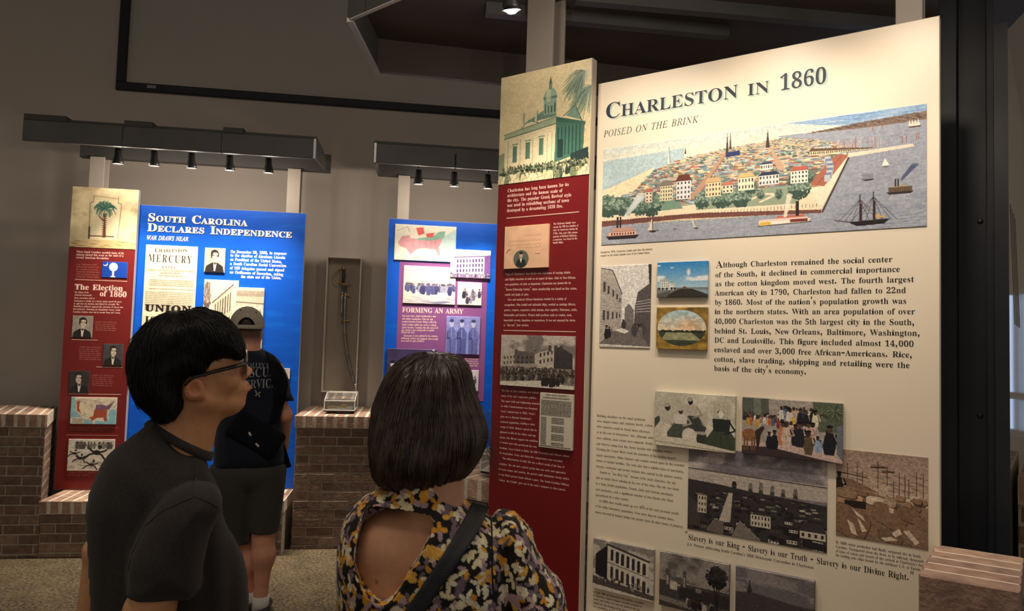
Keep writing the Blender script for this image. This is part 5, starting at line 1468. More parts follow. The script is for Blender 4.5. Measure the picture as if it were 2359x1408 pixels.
def pic_arcade(seed=30, purple=False, sw=150, sh=110):
    pa = (222, 208, 186) if not purple else (226, 220, 216)
    dk = (92, 82, 74) if not purple else (84, 66, 120)
    c = Cv(sw, sh, pa, seed)
    if not purple:
        c.tree(0.1, 0.3, 0.12, 0.3, A(dk) * 1.1, (180, 168, 150), 90)
        c.poly([(0.28, 0.40), (0.82, 0.10), (0.84, 0.9), (0.28, 0.8)], (206, 192, 166))
        c.line([(0.26, 0.40), (0.84, 0.08)], 3, dk)
        for i in range(7):
            x = 0.34 + 0.07 * i
            c.rect(x, 0.42 - 0.035 * i, x + 0.03, 0.66 - 0.02 * i, A(dk) * 0.9)
            c.rect(x, 0.70 - 0.012 * i, x + 0.03, 0.86, A(dk) * 0.9)
    else:
        c.poly([(0.12, 0.30), (0.86, 0.22), (0.86, 0.84), (0.12, 0.84)], (232, 228, 228))
        c.line([(0.1, 0.29), (0.92, 0.2)], 3, dk)
        for i in range(9):
            for j in range(3):
                c.rect(0.16 + 0.076 * i, 0.36 - 0.008 * i + 0.17 * j, 0.20 + 0.076 * i, 0.48 - 0.008 * i + 0.17 * j, dk)
        c.poly([(0.84, 0.2), (1, 0.16), (1, 0.84), (0.84, 0.84)], (120, 84, 150))
        c.rect(0, 0.86, 1, 1, (130, 112, 150))
        c.people(0.0, 1, 0.94, 1, 26, 0.14, [(70, 60, 96), (180, 174, 190)])
    return ink(c, 0.18, seed)


def pic_arches():
    c = Cv(140, 130, (220, 206, 184), 31)
    dk = (96, 84, 76)
    c.rect(0, 0.1, 1, 0.6, (208, 194, 170))
    for k in range(40):
        c.line([(0.025 * k, 0.06), (0.025 * k, 0.14)], 2, dk, 0.8)
    for i in range(5):
        x = 0.12 + 0.19 * i
        c.ell(x, 0.40, 0.07, 0.12, (236, 226, 206)).ell(x, 0.42, 0.045, 0.08, dk, 0.5)
    c.line([(0, 0.24), (1, 0.26)], 2, dk)
    c.people(0, 1, 0.66, 1.0, 140, 0.16, [(150, 136, 120), (110, 98, 88), (200, 186, 164)])
    return ink(c, 0.22, 12)


def pic_south_map():
    c = Cv(150, 90, (232, 222, 198), 33)
    c.rect(0, 0, 1, 1, (226, 220, 204))
    c.poly([(0.6, 0.5), (0.8, 0.3), (0.95, 0.1), (1, 0.1), (1, 1), (0.3, 1), (0.3, 0.8), (0.72, 0.6)], (182, 208, 206))
    pk, gr, rd = (206, 150, 158), (134, 176, 160), (216, 96, 88)
    c.poly([(0.12, 0.34), (0.24, 0.30), (0.26, 0.38), (0.42, 0.4), (0.6, 0.4), (0.78, 0.36), (0.72, 0.6), (0.75, 0.8), (0.71, 0.84), (0.67, 0.66), (0.45, 0.64), (0.36, 0.68), (0.27, 0.84), (0.2, 0.68), (0.08, 0.6), (0.06, 0.5)], pk)
    c.poly([(0.36, 0.38), (0.62, 0.30), (0.72, 0.16), (0.82, 0.14), (0.80, 0.34), (0.6, 0.42), (0.36, 0.42)], gr)
    c.poly([(0.34, 0.08), (0.46, 0.06), (0.48, 0.24), (0.38, 0.3)], rd)
    c.poly([(0.5, 0.24), (0.64, 0.2), (0.62, 0.32), (0.52, 0.34)], rd)
    for x in (0.3, 0.4, 0.5, 0.58, 0.66):
        c.line([(x, 0.36), (x + 0.01, 0.66)], 1, (150, 110, 116), 0.6)
    c.line([(0.05, 0.18), (0.2, 0.06), (0.24, 0.2)], 1, (140, 132, 120))
    c.type_(0.3, 0.7, 0.93, 0.05, (176, 150, 110), 0.6)
    return c.tex(0.05, 20, 14, 3)


def pic_drill():
    c = Cv(140, 105, (228, 218, 200), 34)
    c.tex(0.05, 5, 5, 3)
    c.people(0.03, 0.98, 0.62, 0.70, 70, 0.20, [(92, 96, 140), (66, 70, 116), (150, 152, 176)], (96, 88, 110))
    for k in range(26):
        x = 0.05 + 0.9 * c.R.rand()
        c.line([(x, 0.5), (x + 0.01, 0.40)], 1, (96, 96, 130), 0.7)
    c.people(0.2, 0.9, 0.72, 0.78, 8, 0.3, [(60, 62, 110), (84, 88, 136)], (90, 80, 100))
    for k in range(60):
        x, y = c.R.rand(), 0.8 + 0.2 * c.R.rand()
        c.line([(x, y), (x + 0.16, y + 0.02)], 1.5, (140, 142, 176), 0.5)
    c.poly([(0.45, 0.96), (0.8, 0.90), (0.95, 0.93), (0.7, 1)], (92, 96, 140), 0.7)
    return c


def pic_group(seed=35, bg=(226, 218, 208), n=6):
    c = Cv(80, 84, bg, seed)
    c.people(0.15, 0.9, 0.6, 0.86, n, 0.42, [(70, 64, 92), (110, 104, 130), (46, 42, 60)], (120, 104, 104))
    c.people(0.1, 0.6, 0.88, 0.96, 3, 0.35, [(150, 146, 160), (66, 60, 86)], (120, 104, 104))
    return ink(c, 0.15, seed)


def pic_soldiers():
    c = Cv(110, 120, (130, 136, 196), 36)
    c.tex(0.1, 5, 5, 2)
    for x, s_, t in ((0.16, 0.86, 98), (0.46, 0.9, 84), (0.80, 0.88, 92)):
        col = (t, t + 6, t + 70)
        c.poly([(x - 0.13, 1), (x - 0.14, 0.42), (x - 0.06, 0.30), (x + 0.06, 0.30), (x + 0.15, 0.44), (x + 0.13, 1)], col)
        c.line([(x - 0.02, 0.98), (x - 0.02, 0.62)], 2, A(col) * 0.6)
        c.rect(x - 0.14, 0.56, x + 0.14, 0.60, A(col) * 0.6)
        c.line([(x + 0.11, 0.42), (x + 0.14, 0.56), (x, 0.58)], 5, A(col) * 1.15)
        c.line([(x - 0.1, 0.42), (x - 0.13, 0.6)], 4, A(col) * 0.75)
        c.ell(x, 0.20, 0.06, 0.085, (176, 178, 216)).ell(x, 0.12, 0.065, 0.045, A(col) * 0.65)
        c.line([(x, 0.34), (x, 0.56)], 1, (190, 192, 226))
    return c.tex(0.1, 20, 20, 4)


def pic_officers():
    c = Cv(130, 110, (66, 58, 96), 37)
    c.tex(0.2, 6, 6, 2)
    for x, y in ((0.12, 0.36), (0.3, 0.32), (0.44, 0.26), (0.62, 0.24), (0.8, 0.3)):
        c.poly([(x - 0.1, 1), (x - 0.09, y + 0.2), (x, y + 0.12), (x + 0.09, y + 0.2), (x + 0.1, 1)], (40, 36, 62))
        c.ell(x, y + 0.02, 0.04, 0.075, (206, 200, 210)).ell(x, y - 0.05, 0.05, 0.04, (38, 34, 56))
        c.rect(x - 0.012, y + 0.14, x + 0.012, y + 0.4, (190, 186, 200))
    c.rect(0.9, 0.0, 0.94, 0.4, (200, 194, 206))
    return c


def pic_plain(seed, w, h, c0, dark=(90, 84, 80)):
    c = Cv(w, h, c0, seed)
    for k in range(max(3, h // 7)):
        c.type_(0.1, 0.9, (k + 1) * 7.0 / h, 4.0 / h, dark, 0.6)
    return c
# ------------------------------------------------------------------ the places of the big things
ROWA = 8.0
G0 = onz(198, 1284, 0)
FB = Face(G0, ROWA)                   # front of the low brick ledge on the left
FP = FB.shifted(-0.40)                # blue panels
FRL = FB.shifted(-0.355)              # left red panel, a little in front
FWL = FB.shifted(-1.0)                # back wall
FC = Face(onz(690, 1266, 0), ROWA)    # middle brick pedestal
_a, _b = onz(1378, 193, 2.57), onz(2165, 35, 2.57)
FM = Face(_a, math.degrees(math.atan2(_b[1] - _a[1], _b[0] - _a[0])))    # cream panel
FRR = FM.shifted(0.04)                # right red panel
MAINA = math.degrees(math.atan2(_b[1] - _a[1], _b[0] - _a[0]))

M_wall = mat('wall_paint', (0.50, 0.44, 0.39), 0.85, noise=(1.3, 0.05), bump=(90, 0.05))
M_ceil = mat('ceiling_dark', (0.10, 0.09, 0.08), 0.9, noise=(2, 0.1))
M_soffit = mat('canopy_brown', (0.105, 0.082, 0.068), 0.6, noise=(3, 0.12))
M_beam = mat('beam_charcoal', (0.060, 0.058, 0.056), 0.55, noise=(5, 0.1))
M_fascia = mat('fascia_charcoal', (0.10, 0.098, 0.094), 0.5, noise=(5, 0.1))
M_rim = mat('canopy_light_edge', (0.50, 0.47, 0.44), 0.5, noise=(8, 0.06))
M_post = mat('post_tan', (0.42, 0.37, 0.32), 0.55, noise=(6, 0.06))
M_black = mat('black_metal', (0.012, 0.012, 0.014), 0.4, noise=(9, 0.2))
M_column = mat('black_column_paint', (0.014, 0.017, 0.024), 0.42, noise=(9, 0.2))
M_screenframe = mat('screen_frame_black', (0.012, 0.012, 0.020), 0.6, noise=(6, 0.2))
M_screen = mat('screen_cloth', (0.47, 0.43, 0.385), 0.9, noise=(2, 0.03))
M_silver = mat('silver_plate', (0.35, 0.35, 0.36), 0.35, 0.8, noise=(20, 0.1))
M_mortar = mat('mortar', (0.34, 0.295, 0.235), 0.95, noise=(30, 0.2), bump=(120, 0.4))
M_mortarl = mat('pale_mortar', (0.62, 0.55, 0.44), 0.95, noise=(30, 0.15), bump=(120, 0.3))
M_brick = mat('brick', (0.3, 0.2, 0.15), 0.85, attr='tint', noise=(24, 0.28), bump=(70, 0.5))
M_acryl = mat('clear_acrylic', (0.95, 0.97, 0.96), 0.03, trans=0.96, noise=(4, 0.01))
M_acryl.node_tree.nodes['Principled BSDF'].inputs['IOR'].default_value = 1.12
M_paper = mat('white_paper', (0.72, 0.69, 0.63), 0.8, noise=(14, 0.04))
M_boardback = mat('case_backboard', (0.36, 0.31, 0.26), 0.8, noise=(4, 0.06))


def carpet_material():
    m = mat('carpet', (0.17, 0.13, 0.08), 0.98, bump=(260, 0.8))
    nt = m.node_tree
    tc = nt.nodes.new('ShaderNodeTexCoord')
    n1, n2 = nt.nodes.new('ShaderNodeTexNoise'), nt.nodes.new('ShaderNodeTexNoise')
    n1.inputs['Scale'].default_value, n2.inputs['Scale'].default_value = 55, 6
    n1.inputs['Detail'].default_value = 8
    add = nt.nodes.new('ShaderNodeMath')
    add.operation = 'MULTIPLY_ADD'
    add.inputs[1].default_value = 0.25
    cr = nt.nodes.new('ShaderNodeValToRGB')
    cr.color_ramp.elements[0].position, cr.color_ramp.elements[1].position = 0.48, 0.78
    cr.color_ramp.elements[0].color = (0.050, 0.038, 0.021, 1)
    cr.color_ramp.elements[1].color = (0.225, 0.170, 0.090, 1)
    for n in (n1, n2):
        nt.links.new(tc.outputs['Object'], n.inputs['Vector'])
    nt.links.new(n2.outputs[0], add.inputs[0])
    nt.links.new(n1.outputs[0], add.inputs[2])
    nt.links.new(add.outputs[0], cr.inputs[0])
    nt.links.new(cr.outputs[0], nt.nodes['Principled BSDF'].inputs['Base Color'])
    return m


# ------------------------------------------------------------------ room shell
b = MB()
b.box((-8, -4, -0.1), (16, 0, 0), (0, 14, 0), (0, 0, 0.1))
struct_(b.build('floor', carpet_material()))
b = MB()
b.box((-8, -1.0, 5.2), (16, 0, 0), (0, 11, 0), (0, 0, 0.1))
struct_(b.build('ceiling', M_ceil))
b = MB()
wu0, wu1 = -4.6, 6.2
b.fbox(FWL, wu0, wu1, 0, 5.2, -0.15, 0)
b.fbox(FWL, wu1, wu1 + 3.4, 0, 0.75, -0.15, 0)
b.fbox(FWL, wu1, wu1 + 3.4, 2.35, 5.2, -0.15, 0)
struct_(b.build('wall_back', M_wall))
# window wall beyond the right-hand panel; it shows in the glossy print there
b = MB()
b.fbox(FWL, wu1, wu1 + 3.4, 0.75, 2.35, -0.10, -0.09)
w1 = struct_(b.build('window_1', mat('daylit_pane', (0.6, 0.7, 0.85), 0.1, emit=((0.50, 0.68, 1.0), 0.75), noise=(3, 0.1))))
b = MB()
for k in range(7):
    b.fbox(FWL, wu1 + k * 0.555, wu1 + k * 0.555 + 0.07, 0.75, 2.35, -0.09, 0.0)
for z in (0.75, 1.15, 2.28):
    b.fbox(FWL, wu1, wu1 + 3.4, z, z + 0.07, -0.09, 0.005)
b.build('window_frame', M_rim, w1)


# ------------------------------------------------------------------ brickwork
def brick_cols(R, lit=1.0):  # lit above one paints lamplight into the brick colour
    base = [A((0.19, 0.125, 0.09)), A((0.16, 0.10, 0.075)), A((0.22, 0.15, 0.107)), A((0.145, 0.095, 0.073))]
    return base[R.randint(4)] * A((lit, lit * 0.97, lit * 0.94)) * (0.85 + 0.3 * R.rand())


def brick_block(f, u0, u1, z0, z1, dep, parent, cap=True, seed=1, left=False, right=True, gap=0.011, capname='brick_cap', over=0.012, base=0.0):
    """brick body (one mesh) and a rowlock cap (one mesh)"""
    R = np.random.RandomState(seed)
    ch = 0.092 if cap else 0.0
    b = MB()
    b.fbox(f, u0, u1, z0, z1 - ch, -dep, -0.004, 0, (0.5, 0.45, 0.38))
    H = 0.0677
    sides = [(f, u0, u1)]
    if right:
        s = Face(f.at(u1, 0, -0.0), 0)
        s.u, s.n = -f.n, f.u
        sides.append((s, 0.0, dep))
    if left:
        s = Face(f.at(u0, 0, -dep), 0)
        s.u, s.n = f.n, -f.u
        sides.append((s, 0.0, dep))
    for si, (g, a, c) in enumerate(sides):
        z, row = z1 - ch, 0
        while z > z0 + 0.02:
            x = a - (0.1015 if row % 2 else 0.0)
            while x < c - 0.02:
                p, q = max(x + gap / 2, a), min(x + 0.203 - gap / 2, c)
                zl = max(z - H + gap / 2, z0)
                if q - p > 0.02:
                    k = len(b.V)
                    b.bbox(g, p, q, zl, z - gap / 2, -0.006, 0.004 * R.rand(), 0.004, 1)
                    b.C[k][:] = brick_cols(R)
                x += 0.203
            z -= H
            row += 1
    b.build('brick_body', [M_mortar, M_brick], parent, tint=True)
    if cap:
        b = MB()
        b.fbox(f, u0 - over + 0.004, u1 + over - 0.004, z1 - ch, z1 - 0.003, -dep, over - 0.004, 0, (0.5, 0.45, 0.38))
        x = u0 - over
        while x < u1 + over - 0.02:
            q = min(x + 0.066, u1 + over)
            y = -over
            while y < dep - 0.03:
                e = min(y + 0.203, dep)
                k = len(b.V)
                g = Face(f.at(0, 0, -y), 0)
                g.u, g.n = f.u, f.n
                b.bbox(g, x, q - 0.012, z1 - ch + 0.004, z1 - 0.002 * R.rand(), -(e - y) + 0.004, 0.0, 0.004, 1)
                b.C[k][:] = brick_cols(R, 1.75)  # same bricks as the body, lightened to paint lamplight on the cap
                y = e
            x += 0.077
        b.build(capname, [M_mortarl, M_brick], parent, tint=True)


def pedestal(f, u0, u1, z1, dep, label, seed, name='brick_pedestal', z0=0.0, group=None, **k):
    t = thing(name, f.at((u0 + u1) / 2, z0, -dep / 2), label, 'pedestal' if name == 'brick_pedestal' else 'brick ledge', group)
    brick_block(f, u0, u1, z0, z1, dep, t, True, seed, **k)
    return t


uL = FB.uv(107, 958)[0]
uC0 = FC.uv(682, 1000)[0]
zled = 0.393
FBs = Face(FB.p0, ROWA)
FBs.n = unit((0.356, -0.69, 0))          # this pedestal splays outwards
pedestal(FBs, uL - 1.25, uL, 0.995, 0.66, 'tall brick pedestal at the far left edge, beside the Election of 1860 panel', 3)
uCl = float(np.dot(FC.at(uC0, 0, -0.3) - FB.p0, FB.u)) - 0.05
pedestal(FB, uL + 0.002, uCl, zled, 0.62, 'low brick ledge under the red and blue Carolina panels', 4, 'brick_ledge', right=False)
uC1 = uC0 + 0.64
pedestal(FC, uC0, uC1, 0.998, 0.80, 'brick pedestal below the sword, holding a small clear case', 5, left=True)
u2 = FB.uv(896, 1150)[0]
pedestal(FB, u2 - 0.02, u2 + 1.5, zled, 0.62, 'low brick ledge under the blue army panel, behind the woman', 6, 'brick_ledge', right=False)

# pier seen between the woman and the right red panel
FQ = Face(onz(1082, 1100, 1.0), MAINA)
pq = FQ.uv(1082, 1100)[0]
pedestal(FQ, pq - 0.30, pq + 0.42, 1.0, 0.5, 'brick pedestal just left of the right red panel, behind the woman', 7, left=True)
# ledge under the right panels and the pedestal at the lower right corner
FL = FM.shifted(0.30)
uR = 0.98
uA = FRR.uv(1155, 180)[0]
pedestal(FL, uA - 0.05, uR - 0.07, zled, 0.50, 'low brick ledge under the cream and red Charleston panels', 8, 'brick_ledge', right=False)


tR = thing('brick_pedestal', (1.28, 1.9, 0), 'brick pedestal at the lower right corner, pale mortar lines on its lit top', 'pedestal')
ZPR = 1.075
PR0, PR1 = onz(2131, 1322, ZPR), onz(2336, 1357, ZPR)
FPR = Face(PR0, math.degrees(math.atan2(PR1[1] - PR0[1], PR1[0] - PR0[0])))
LR = np.linalg.norm((PR1 - PR0)[:2])
FPT = Face(FPR.p0, 0)
FPT.u = FPR.u
FPT.n = unit(PR0 - onz(2168, 1255, ZPR))
DPR = float(np.linalg.norm(PR0 - onz(2168, 1255, ZPR)))
brick_block(FPT, 0, LR, 0, ZPR - 0.093, DPR, tR, False, 9, left=True)
b = MB()                              # cap bricks laid lengthwise here
R = np.random.RandomState(5)
b.fbox(FPT, -0.008, LR + 0.008, ZPR - 0.092, ZPR - 0.0025, -DPR, 0.002, 0, (0.5, 0.45, 0.38))
for k in range(5):
    y0 = -0.012 + k * (DPR + 0.012) / 5
    g = Face(FPT.at(0, 0, -y0), 0)
    g.u, g.n = FPT.u, FPT.n
    i = len(b.V)
    b.bbox(g, -0.012, LR + 0.012, ZPR - 0.09, ZPR - 0.002 * R.rand(), -((DPR + 0.012) / 5 - 0.013), 0.0, 0.004, 1)
    b.C[i][:] = brick_cols(R, 1.75)  # lighter brick colour stands in for lamplight on this top
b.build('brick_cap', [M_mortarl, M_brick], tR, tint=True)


# ------------------------------------------------------------------ posts
def hpost(name, p, ang, z0, z1, w, label, group=None, m=None, dep=0.10):
    t = thing(name, (p[0], p[1], z0), label, 'post', group)
    f = Face(p, ang)
    for nm, d0, d1, a, c in (('front_flange', -0.012, 0.0, -w / 2, w / 2), ('web', -dep + 0.012, -0.012, -0.006, 0.006), ('rear_flange', -dep, -dep + 0.012, -w / 2, w / 2)):
        b = MB()
        b.bbox(f, a, c, z0, z1, d0, d1, 0.002)
        b.build(nm, m or M_post, t)
    return t


FPo = FP.shifted(-0.062)


def post_at(px0, px1, py, f, z1, label, z0=zled, **k):
    a, c = f.uv(px0, py), f.uv(px1, py)
    return hpost('steel_post', f.at((a[0] + c[0]) / 2, 0), math.degrees(math.atan2(f.u[1], f.u[0])), z0, z1, c[0] - a[0], label, 'posts behind the panels', **k)


post_at(204, 238, 420, FPo, 2.955, 'tan steel post above the palm picture of the left red panel')
post_at(661, 691, 440, FPo, 2.955, 'tan steel post behind the right end of the South Carolina panel')
post_at(916, 943, 460, FPo, 2.955, 'tan steel post behind the blue panel with the army pictures')
FMo = FM.shifted(-0.062)
post_at(1212, 1272, 120, FMo, 3.10, 'tan steel post behind the panel with the domed building')
post_at(2063, 2125, 30, FMo, 3.10, 'tan steel post behind the right end of the cream panel')

# black column standing on the right pedestal, and the panel seen edge-on beside it
tC = thing('steel_column', (1.50, 2.46, 0), 'black steel column between the cream panel and the edge-on panel', 'column')
FK = Face((1.50, 2.37, 0), -33)
kl, km, kr = FK.uv(2163, 900)[0], FK.uv(2222, 900)[0], FK.uv(2284, 900)[0]
b = MB()
b.bbox(FK, kl, kl + 0.055, 0.0, 3.1, -0.05, 0.0, 0.004)
b.build('flange', M_column, tC)
b = MB()
b.bbox(FK, kl + 0.055, kr, 0.0, 3.1, -0.055, -0.035, 0.002)
b.build('web', M_column, tC)
b = MB()
b.bbox(FK, kr - 0.012, kr + 0.012, 0.0, 3.1, -0.06, 0.01, 0.003)
b.build('flange', M_column, tC)
for py in (510, 958):
    q = FK.shifted(-0.035).uv(2258, py)
    b = MB()
    b.lathe([(0, 0.005), (0.006, 0.005), (0.009, 0.003), (0.009, 0)], FK.at(q[0], q[1], -0.035), FK.n, 12)
    b.build('bolt', M_black, tC, True)

P0E = onz(2318, 60, 2.68)
FE = Face(P0E, 52.2)
tE = thing('exhibit_panel', FE.at(0.6, 0.0, -0.02), 'glossy pale panel seen edge-on at the right border, reflecting a window', 'exhibit panel')
b = MB()
b.bbox(FE, 0, 1.3, zled, 2.68, -0.03, 0.0, 0.002)
b.build('board', mat('pale_gloss_board', (0.74, 0.62, 0.42), 0.10, noise=(2, 0.06), spec=0.8, coat=1.0), tE)
b = MB()
b.fbox(FE, -0.010, -0.001, zled, 2.69, -0.034, 0.004)
b.build('edge_trim', M_column, tE)
b = MB()
for k in range(4):
    q0, q1 = FE.at(0.16 + 0.10 * k, 2.12, 0.0006), FE.at(0.42 + 0.12 * k, 1.72, 0.0006)
    b.tube([q0, q1], 0.0012, 5)
b.build('printed_rigging', mat('rigging_ink', (0.2, 0.18, 0.15), 0.4, noise=(9, 0.1)), tE)
pedestal(FE.shifted(0.10), 0.2, 1.0, 1.2, 0.085, 'brick pier under the edge-on panel at the right border', 11, left=True)


# ------------------------------------------------------------------ light canopies over the left row
FF = FB.shifted(0.15)
FBB = FP.shifted(-0.10)


def canopy_left(px0, px1, pyb, label, seams, tabs, tid, right_end=True, left_end=False):
    u0, u1 = FF.uv(px0, pyb[0])[0], FF.uv(px1, pyb[1])[0]
    z0, z1 = 2.898, 3.045
    t = thing('light_canopy', FF.at((u0 + u1) / 2, z0, -0.3), label, 'light canopy', 'light canopies over the left panels')
    prev = u0
    for s in list(seams) + [u1]:
        b = MB()
        b.bbox(FF, prev + 0.004, s - 0.004, z0, z1, -0.03, 0.0, 0.004)
        b.build('fascia', M_fascia, t)
        prev = s
    for (a, c) in tabs:
        b = MB()
        b.bbox(FF, a, c, z1 + 0.001, z1 + 0.045, -0.16, -0.01, 0.004)
        b.build('bracket', M_beam, t)
    w0, w1 = FBB.uv(*tid[0])[0], FBB.uv(*tid[1])[0]
    b = MB()
    b.bbox(FBB, w0, w1, 2.955, 3.10, -0.06, 0.0, 0.004)
    b.build('rear_beam', M_beam, t)
    D = 0.65
    b = MB()
    b.fbox(FF, max(u0, w0 - 0.05), min(u1, w1 + 0.05), 3.05, 3.07, -D, -0.03)
    b.build('top_plate', M_beam, t)
    ends = [(min(u1, w1) - 0.01, 1)] if right_end else []
    ends += [(u0 + 0.01, -1)] if left_end else []
    for ue, sg in ends:
        pts = [FF.at(ue, z0 + 0.01, -0.035), FF.at(ue, z1, -0.035)]
        for k in range(9):
            a_ = k / 8
            pts.append(FF.at(ue, z1 + 0.03 * math.sin(a_ * 3.1), -0.035 - (D - 0.05) * a_))
        pts.append(FF.at(ue, 2.955, -D + 0.015))
        b = MB()
        b.prism(pts, FF.u * 0.012 * sg)
        b.build('end_plate', M_fascia, t)
        b = MB()
        b.fbox(FF, ue - 0.004, ue + 0.012, z0, z1, -0.034, 0.002)
        b.build('edge_strip', M_silver, t)
    return t, u0, u1


s1 = [FF.uv(283, 300)[0], FF.uv(512, 320)[0]]
canopy_left(50, 727, (300, 340), 'long charcoal light canopy above the South Carolina panel', s1,
            [(FF.uv(52, 272)[0], FF.uv(150, 275)[0]), (s1[0], FF.uv(350, 285)[0]), (s1[1], FF.uv(560, 300)[0])], ((183, 360), (760, 396)))
canopy_left(860, 1420, (350, 385), 'charcoal light canopy above the blue army panel', [FF.uv(1050, 360)[0]], [], ((870, 405), (1420, 435)), False, True)

up = A((0, 0, 1.0))
# ------------------------------------------------------------------ track spotlights
M_lamp = mat('lamp_black', (0.010, 0.010, 0.011), 0.45, noise=(30, 0.1))
M_bulb = mat('lamp_lens', (1, 0.95, 0.85), 0.2, emit=((1.0, 0.90, 0.70), 16.0), noise=(9, 0.02))


def spotlight(p, top, aim, energy, label, group, ang=95, sc=1.0, blend=1.0, col=WARM, wide=5.0, deep=0.066):
    """p = lens position"""
    t = thing('track_spotlight', (p[0], p[1], top), label, 'spotlight', group)
    p = A(p)
    aim = A(aim)
    d = unit(aim - p)
    h = p - d * 0.115 * sc
    b = MB()
    b.lathe([(0, 0.014 * sc), (0.030 * sc, 0.012 * sc), (0.030 * sc, -0.004), (0, -0.004)], (p[0], p[1], top - 0.012 * sc), (0, 0, 1), 14)
    b.tube([(p[0], p[1], top - 0.01), (p[0], p[1], top - 0.05 * sc), h + A((0, 0, 0.01))], 0.009 * sc, 8)
    b.build('stem', M_lamp, t, True)
    b = MB()
    b.lathe([(0, 0), (0.020 * sc, 0.002), (0.024 * sc, 0.02 * sc), (0.024 * sc, 0.05 * sc), (0.036 * sc, 0.095 * sc), (0.040 * sc, 0.115 * sc), (0.036 * sc, 0.115 * sc), (0.030 * sc, 0.09 * sc), (0.024 * sc, 0.055 * sc), (0, 0.05 * sc)], h, d, 18)
    b.build('lamp_housing', M_lamp, t, True)
    b = MB()
    b.lathe([(0.0, deep * sc), (0.014 * sc, (deep - 0.001) * sc), (0.0235 * sc if deep < 0.1 else 0.034 * sc, (deep - 0.006 if deep < 0.1 else 0.112) * sc)], h, d, 16)
    b.build('bulb', M_bulb, t, True)
    l = light('spot_lamp', 'SPOT', (p + d * 0.012).tolist(), energy, col, aim.tolist(), 0.03, ang, blend)
    light('spot_glow', 'POINT', (p + d * 0.02).tolist(), wide, col, None, 0.03)
    return t


FLt = FP.shifted(0.34)
nm = ['leftmost', 'second from left', 'middle', 'fourth from left', 'rightmost']
for k, (x, y) in enumerate(((272, 378), (355, 383), (441, 388), (529, 393), (618, 399))):
    u, v = FLt.uv(x, y)
    spotlight(FLt.at(u, v), 3.05, FP.at(u + 0.02, 0.6, 0.12), 84, f'{nm[k]} of the five black spotlights under the long canopy', 'spotlights over the left panels', 80)
for k, (x, y) in enumerate(((964, 425), (1046, 430), (1123, 435))):
    u, v = FLt.uv(x, y)
    spotlight(FLt.at(u, v), 3.05, FP.at(u + 0.02, 0.6, 0.12), 84, f'{("left", "middle", "right")[k]} one of the three black spotlights above the blue army panel', 'spotlights over the left panels', 80)

# ------------------------------------------------------------------ projection screen on the back wall
uS = FWL.uv(270, 206)[0]
uS1 = uS + 4.4
zS = 3.665
tS = thing('projection_screen', FWL.at((uS + uS1) / 2, zS, 0.03), 'large projection screen in a black frame, high on the back wall', 'projection screen')
b = MB()
b.fbox(FWL, uS + 0.06, uS1 - 0.06, zS + 0.06, 5.14, 0.004, 0.012)
b.build('screen_cloth', M_screen, tS)
b = MB()
for a_ in ((uS, uS1, zS, zS + 0.068), (uS, uS1, 5.12, 5.185), (uS, uS + 0.075, zS + 0.068, 5.12), (uS1 - 0.075, uS1, zS + 0.068, 5.12)):
    b.bbox(FWL, a_[0], a_[1], a_[2], a_[3], 0.002, 0.045, 0.006)
b.build('frame', M_screenframe, tS)
ut = FWL.shifted(0.046).uv(338, 211)
b = MB()
b.fbox(FWL, ut[0], ut[0] + 0.075, zS + 0.026, zS + 0.052, 0.0455, 0.0475)
b.build('maker_plate', M_silver, tS)

# ------------------------------------------------------------------ canopy over the right panels
ZC = 2.86
cA, cB, cC = onz(800, 45, ZC), onz(865, 168, ZC), onz(1150, 197, ZC)
c1, c2 = onz(850, 42, ZC), onz(950, 0, ZC)
fd = unit(c2 - c1)
cD = cA + fd * 2.9
bd = unit(cC - cB)
cE = cB + bd * 3.1
tK = thing('light_canopy', (0.6, 2.6, ZC), 'large dark canopy overhead, above the two Charleston panels', 'light canopy')
up = A((0, 0, 1.0))


def wallseg(name, p, q, z0, z1, th, m, inward):
    d = unit(q - p)
    n = A((-d[1], d[0], 0)) * inward
    b = MB()
    b.box((p[0], p[1], z0), (q - p) * A((1, 1, 0)), n * th, up * (z1 - z0))
    return b.build(name, m, tK)


sgn = 1 if np.cross(fd, cB - cA)[2] > 0 else -1
fm = cA + fd * 0.11
wallseg('fascia', cA, fm - fd * 0.003, ZC, ZC + 0.19, 0.018, M_beam, sgn)
wallseg('fascia', fm + fd * 0.003, cD, ZC, ZC + 0.19, 0.018, M_beam, sgn)
b = MB()
b.box(cA + up * -0.004, fd * 2.9, A((-fd[1], fd[0], 0)) * sgn * 0.016, up * 0.004)
b.build('lower_lip', M_rim, tK)
sgb = 1 if np.cross(bd, cA - cB)[2] > 0 else -1
wallseg('rear_beam', cB, cE, ZC, ZC + 0.30, 0.03, M_soffit, sgb)
ed = unit(cB - cA)
sge = 1 if np.cross(ed, cD - cA)[2] > 0 else -1
wallseg('end_plate', cA, cB, ZC + 0.005, ZC + 0.25, 0.012, M_fascia, sge)
wallseg('edge_strip', cA - ed * 0.006, cB, ZC - 0.012, ZC + 0.005, 0.022, M_rim, sge)
b = MB()
b.prism([p * A((1, 1, 0)) + A((0, 0, ZC + 0.155)) for p in (cA + ed * 0.03, cD, cE, cB)], up * 0.02)
b.build('top_plate', M_soffit, tK)
for (q0, q1) in (((1120, 8), (1500, 45)), ((1330, -22), (1900, 30))):
    p, q = onz(*q0, ZC + 0.145), onz(*q1, ZC + 0.145)
    d = unit(q - p)
    n = A((-d[1], d[0], 0))
    b = MB()
    b.box((p[0], p[1], ZC + 0.105) - n * 0.0, (q - p) * A((1, 1, 0)) * 1.5, n * 0.045, up * 0.05)
    b.build('rib', M_fascia, tK)

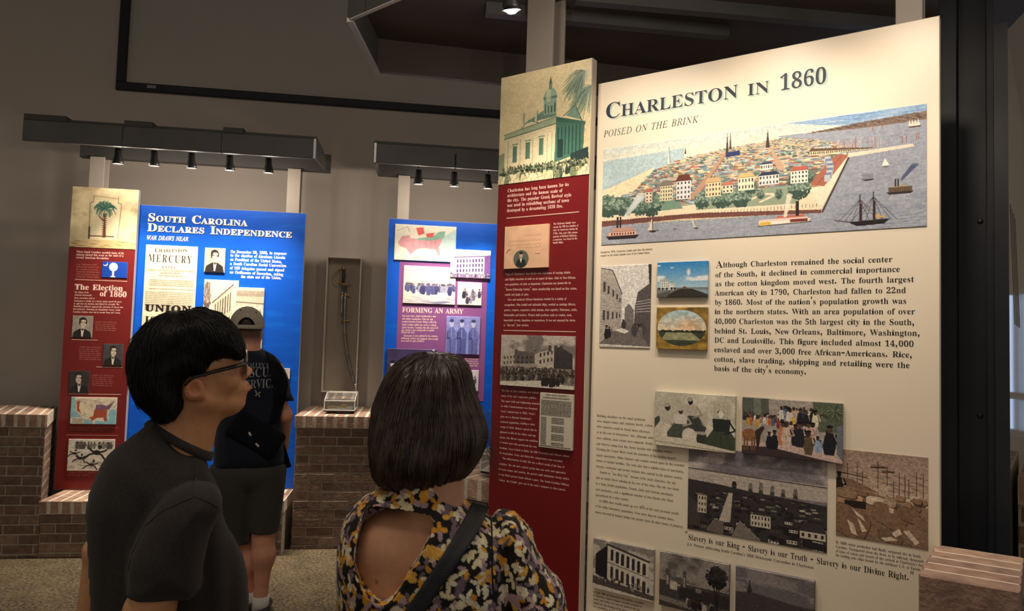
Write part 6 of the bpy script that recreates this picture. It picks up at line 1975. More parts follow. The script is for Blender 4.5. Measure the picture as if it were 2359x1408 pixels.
# spotlights of the right canopy
q = ony(1179, 24, 2.36)
spotlight(q, ZC + 0.155, FRR.at(-0.20, 2.0, 0.12), 30, 'lit black spotlight above the panel with the domed building', 'spotlights over the right panels', 70, 0.85, wide=2, deep=0.128)
FLr = FM.shifted(0.50)
for k, u in enumerate((0.20, 0.62, 1.02)):
    spotlight(FLr.at(u, 2.775), ZC + 0.155, FM.at(u, 1.95, 0.0), (21, 23, 19)[k], f'{("first", "second", "third")[k]} spotlight over the cream panel, counted from the domed building', 'spotlights over the right panels', 88, 0.85, wide=2.5)
spotlight(A((1.22, 1.78, 2.80)), ZC + 0.155, A((1.27, 1.88, 1.07)), 26, 'spotlight over the lower right brick pedestal, beside the cream panel', 'spotlights over the right panels', 48, 0.85, wide=0.6)


# ------------------------------------------------------------------ sword on the wall, clear cases
uw0, uw1 = FWL.uv(749, 750)[0], FWL.uv(828, 750)[0]
FWc = FWL.shifted(0.10)
uw0, uw1 = FWL.uv(750, 750)[0], FWL.uv(829, 750)[0]
tV = thing('display_case', FWL.at((uw0 + uw1) / 2, 1.13), 'tall narrow clear case on the back wall, holding a sword', 'display case')
b = MB()
b.fbox(FWL, uw0 + 0.012, uw1 - 0.012, 1.13, 2.295, 0.002, 0.012)
b.build('backboard', M_boardback, tV)
b = MB()
for a_ in ((uw0, uw0 + 0.008, 1.12, 2.30), (uw1 - 0.008, uw1, 1.12, 2.30)):
    b.fbox(FWL, a_[0], a_[1], a_[2], a_[3], 0.002, 0.11)
b.fbox(FWL, uw0 + 0.008, uw1 - 0.008, 2.292, 2.30, 0.002, 0.11)
b.fbox(FWL, uw0 + 0.008, uw1 - 0.008, 1.12, 1.128, 0.002, 0.11)
b.build('clear_sides', mat('frosted_acrylic', (0.85, 0.79, 0.69), 0.25, noise=(5, 0.03)), tV)

M_steel = mat('old_steel', (0.42, 0.42, 0.42), 0.28, 0.95, noise=(30, 0.25))
M_brass = mat('brass', (0.55, 0.36, 0.16), 0.35, 0.9, noise=(30, 0.2))
M_grip = mat('dark_grip', (0.05, 0.035, 0.03), 0.5, noise=(60, 0.3))
FWd = FWL.shifted(0.05)


def wp(x, y, f=FWd):
    u, v = f.uv(x, y)
    return f.at(u, v)


tW = thing('sword', wp(790, 640), 'curved cavalry sword with a knuckle guard hanging in the tall clear case', 'sword')
b = MB()
b.tube([wp(789, 660), wp(787, 690), wp(786.5, 720), wp(787, 742)], [0.011, 0.0105, 0.010, 0.007], 8, flat=(1, 0.5))
b.build('blade', M_steel, tW, True)
b = MB()
b.tube([wp(792, 622), wp(792, 635), wp(790, 652)], [0.013, 0.016, 0.012], 10)
b.build('grip', M_grip, tW, True)
b = MB()
b.tube([wp(791, 616), wp(782, 619), wp(774, 630), wp(772, 643), wp(778, 652), wp(786, 654)], 0.005, 8)
b.tube([wp(780, 653), wp(790, 654), wp(802, 655), wp(805, 657)], [0.007, 0.009, 0.008, 0.011], 8)
b.lathe([(0, 0.02), (0.012, 0.018), (0.017, 0), (0.012, -0.015), (0, -0.018)], wp(791.5, 618), (0, 0, 1), 12)
b.build('guard', M_brass, tW, True)
tB = thing('scabbard', wp(797, 750), 'long curved metal scabbard beside the sword, two brass rings', 'scabbard')
b = MB()
pth = [(796, 660), (795, 690), (794, 720), (793.5, 750), (795, 780), (798, 805), (802, 830), (808, 855), (814, 875), (818, 889)]
b.tube([wp(*p, FWL.shifted(0.03)) for p in pth], [0.014, 0.0145, 0.015, 0.015, 0.015, 0.0145, 0.014, 0.0135, 0.012, 0.010], 12)
b.build('sheath', M_steel, tB, True)
for (x, y) in ((795, 679), (794, 738)):
    b = MB()
    b.tube([wp(x - 9, y - 1), wp(x, y + 1), wp(x + 10, y + 0.5), wp(x + 12, y + 4)], 0.008, 8)
    b.build('ring_mount', M_brass, tB, True)
b = MB()
b.tube([wp(817, 884), wp(820, 892), wp(814, 892)], 0.010, 8)
b.build('drag', M_steel, tB, True)


def small_case(f, u0, u1, v0, v1, d0, d1, label, slope=0.6):
    """clear case with a sloped front and a dark base"""
    t = thing('display_case', f.at((u0 + u1) / 2, v0, (d0 + d1) / 2), label, 'display case')
    b = MB()
    b.bbox(f, u0 + 0.05, u1 - 0.04, v0, v0 + 0.012, d0 + 0.02, d1 - 0.02, 0.002)
    b.bbox(f, u0, u1, v0 + 0.013, v0 + 0.026, d0, d1, 0.003)
    b.build('base', M_black, t)
    z0 = v0 + 0.027
    P = f.at
    dm = d1 - (d1 - d0) * slope
    V = [P(u0, z0, d1), P(u1, z0, d1), P(u1, z0, d0), P(u0, z0, d0), P(u0, v0 + 0.10, d1), P(u1, v0 + 0.10, d1), P(u1 + 0.0, v1, dm), P(u0 + 0.0, v1, dm), P(u1, v1, d0), P(u0, v1, d0)]
    F = [(0, 1, 5, 4), (4, 5, 6, 7), (7, 6, 8, 9), (2, 3, 9, 8), (1, 2, 8, 6, 5), (0, 4, 7, 9, 3)]
    b = MB()
    b.add(V, F)
    b.build('clear_cover', M_acryl, t)
    b = MB()
    E = lambda i, j: b.tube([V[i], V[j]], 0.0035, 6)
    for i, j in ((0, 1), (4, 5), (6, 7), (0, 4), (1, 5), (4, 7), (5, 6), (1, 2), (0, 3), (2, 8), (3, 9), (8, 9)):
        E(i, j)
    b.build('polished_edge', mat('acrylic_edge', (0.66, 0.64, 0.58), 0.2, noise=(6, 0.05)), t)
    return t


ua, ub = FC.uv(741, 945)[0], FC.uv(813, 945)[0]
ca = small_case(FC, ua, ub, 0.999, 1.15, -0.46, -0.16, 'small clear sloped case on the middle brick pedestal, below the sword')
b = MB()
b.bbox(FC, ua + 0.02, ub - 0.02, 1.0265, 1.036, -0.44, -0.19, 0.003)
b.build('fabric_pad', mat('grey_fabric_pad', (0.34, 0.33, 0.29), 0.9, noise=(40, 0.1)), ca)
b = MB()
b.fbox(FC, ua + 0.11, ua + 0.17, 1.07, 1.11, -0.457, -0.452)
b.build('caption_card', M_paper, ca)
M_gold = mat('polished_gold', (0.95, 0.62, 0.18), 0.22, 1.0, noise=(30, 0.1))
uc_ = (ua + ub) / 2
for nm_, du, dd, L, lb in (('medal', 0.012, -0.26, 0.022, 'round gold medal in the small case under the sword'), ('ribbon_bar', 0.018, -0.37, 0.02, 'upper gold ribbon bar in the small case under the sword'), ('gold_braid', -0.055, -0.27, 0.04, 'flat gold braid left of the medal in the small case')):
    p = FC.at(uc_ + du, 1.0365, dd)
    b = MB()
    if nm_ == 'medal':
        b.lathe([(0, 0.012), (L * 0.6, 0.011), (L, 0.006), (L, 0)], p, unit(FC.n * 0.25 + up), 18)
        b.tube([p + FC.n * -0.02 + up * 0.012, p + FC.n * -0.055 + up * 0.014], 0.006, 8)
    elif nm_ == 'ribbon_bar':
        b.bbox(FC, uc_ + du - 0.018, uc_ + du + 0.018, 1.0365, 1.058, dd - 0.01, dd + 0.006, 0.003)
    else:
        for k in range(4):
            b.tube([FC.at(uc_ + du - L, 1.044, dd + 0.012 * k - 0.02), FC.at(uc_ + du, 1.047, dd + 0.012 * k - 0.018), FC.at(uc_ + du + L * 0.6, 1.044, dd + 0.012 * k - 0.02)], 0.006, 7)
    tag(b.build(nm_, M_gold, None, True), lb, nm_.replace('_', ' '))

q0, q1 = FQ.uv(1086, 1094), FQ.uv(1122, 1086)
cb = small_case(FQ, pq + 0.02, pq + 0.36, 1.001, 1.17, -0.40, -0.05, 'clear case on the pedestal between the woman and the right red panel')
b = MB()
b.prism([FQ.at(pq + 0.025, 1.029, -0.06), FQ.at(pq + 0.35, 1.029, -0.06), FQ.at(pq + 0.35, 1.075, -0.28), FQ.at(pq + 0.025, 1.075, -0.28)], up * 0.004)
b.build('caption_card', M_paper, cb)
b = MB()
b.tube([FQ.at(pq + 0.06, 1.115, -0.2), FQ.at(pq + 0.1, 1.13, -0.2), FQ.at(pq + 0.14, 1.115, -0.2)], [0.012, 0.016, 0.012], 8)
b.tube([FQ.at(pq + 0.1, 1.12, -0.2), FQ.at(pq + 0.1, 1.078, -0.2)], 0.006, 8)
tag(b.build('gold_badge', M_gold, None, True), 'gold badge on a stem in the clear case beside the right red panel', 'badge')
# ------------------------------------------------------------------ the exhibit panels
def panel_mat(name, col, rough, streak=None):
    m = mat(name, col, rough, noise=(2.5, 0.03), spec=0.4)
    if streak:                       # feathery pale strokes printed into the ground colour
        nt = m.node_tree
        tc = nt.nodes.new('ShaderNodeTexCoord')
        mp = nt.nodes.new('ShaderNodeMapping')
        mp.inputs['Rotation'].default_value = (0, 0.9, 0)
        mp.inputs['Scale'].default_value = (2.2, 1.0, 11.0)
        n = nt.nodes.new('ShaderNodeTexNoise')
        n.inputs['Scale'].default_value = 1.4
        n.inputs['Detail'].default_value = 3
        r = nt.nodes.new('ShaderNodeValToRGB')
        r.color_ramp.elements[0].position, r.color_ramp.elements[1].position = 0.52, 0.72
        r.color_ramp.elements[0].color = (*col, 1)
        r.color_ramp.elements[1].color = (*streak, 1)
        nt.links.new(tc.outputs['Object'], mp.inputs[0])
        nt.links.new(mp.outputs[0], n.inputs['Vector'])
        nt.links.new(n.outputs[0], r.inputs[0])
        nt.links.new(r.outputs[0], nt.nodes['Principled BSDF'].inputs['Base Color'])
    return m


M_cream = panel_mat('cream_print', (0.83, 0.73, 0.57), 0.42)
M_red = panel_mat('red_print', (0.17, 0.008, 0.010), 0.36)
M_redl = panel_mat('maroon_print', (0.17, 0.014, 0.013), 0.40)
M_blue = panel_mat('blue_print', (0.0, 0.090, 0.58), 0.42, (0.0, 0.125, 0.66))
M_edge = mat('board_edge', (0.52, 0.46, 0.37), 0.5, noise=(9, 0.04))
M_bluedge = mat('board_edge_grey', (0.36, 0.38, 0.42), 0.5, noise=(9, 0.04))
M_purple = panel_mat('purple_print', (0.22, 0.075, 0.24), 0.45)


def ink_m(name, r, g, b):
    return mat(name, srgb(r, g, b), 0.5, noise=(18, 0.02), spec=0.3)


I_navy, I_teal, I_text, I_pink = ink_m('ink_navy', 34, 44, 58), ink_m('ink_teal', 178, 198, 186), ink_m('ink_charcoal', 38, 40, 40), ink_m('ink_pale_pink', 240, 205, 190)
I_white, I_shadow, I_brown, I_rule, I_black = ink_m('ink_white', 246, 244, 236), ink_m('ink_deep_blue', 14, 26, 60), ink_m('ink_brown', 84, 70, 52), ink_m('ink_rule', 214, 170, 150), ink_m('ink_black', 24, 22, 20)
I_dim = ink_m('ink_dull_rose', 176, 110, 100)


def exhibit(face, tl, tr, zt, zb, th, m, label, base_px, edge=None, group=None):
    a, c = face.uv(*tl), face.uv(*tr)
    t = thing('exhibit_panel', face.at((a[0] + c[0]) / 2, zb, -th / 2), label, 'exhibit panel', group)
    b = MB()
    b.bbox(face, a[0], c[0], zb, zt, -th, 0.0, 0.002, 0)
    k = len(b.F)
    b.M = [1] * k
    b.M[1] = 0
    b.build('board', [m, edge or M_edge], t)
    return t, a[0], c[0]


def rule(face, t, p, q, hpx, m=None, name='rule', d=0.0012):
    a, c = face.uv(*p), face.uv(*q)
    h = abs(face.uv(p[0], p[1] + hpx)[1] - a[1])
    v = (a[1] + c[1]) / 2
    b = MB()
    b.fbox(face, a[0], c[0], v - h / 2, v + h / 2, 0.0001, d)
    return b.build(name, m or I_rule, t)


def block(name, f, t, texts, L0, R0, cap, m, d=0.0005, st='b', wt=0.0, **k):
    return lettering(name, f, spread(texts, L0, R0), m, t, st, wt, cap=cap, d=d, **k)


def Z(sx, ox, oy):
    """reader for coordinates noted on an enlarged crop of the photograph"""
    return lambda x, y: (ox + x / sx, oy + y / sx)


# ---- cream panel
t, u0, u1 = exhibit(FM, (1378, 193), (2165, 35), 2.57, zled + 0.002, 0.045, M_cream, 'cream panel headed CHARLESTON IN 1860 with a long harbour view', None)
z4, z5, z6 = Z(2.816, 1360, 100), Z(2.877, 1360, 560), Z(2.667, 1360, 880)
for wd in ([('Charleston', (1393.7, 274.5), (1701, 224.6))], [('in', (1721, 221.3), (1773, 213))]):
    lettering('heading', FM, wd, [I_navy, I_teal], t, 'b', -0.004, True, cap=35, shadow=(0.10, -0.10), d=0.0006, small=0.76, track=0.0)
lettering('heading', FM, [('1860', (1795, 209.4), (1905, 191.5))], [I_navy, I_teal], t, 'b', -0.004, cap=36, shadow=(0.10, -0.10), d=0.0006)
lettering('subheading', FM, [('POISED ON THE BRINK', (1391, 316.6), (1609, 282))], I_text, t, 'i', -0.004, cap=14.5, track=0.03)
picture('city_view', FM, [(1391, 346), (2135, 237), (2135, 520), (1386, 566)], pic_panorama(), t, 0, 0.002, gloss=0.36, label='long coloured bird\'s-eye view of a harbour city')
block('caption', FM, t, ['Founded in 1670, Charleston rapidly grew into the primary', 'seaport on the South Atlantic coast of the United States.'], [z5(68, 68), z5(68, 90)], [z5(413, 45), z5(397, 69)], 4.2, I_brown)
picture('street_picture', FM, [(1386, 613), (1502, 609), (1497, 803), (1381, 799)], pic_street(), t, 0, 0.003, label='grey picture of a street of wooden houses')
picture('quay_picture', FM, [(1518, 606), (1634, 602), (1632, 685), (1516, 686)], pic_harbour_sky(), t, 0, 0.012, label='blue-sky picture of white houses on a quay')
picture('oval_picture', FM, [(1517, 709), (1632, 708), (1631, 808), (1514, 803)], pic_oval_view(), t, 0, 0.012, label='oval evening view on a gilt ground')
body = ['lthough Charleston remained the social center', 'of the South, it declined in commercial importance', 'as the cotton kingdom moved west. The fourth largest', 'American city in 1790, Charleston had fallen to 22nd',
        "by 1860. Most of the nation's population growth was", 'in the northern states. With an area population of over', '40,000 Charleston was the 5th largest city in the South,', 'behind St. Louis, New Orleans, Baltimore, Washington,',
        'DC and Louisville. This figure included almost 14,000', 'enslaved and over 3,000 free African-Americans. Rice,', 'cotton, slave trading, shipping and retailing were the', "basis of the city's economy."]
Lp = [z5(879, 161)] + [z5(x, y) for x, y in ((827, 228), (827, 287), (825, 348), (825, 410), (824, 471), (821, 535), (822, 598), (821, 659), (820, 722), (820, 785), (820, 846))]
Rp = [z5(x, y) for x, y in ((2002, 125), (2053, 190), (2146, 258), (2093, 331), (2097, 402), (2152, 472), (2153, 544), (2190, 616), (2145, 688), (2138, 760), (2118, 829), (1437, 872))]
block('body_text', FM, t, body, Lp, Rp, 11.6, I_text, wt=-0.004, track=0.0)
lettering('initial_letter', FM, [('A', z5(832, 166), z5(878, 163))], I_text, t, 'b', -0.01, cap=16.5)
picture('market_women_picture', FM, [(1514, 901), (1697, 912), (1695, 1043), (1511, 1025)], pic_women(), t, 0, 0.016, label='sepia picture of women sitting at a market')
picture('crowd_picture', FM, [(1713, 915), (1943, 929), (1942, 1071), (1713, 1040)], pic_auction(), t, 0, 0.016, label='coloured picture of a crowd with a horse')
picture('rooftops_picture', FM, [(1586.5, 1022), (1906, 1066), (1905, 1274), (1585, 1218)], pic_city_engraving(), t, 0, 0.002, label='grey picture of rooftops and masts under clouds')
picture('wharf_picture', FM, [(1927, 1035), (2138, 1052), (2138, 1267), (1926, 1232)], pic_cotton(), t, 0, 0.002, label='brown photograph of cotton bales and masts')
zz = Z(4.691, 1370, 930)
side = ['Rubbing shoulders on the small peninsula', 'were elegant homes and rundown hovels. Urban', 'slave quarters could be found down alleyways', "or in the rear of slaveowners' lots. Although some", 'were cobbled, most streets were unpaved. Docks',
        'and wharves along East Bay Street bustled with shipping activity.', 'Fronting the Cooper River stood the mansions of the leading import-', 'export merchants. White laborers and seamen rented space in the crowded', 'homes of market families. The town also had a middle-class of merchants,',
        'lawyers, craftsmen and service workers who catered to the planter society.', 'Known as "the Holy City" because of its many churches, the city', 'had an ethnic flavor missing in the rest of the state. The city was home', 'to a large Jewish population, French, Irish and German merchants',
        'and mechanics, and a significant number of free blacks who lived', 'precariously in a slave society.', 'In 1860 slave wealth made up over 60% of the total personal wealth', 'of the white lowcountry population. Even more than in colonial times,', 'money invested in human beings was greater than all other forms of property.']
ly = [140, 197, 255, 318, 380, 442, 500, 565, 623, 685, 750, 808, 870, 935, 995, 1060, 1115, 1180]
lx = [25, 25, 23, 22, 22, 20, 20, 18, 16, 15, 55, 13, 12, 10, 10, 48, 7, 6]
rr = [(550, 187), (625, 252), (598, 320), (636, 382), (625, 446), (848, 538), (888, 607), (965, 682), (965, 750), (955, 818), (878, 873), (912, 940), (848, 999), (846, 1063), (375, 1052), (910, 1203), (862, 1266), (962, 1346)]
block('side_text', FM, t, side, [zz(x, y) for x, y in zip(lx, ly)], [zz(*p) for p in rr], 5.2, I_brown, wt=-0.008)
lettering('quotation', FM, [('"Slavery is our King - Slavery is our Truth - Slavery is our Divine Right."', (1577, 1241.5), (2107, 1340))], I_text, t, 'b', -0.008, cap=12.5)
lettering('attribution', FM, [("J.S. Preston addressing South Carolina's 1860 Democratic Convention in Charleston", z6(595, 1003), z6(1372, 1150))], I_text, t, 'b', -0.008, cap=6.2)
block('caption', FM, t, ['By 1860 cotton production had finally surpassed rice in South', 'Carolina. Transported down the rivers or by railroad, thousands', "of bales of cotton and barrels of rice arrived at Charleston's docks", 'for loading onto ships bound for the northeast U.S. or Europe.'],
      [z6(1508, 991), z6(1508, 1018), z6(1508, 1045), z6(1508, 1070)], [z6(2030, 1082), z6(2050, 1112), z6(2063, 1140), z6(2037, 1163)], 6.0, I_text, wt=-0.008)
picture('hall_picture', FM, [(1373.7, 1241.6), (1510, 1262), (1507.7, 1383.6), (1368.6, 1352)], pic_hall(), t, 0, 0.016, label='grey picture of a hall with arched windows')
picture('ruin_picture', FM, [(1524, 1266), (1683, 1300.7), (1681, 1428), (1523, 1390)], pic_ruin_tree(), t, 0, 0.016, label='grey picture of a dark tree beside ruins')
picture('fort_picture', FM, [(1698.6, 1300), (1879, 1339), (1877, 1480), (1697, 1428)], pic_fort(), t, 0, 0.016, label='grey picture of a flagpole under a cloudy sky')
zb = Z(6.938, 1360, 1220)
block('caption', FM, t, ['In April 1860 the Democratic Party held its convention', 'in Charleston. Southern delegates demanded protection of', 'slavery and walked out when the platform did not', 'support it. The breakup of the party assured that', 'two candidates would run against each other'],
      [zb(50, 1010), zb(48, 1065), zb(46, 1120), zb(44, 1178), zb(42, 1235)], [zb(855, 1200), zb(820, 1250), zb(790, 1300), (1474, 1418), (1474, 1428)], 4.6, I_brown, wt=-0.006)

# ---- right red panel
t, u0, u1 = exhibit(FRR, (1155, 180), (1365, 133), 2.656, zled + 0.002, 0.036, M_red, 'tall red panel topped by a green picture of a domed building', None)
za, zc = Z(3.4346, 1130, 110), Z(3.519, 1130, 500)
vb = (FRR.uv(1149, 426)[1] + FRR.uv(1361, 402)[1]) / 2
picture_uv('building_picture', FRR, u0 + 0.001, u1 - 0.001, vb, 2.655, pic_courthouse(), t, 0, 0.002, gloss=0.3, label='green engraving of a domed building, palm and crowd')
block('heading', FRR, t, ['Charleston has long been known for its', 'architecture and the human scale of', 'the city. The popular Greek Revival style', 'was used in rebuilding sections of town', 'destroyed by a devastating 1838 fire.'],
      [za(135, 1145), za(133, 1183), za(133, 1222), za(132, 1261), za(130, 1302)], [za(620, 1093), za(567, 1142), za(640, 1176), za(622, 1219), za(575, 1264)], 7.4, I_pink)
rule(FRR, t, za(128, 1350), za(702, 1300), 2.2)
block('side_text', FRR, t, ['The Holloway family were', 'among the 500 free families of', 'color in Charleston during the', '1790s. This early 19th century', 'portrait of Richard Holloway,', 'a carpenter, was found in the', 'family Bible.'],
      [zc(x, y) for x, y in ((510, 64), (508, 90), (507, 115), (507, 142), (507, 167), (506, 192), (506, 216))], [zc(x, y) for x, y in ((690, 51), (712, 76), (708, 102), (706, 131), (703, 156), (703, 181), (592, 213))], 4.4, I_pink)
picture('letter_picture', FRR, [(1167, 525), (1267, 515.6), (1265, 616.5), (1164.7, 621)], pic_letter(), t, 0, 0.012, label='pink handwritten letter with an oval portrait')
para = ["Many of Charleston's free blacks were mulattoes of varying shades", 'and highly conscious of color as an aspect of class. Only in New Orleans', 'were gradations of color as important. Charleston was known for its', '"Brown Fellowship Society" where membership was based on free status,', 'wealth and shade of color.',
        'Free and enslaved African-Americans worked in a variety of', 'occupations. Men loaded and unloaded ships, worked as carriage drivers,', 'porters, coopers, carpenters, brick masons, boat captains, fishermen, cooks,', 'blacksmiths and barbers. Women held positions such as vendor, cook,', 'household servant, laundress or seamstress. It was not unusual for slaves', 'to "hire-out" their services.']
block('body_text', FRR, t, para, [zc(x, y) for x, y in ((120, 474), (119, 515), (118, 556), (117, 598), (116, 639), (140, 679), (113, 721), (111, 763), (109, 804), (108, 846), (107, 886))],
      [zc(x, y) for x, y in ((648, 458), (690, 500), (652, 543), (702, 588), (312, 637), (614, 672), (693, 717), (704, 761), (662, 804), (688, 847), (312, 886))], 5.2, I_pink, wt=-0.004)
rule(FRR, t, (1160, 762), (1326.6, 764), 2.2)
picture('ruined_town_picture', FRR, [(1159, 772), (1326.6, 775), (1325, 898.7), (1155.6, 887)], pic_ruins(), t, 0, 0.012, label='grey picture of a large ruined building above a crowd')
picture('printed_list', FRR, [(1248, 903.6), (1323.8, 910), (1321, 1038), (1245, 1029)], pic_list(), t, 0, 0.012, label='yellowed printed list of names')
zd = Z(2.568, 1110, 860)
low = ['The fear of slave rebellion was behind', "many of the city's repressive policies.", 'The most vivid and frightening moment', 'to white Charlestonians was Denmark', "Vesey's aborted plot in 1822. Vesey's", "plan was to liberate Charleston's", 'enslaved population, leading a mass', 'escape to Haiti. Rumors spread that he', 'planned to kill all the whites and any', 'blacks who did not support the rebellion.', 'A former man who purchased his own',
       'freedom, Vesey looked to Haiti, the Old Testament and African culture', 'for inspiration. Vesey and thirty-five conspirators were executed.', 'The militarization of daily life was a direct result of the fear of', 'rebellion. The city had a patrol system that was strict and oppressive.', 'Between sunset and sunrise, the patrol could administer twenty lashes', 'to any black person found without a pass. The South Carolina Military', "College (the Citadel) grew out of the state's response to slave unrest."]
lyy = [107, 138, 169, 199, 230, 261, 292, 321, 352, 384, 413, 446, 476, 508, 541, 572, 603, 636]
lxx = [116, 115, 114, 113, 112, 111, 110, 109, 108, 107, 106, 105, 104, 122, 102, 101, 100, 99]
rxx = [(337, 122), (325, 153), (343, 187), (330, 217), (317, 247), (295, 277), (315, 309), (326, 344), (320, 376), (335, 409), (325, 442), (518, 498), (480, 528), (488, 562), (500, 597), (517, 632), (517, 668), (497, 697)]
block('lower_text', FRR, t, low, [zd(x, y) for x, y in zip(lxx, lyy)], [zd(*p) for p in rxx], 4.6, I_pink, wt=-0.004)

# ---- left red panel
t, u0, u1 = exhibit(FRL, (167, 431), (320.5, 437), 2.69, zled + 0.002, 0.036, M_redl, 'tall dark red panel with a palm picture, headed The Election of 1860', None, M_bluedge)
ze, zf = Z(2.346, 0, 400), Z(2.524, 0, 850)
vb = (FRL.uv(160.7, 569.6)[1] + FRL.uv(314, 574.8)[1]) / 2
picture_uv('palm_picture', FRL, u0 + 0.001, u1 - 0.001, vb, 2.689, pic_palmetto(), t, 0, 0.002, gloss=0.42, label='tan picture of a palm in a scrolled frame')
block('heading', FRL, t, ['When South Carolina seceded many of its', 'citizens viewed this event as the start of a', 'second American Revolution.'], [ze(413, 427), ze(412, 443), ze(411, 458)], [ze(670, 436), ze(667, 450), ze(592, 464)], 4.8, I_pink)
block('side_text', FRL, t, ['As an "independent republic"', 'South Carolina needed its own', 'flag. A palmetto tree and moon', 'recalled the Revolution when', 'forts of palmetto logs at', 'Sullivans Island held.'], [ze(412, 494 + 13.2 * k) for k in range(6)], [ze(530 + 6 * (k % 2), 497 + 13.2 * k) for k in range(6)], 3.2, I_dim)
picture('flag_picture', FRL, [ze(553, 476), ze(690, 479), ze(688, 565), ze(550, 562)], pic_flag(), t, 0, 0.004, label='blue flag with a white tree and moon')
rule(FRL, t, ze(405, 573), ze(688, 582), 1.6)
block('title', FRL, t, ['The Election'], [ze(403, 626)], [ze(664, 634)], 12.5, I_pink, wt=0.008)
block('title', FRL, t, ['of 1860'], [ze(538, 662)], [ze(684, 669)], 12.5, I_pink, wt=0.008)
block('body_text', FRL, t, ['The failure of the', 'National Democratic', 'Party convention held in', 'Charleston to decide on a slavery plank caused the party', 'to split into two factions and diluted its strength. The', 'Republican platform opposed the extension of slavery into', 'the territories. Following the Republican victory, South', 'Carolina leaders were set to secede from the Union.'],
      [ze(403, 645), ze(402, 660), ze(401, 676), ze(400, 692), ze(399, 707), ze(397, 721), ze(396, 736), ze(395, 751)], [ze(480, 647), ze(497, 662), ze(512, 679), ze(658, 697), ze(645, 711), ze(666, 727), ze(650, 742), ze(652, 757)], 3.6, I_pink)
for k, (q, seed, bg, kw) in enumerate((((393, 767, 502, 886), 41, (150, 142, 130), dict(turn=0.03)), ((560, 920, 665, 1038), 42, (70, 68, 70), dict(turn=0.02)), ((375, 1065, 485, 1186), 43, (58, 54, 54), dict(turn=-0.04)))):
    picture('portrait', FRL, [ze(q[0], q[1]), ze(q[2], q[1] + 3), ze(q[2] - 2, q[3] + 2), ze(q[0] - 4, q[3])], pic_portrait(seed, bg, **kw), t, 0, 0.004, label=f'{("upper", "middle", "lower")[k]} grey portrait of a man in a dark coat')
for x0, y0, x1, n in ((516, 804, 630, 5), (428, 940, 545, 7), (497, 1092, 613, 6)):
    block('side_text', FRL, t, ['candidate of the northern wing', 'he won a single state and lost', 'the vote in the border states', 'where most men chose another', 'party that autumn. The contest', 'left the southern states set', 'on a course of their own'][:n], [ze(x0, y0 + 11 * k) for k in range(n)], [ze(x1 - (k % 3) * 5, y0 + 3 + 11 * k) for k in range(n)], 3.0, I_dim)
rule(FRL, t, ze(387, 898), ze(530, 900), 1.5)
rule(FRL, t, ze(520, 1046), ze(662, 1048), 1.5)
rule(FRL, t, ze(370, 1192), ze(653, 1193), 1.5)
picture('map_picture', FRL, [ze(388, 1208), ze(632, 1211), ze(630, 1355), ze(382, 1352)], pic_usa(), t, 0, 0.010, label='coloured map of the United States')
block('caption', FRL, t, ['Four candidates ran and four parties split the vote. The', 'result was decided in the northern states.'], [ze(377, 1376), ze(376, 1388)], [ze(640, 1377), ze(560, 1390)], 3.0, I_dim)
rule(FRL, t, zf(384, 386), zf(688, 387), 1.5, I_dim)
picture('cartoon_picture', FRL, [zf(403, 409), zf(667, 409), zf(664, 592), zf(392, 592)], pic_cartoon(), t, 0, 0.010, label='black ink cartoon on white paper')
block('caption', FRL, t, ['A newspaper cartoon of the running race', 'drawn in the autumn'], [zf(392, 606), zf(391, 620)], [zf(560, 607), zf(520, 621)], 3.0, I_dim)

# ---- first blue panel
uu0 = FP.uv(323, 471)[0] - 0.06
t = thing('exhibit_panel', FP.at((uu0 + 1.334) / 2, zled, -0.02), 'blue panel headed South Carolina Declares Independence', 'exhibit panel')
b = MB()
b.bbox(FP, FP.uv(320, 471)[0], FP.uv(705, 492)[0], zled + 0.002, 2.584, -0.04, 0, 0.002)
b.M = [1] * len(b.F)
b.M[1] = 0
b.build('board', [M_blue, M_bluedge], t)
zg = Z(4.024, 300, 450)
for a_ in ((('South Carolina', zg(160, 239), zg(1086, 287)),), (('Declares Independence', zg(157, 331), zg(1500, 394)),)):
    lettering('heading', FP, list(a_), [I_white, I_shadow], t, 'b', 0.016, True, cap=18, shadow=(0.07, -0.09), d=0.0006, small=0.74, track=0.01)
lettering('subheading', FP, [('WAR DRAWS NEAR', zg(152, 411), zg(538, 426))], [I_white, I_shadow], t, 'i', 0.014, cap=9.5, shadow=(0.08, -0.1))
br = picture('broadsheet', FP, [(336.5, 564), (455, 569), (439, 935), (318, 928)], pic_broadsheet(), t, 0, 0.008, label='tall yellowed newspaper sheet')
Fb = FP.shifted(0.008)
for s_, p, q, c_, w_, kw in (('Charleston', zg(228, 526), zg(530, 527), 9, 0.0, dict(caps=True, small=0.8)), ('MERCURY', zg(165, 613), zg(580, 633), 17, -0.004, dict(track=0.12)), ('EXTRA:', zg(296, 676), zg(440, 681), 6, -0.006, dict(track=0.06)),
                            ('UNION', zg(135, 1072), zg(570, 1090), 15, 0.03, dict(track=0.06)), ('IS', zg(128, 1180), zg(250, 1186), 15, 0.0, {}), ('DISSOLVED!', (326, 800), (436, 806), 20, 0.012, {})):
    lettering('headline', Fb, [(s_, p, q)], I_black, br, 'b', w_, cap=c_, d=0.0005, **kw)
picture('portrait', FP, [(472.7, 571), (520, 573), (518, 629), (471, 627)], pic_portrait(44, (186, 176, 160)), t, 0, 0.010, label='grey portrait of a man in an open coat')
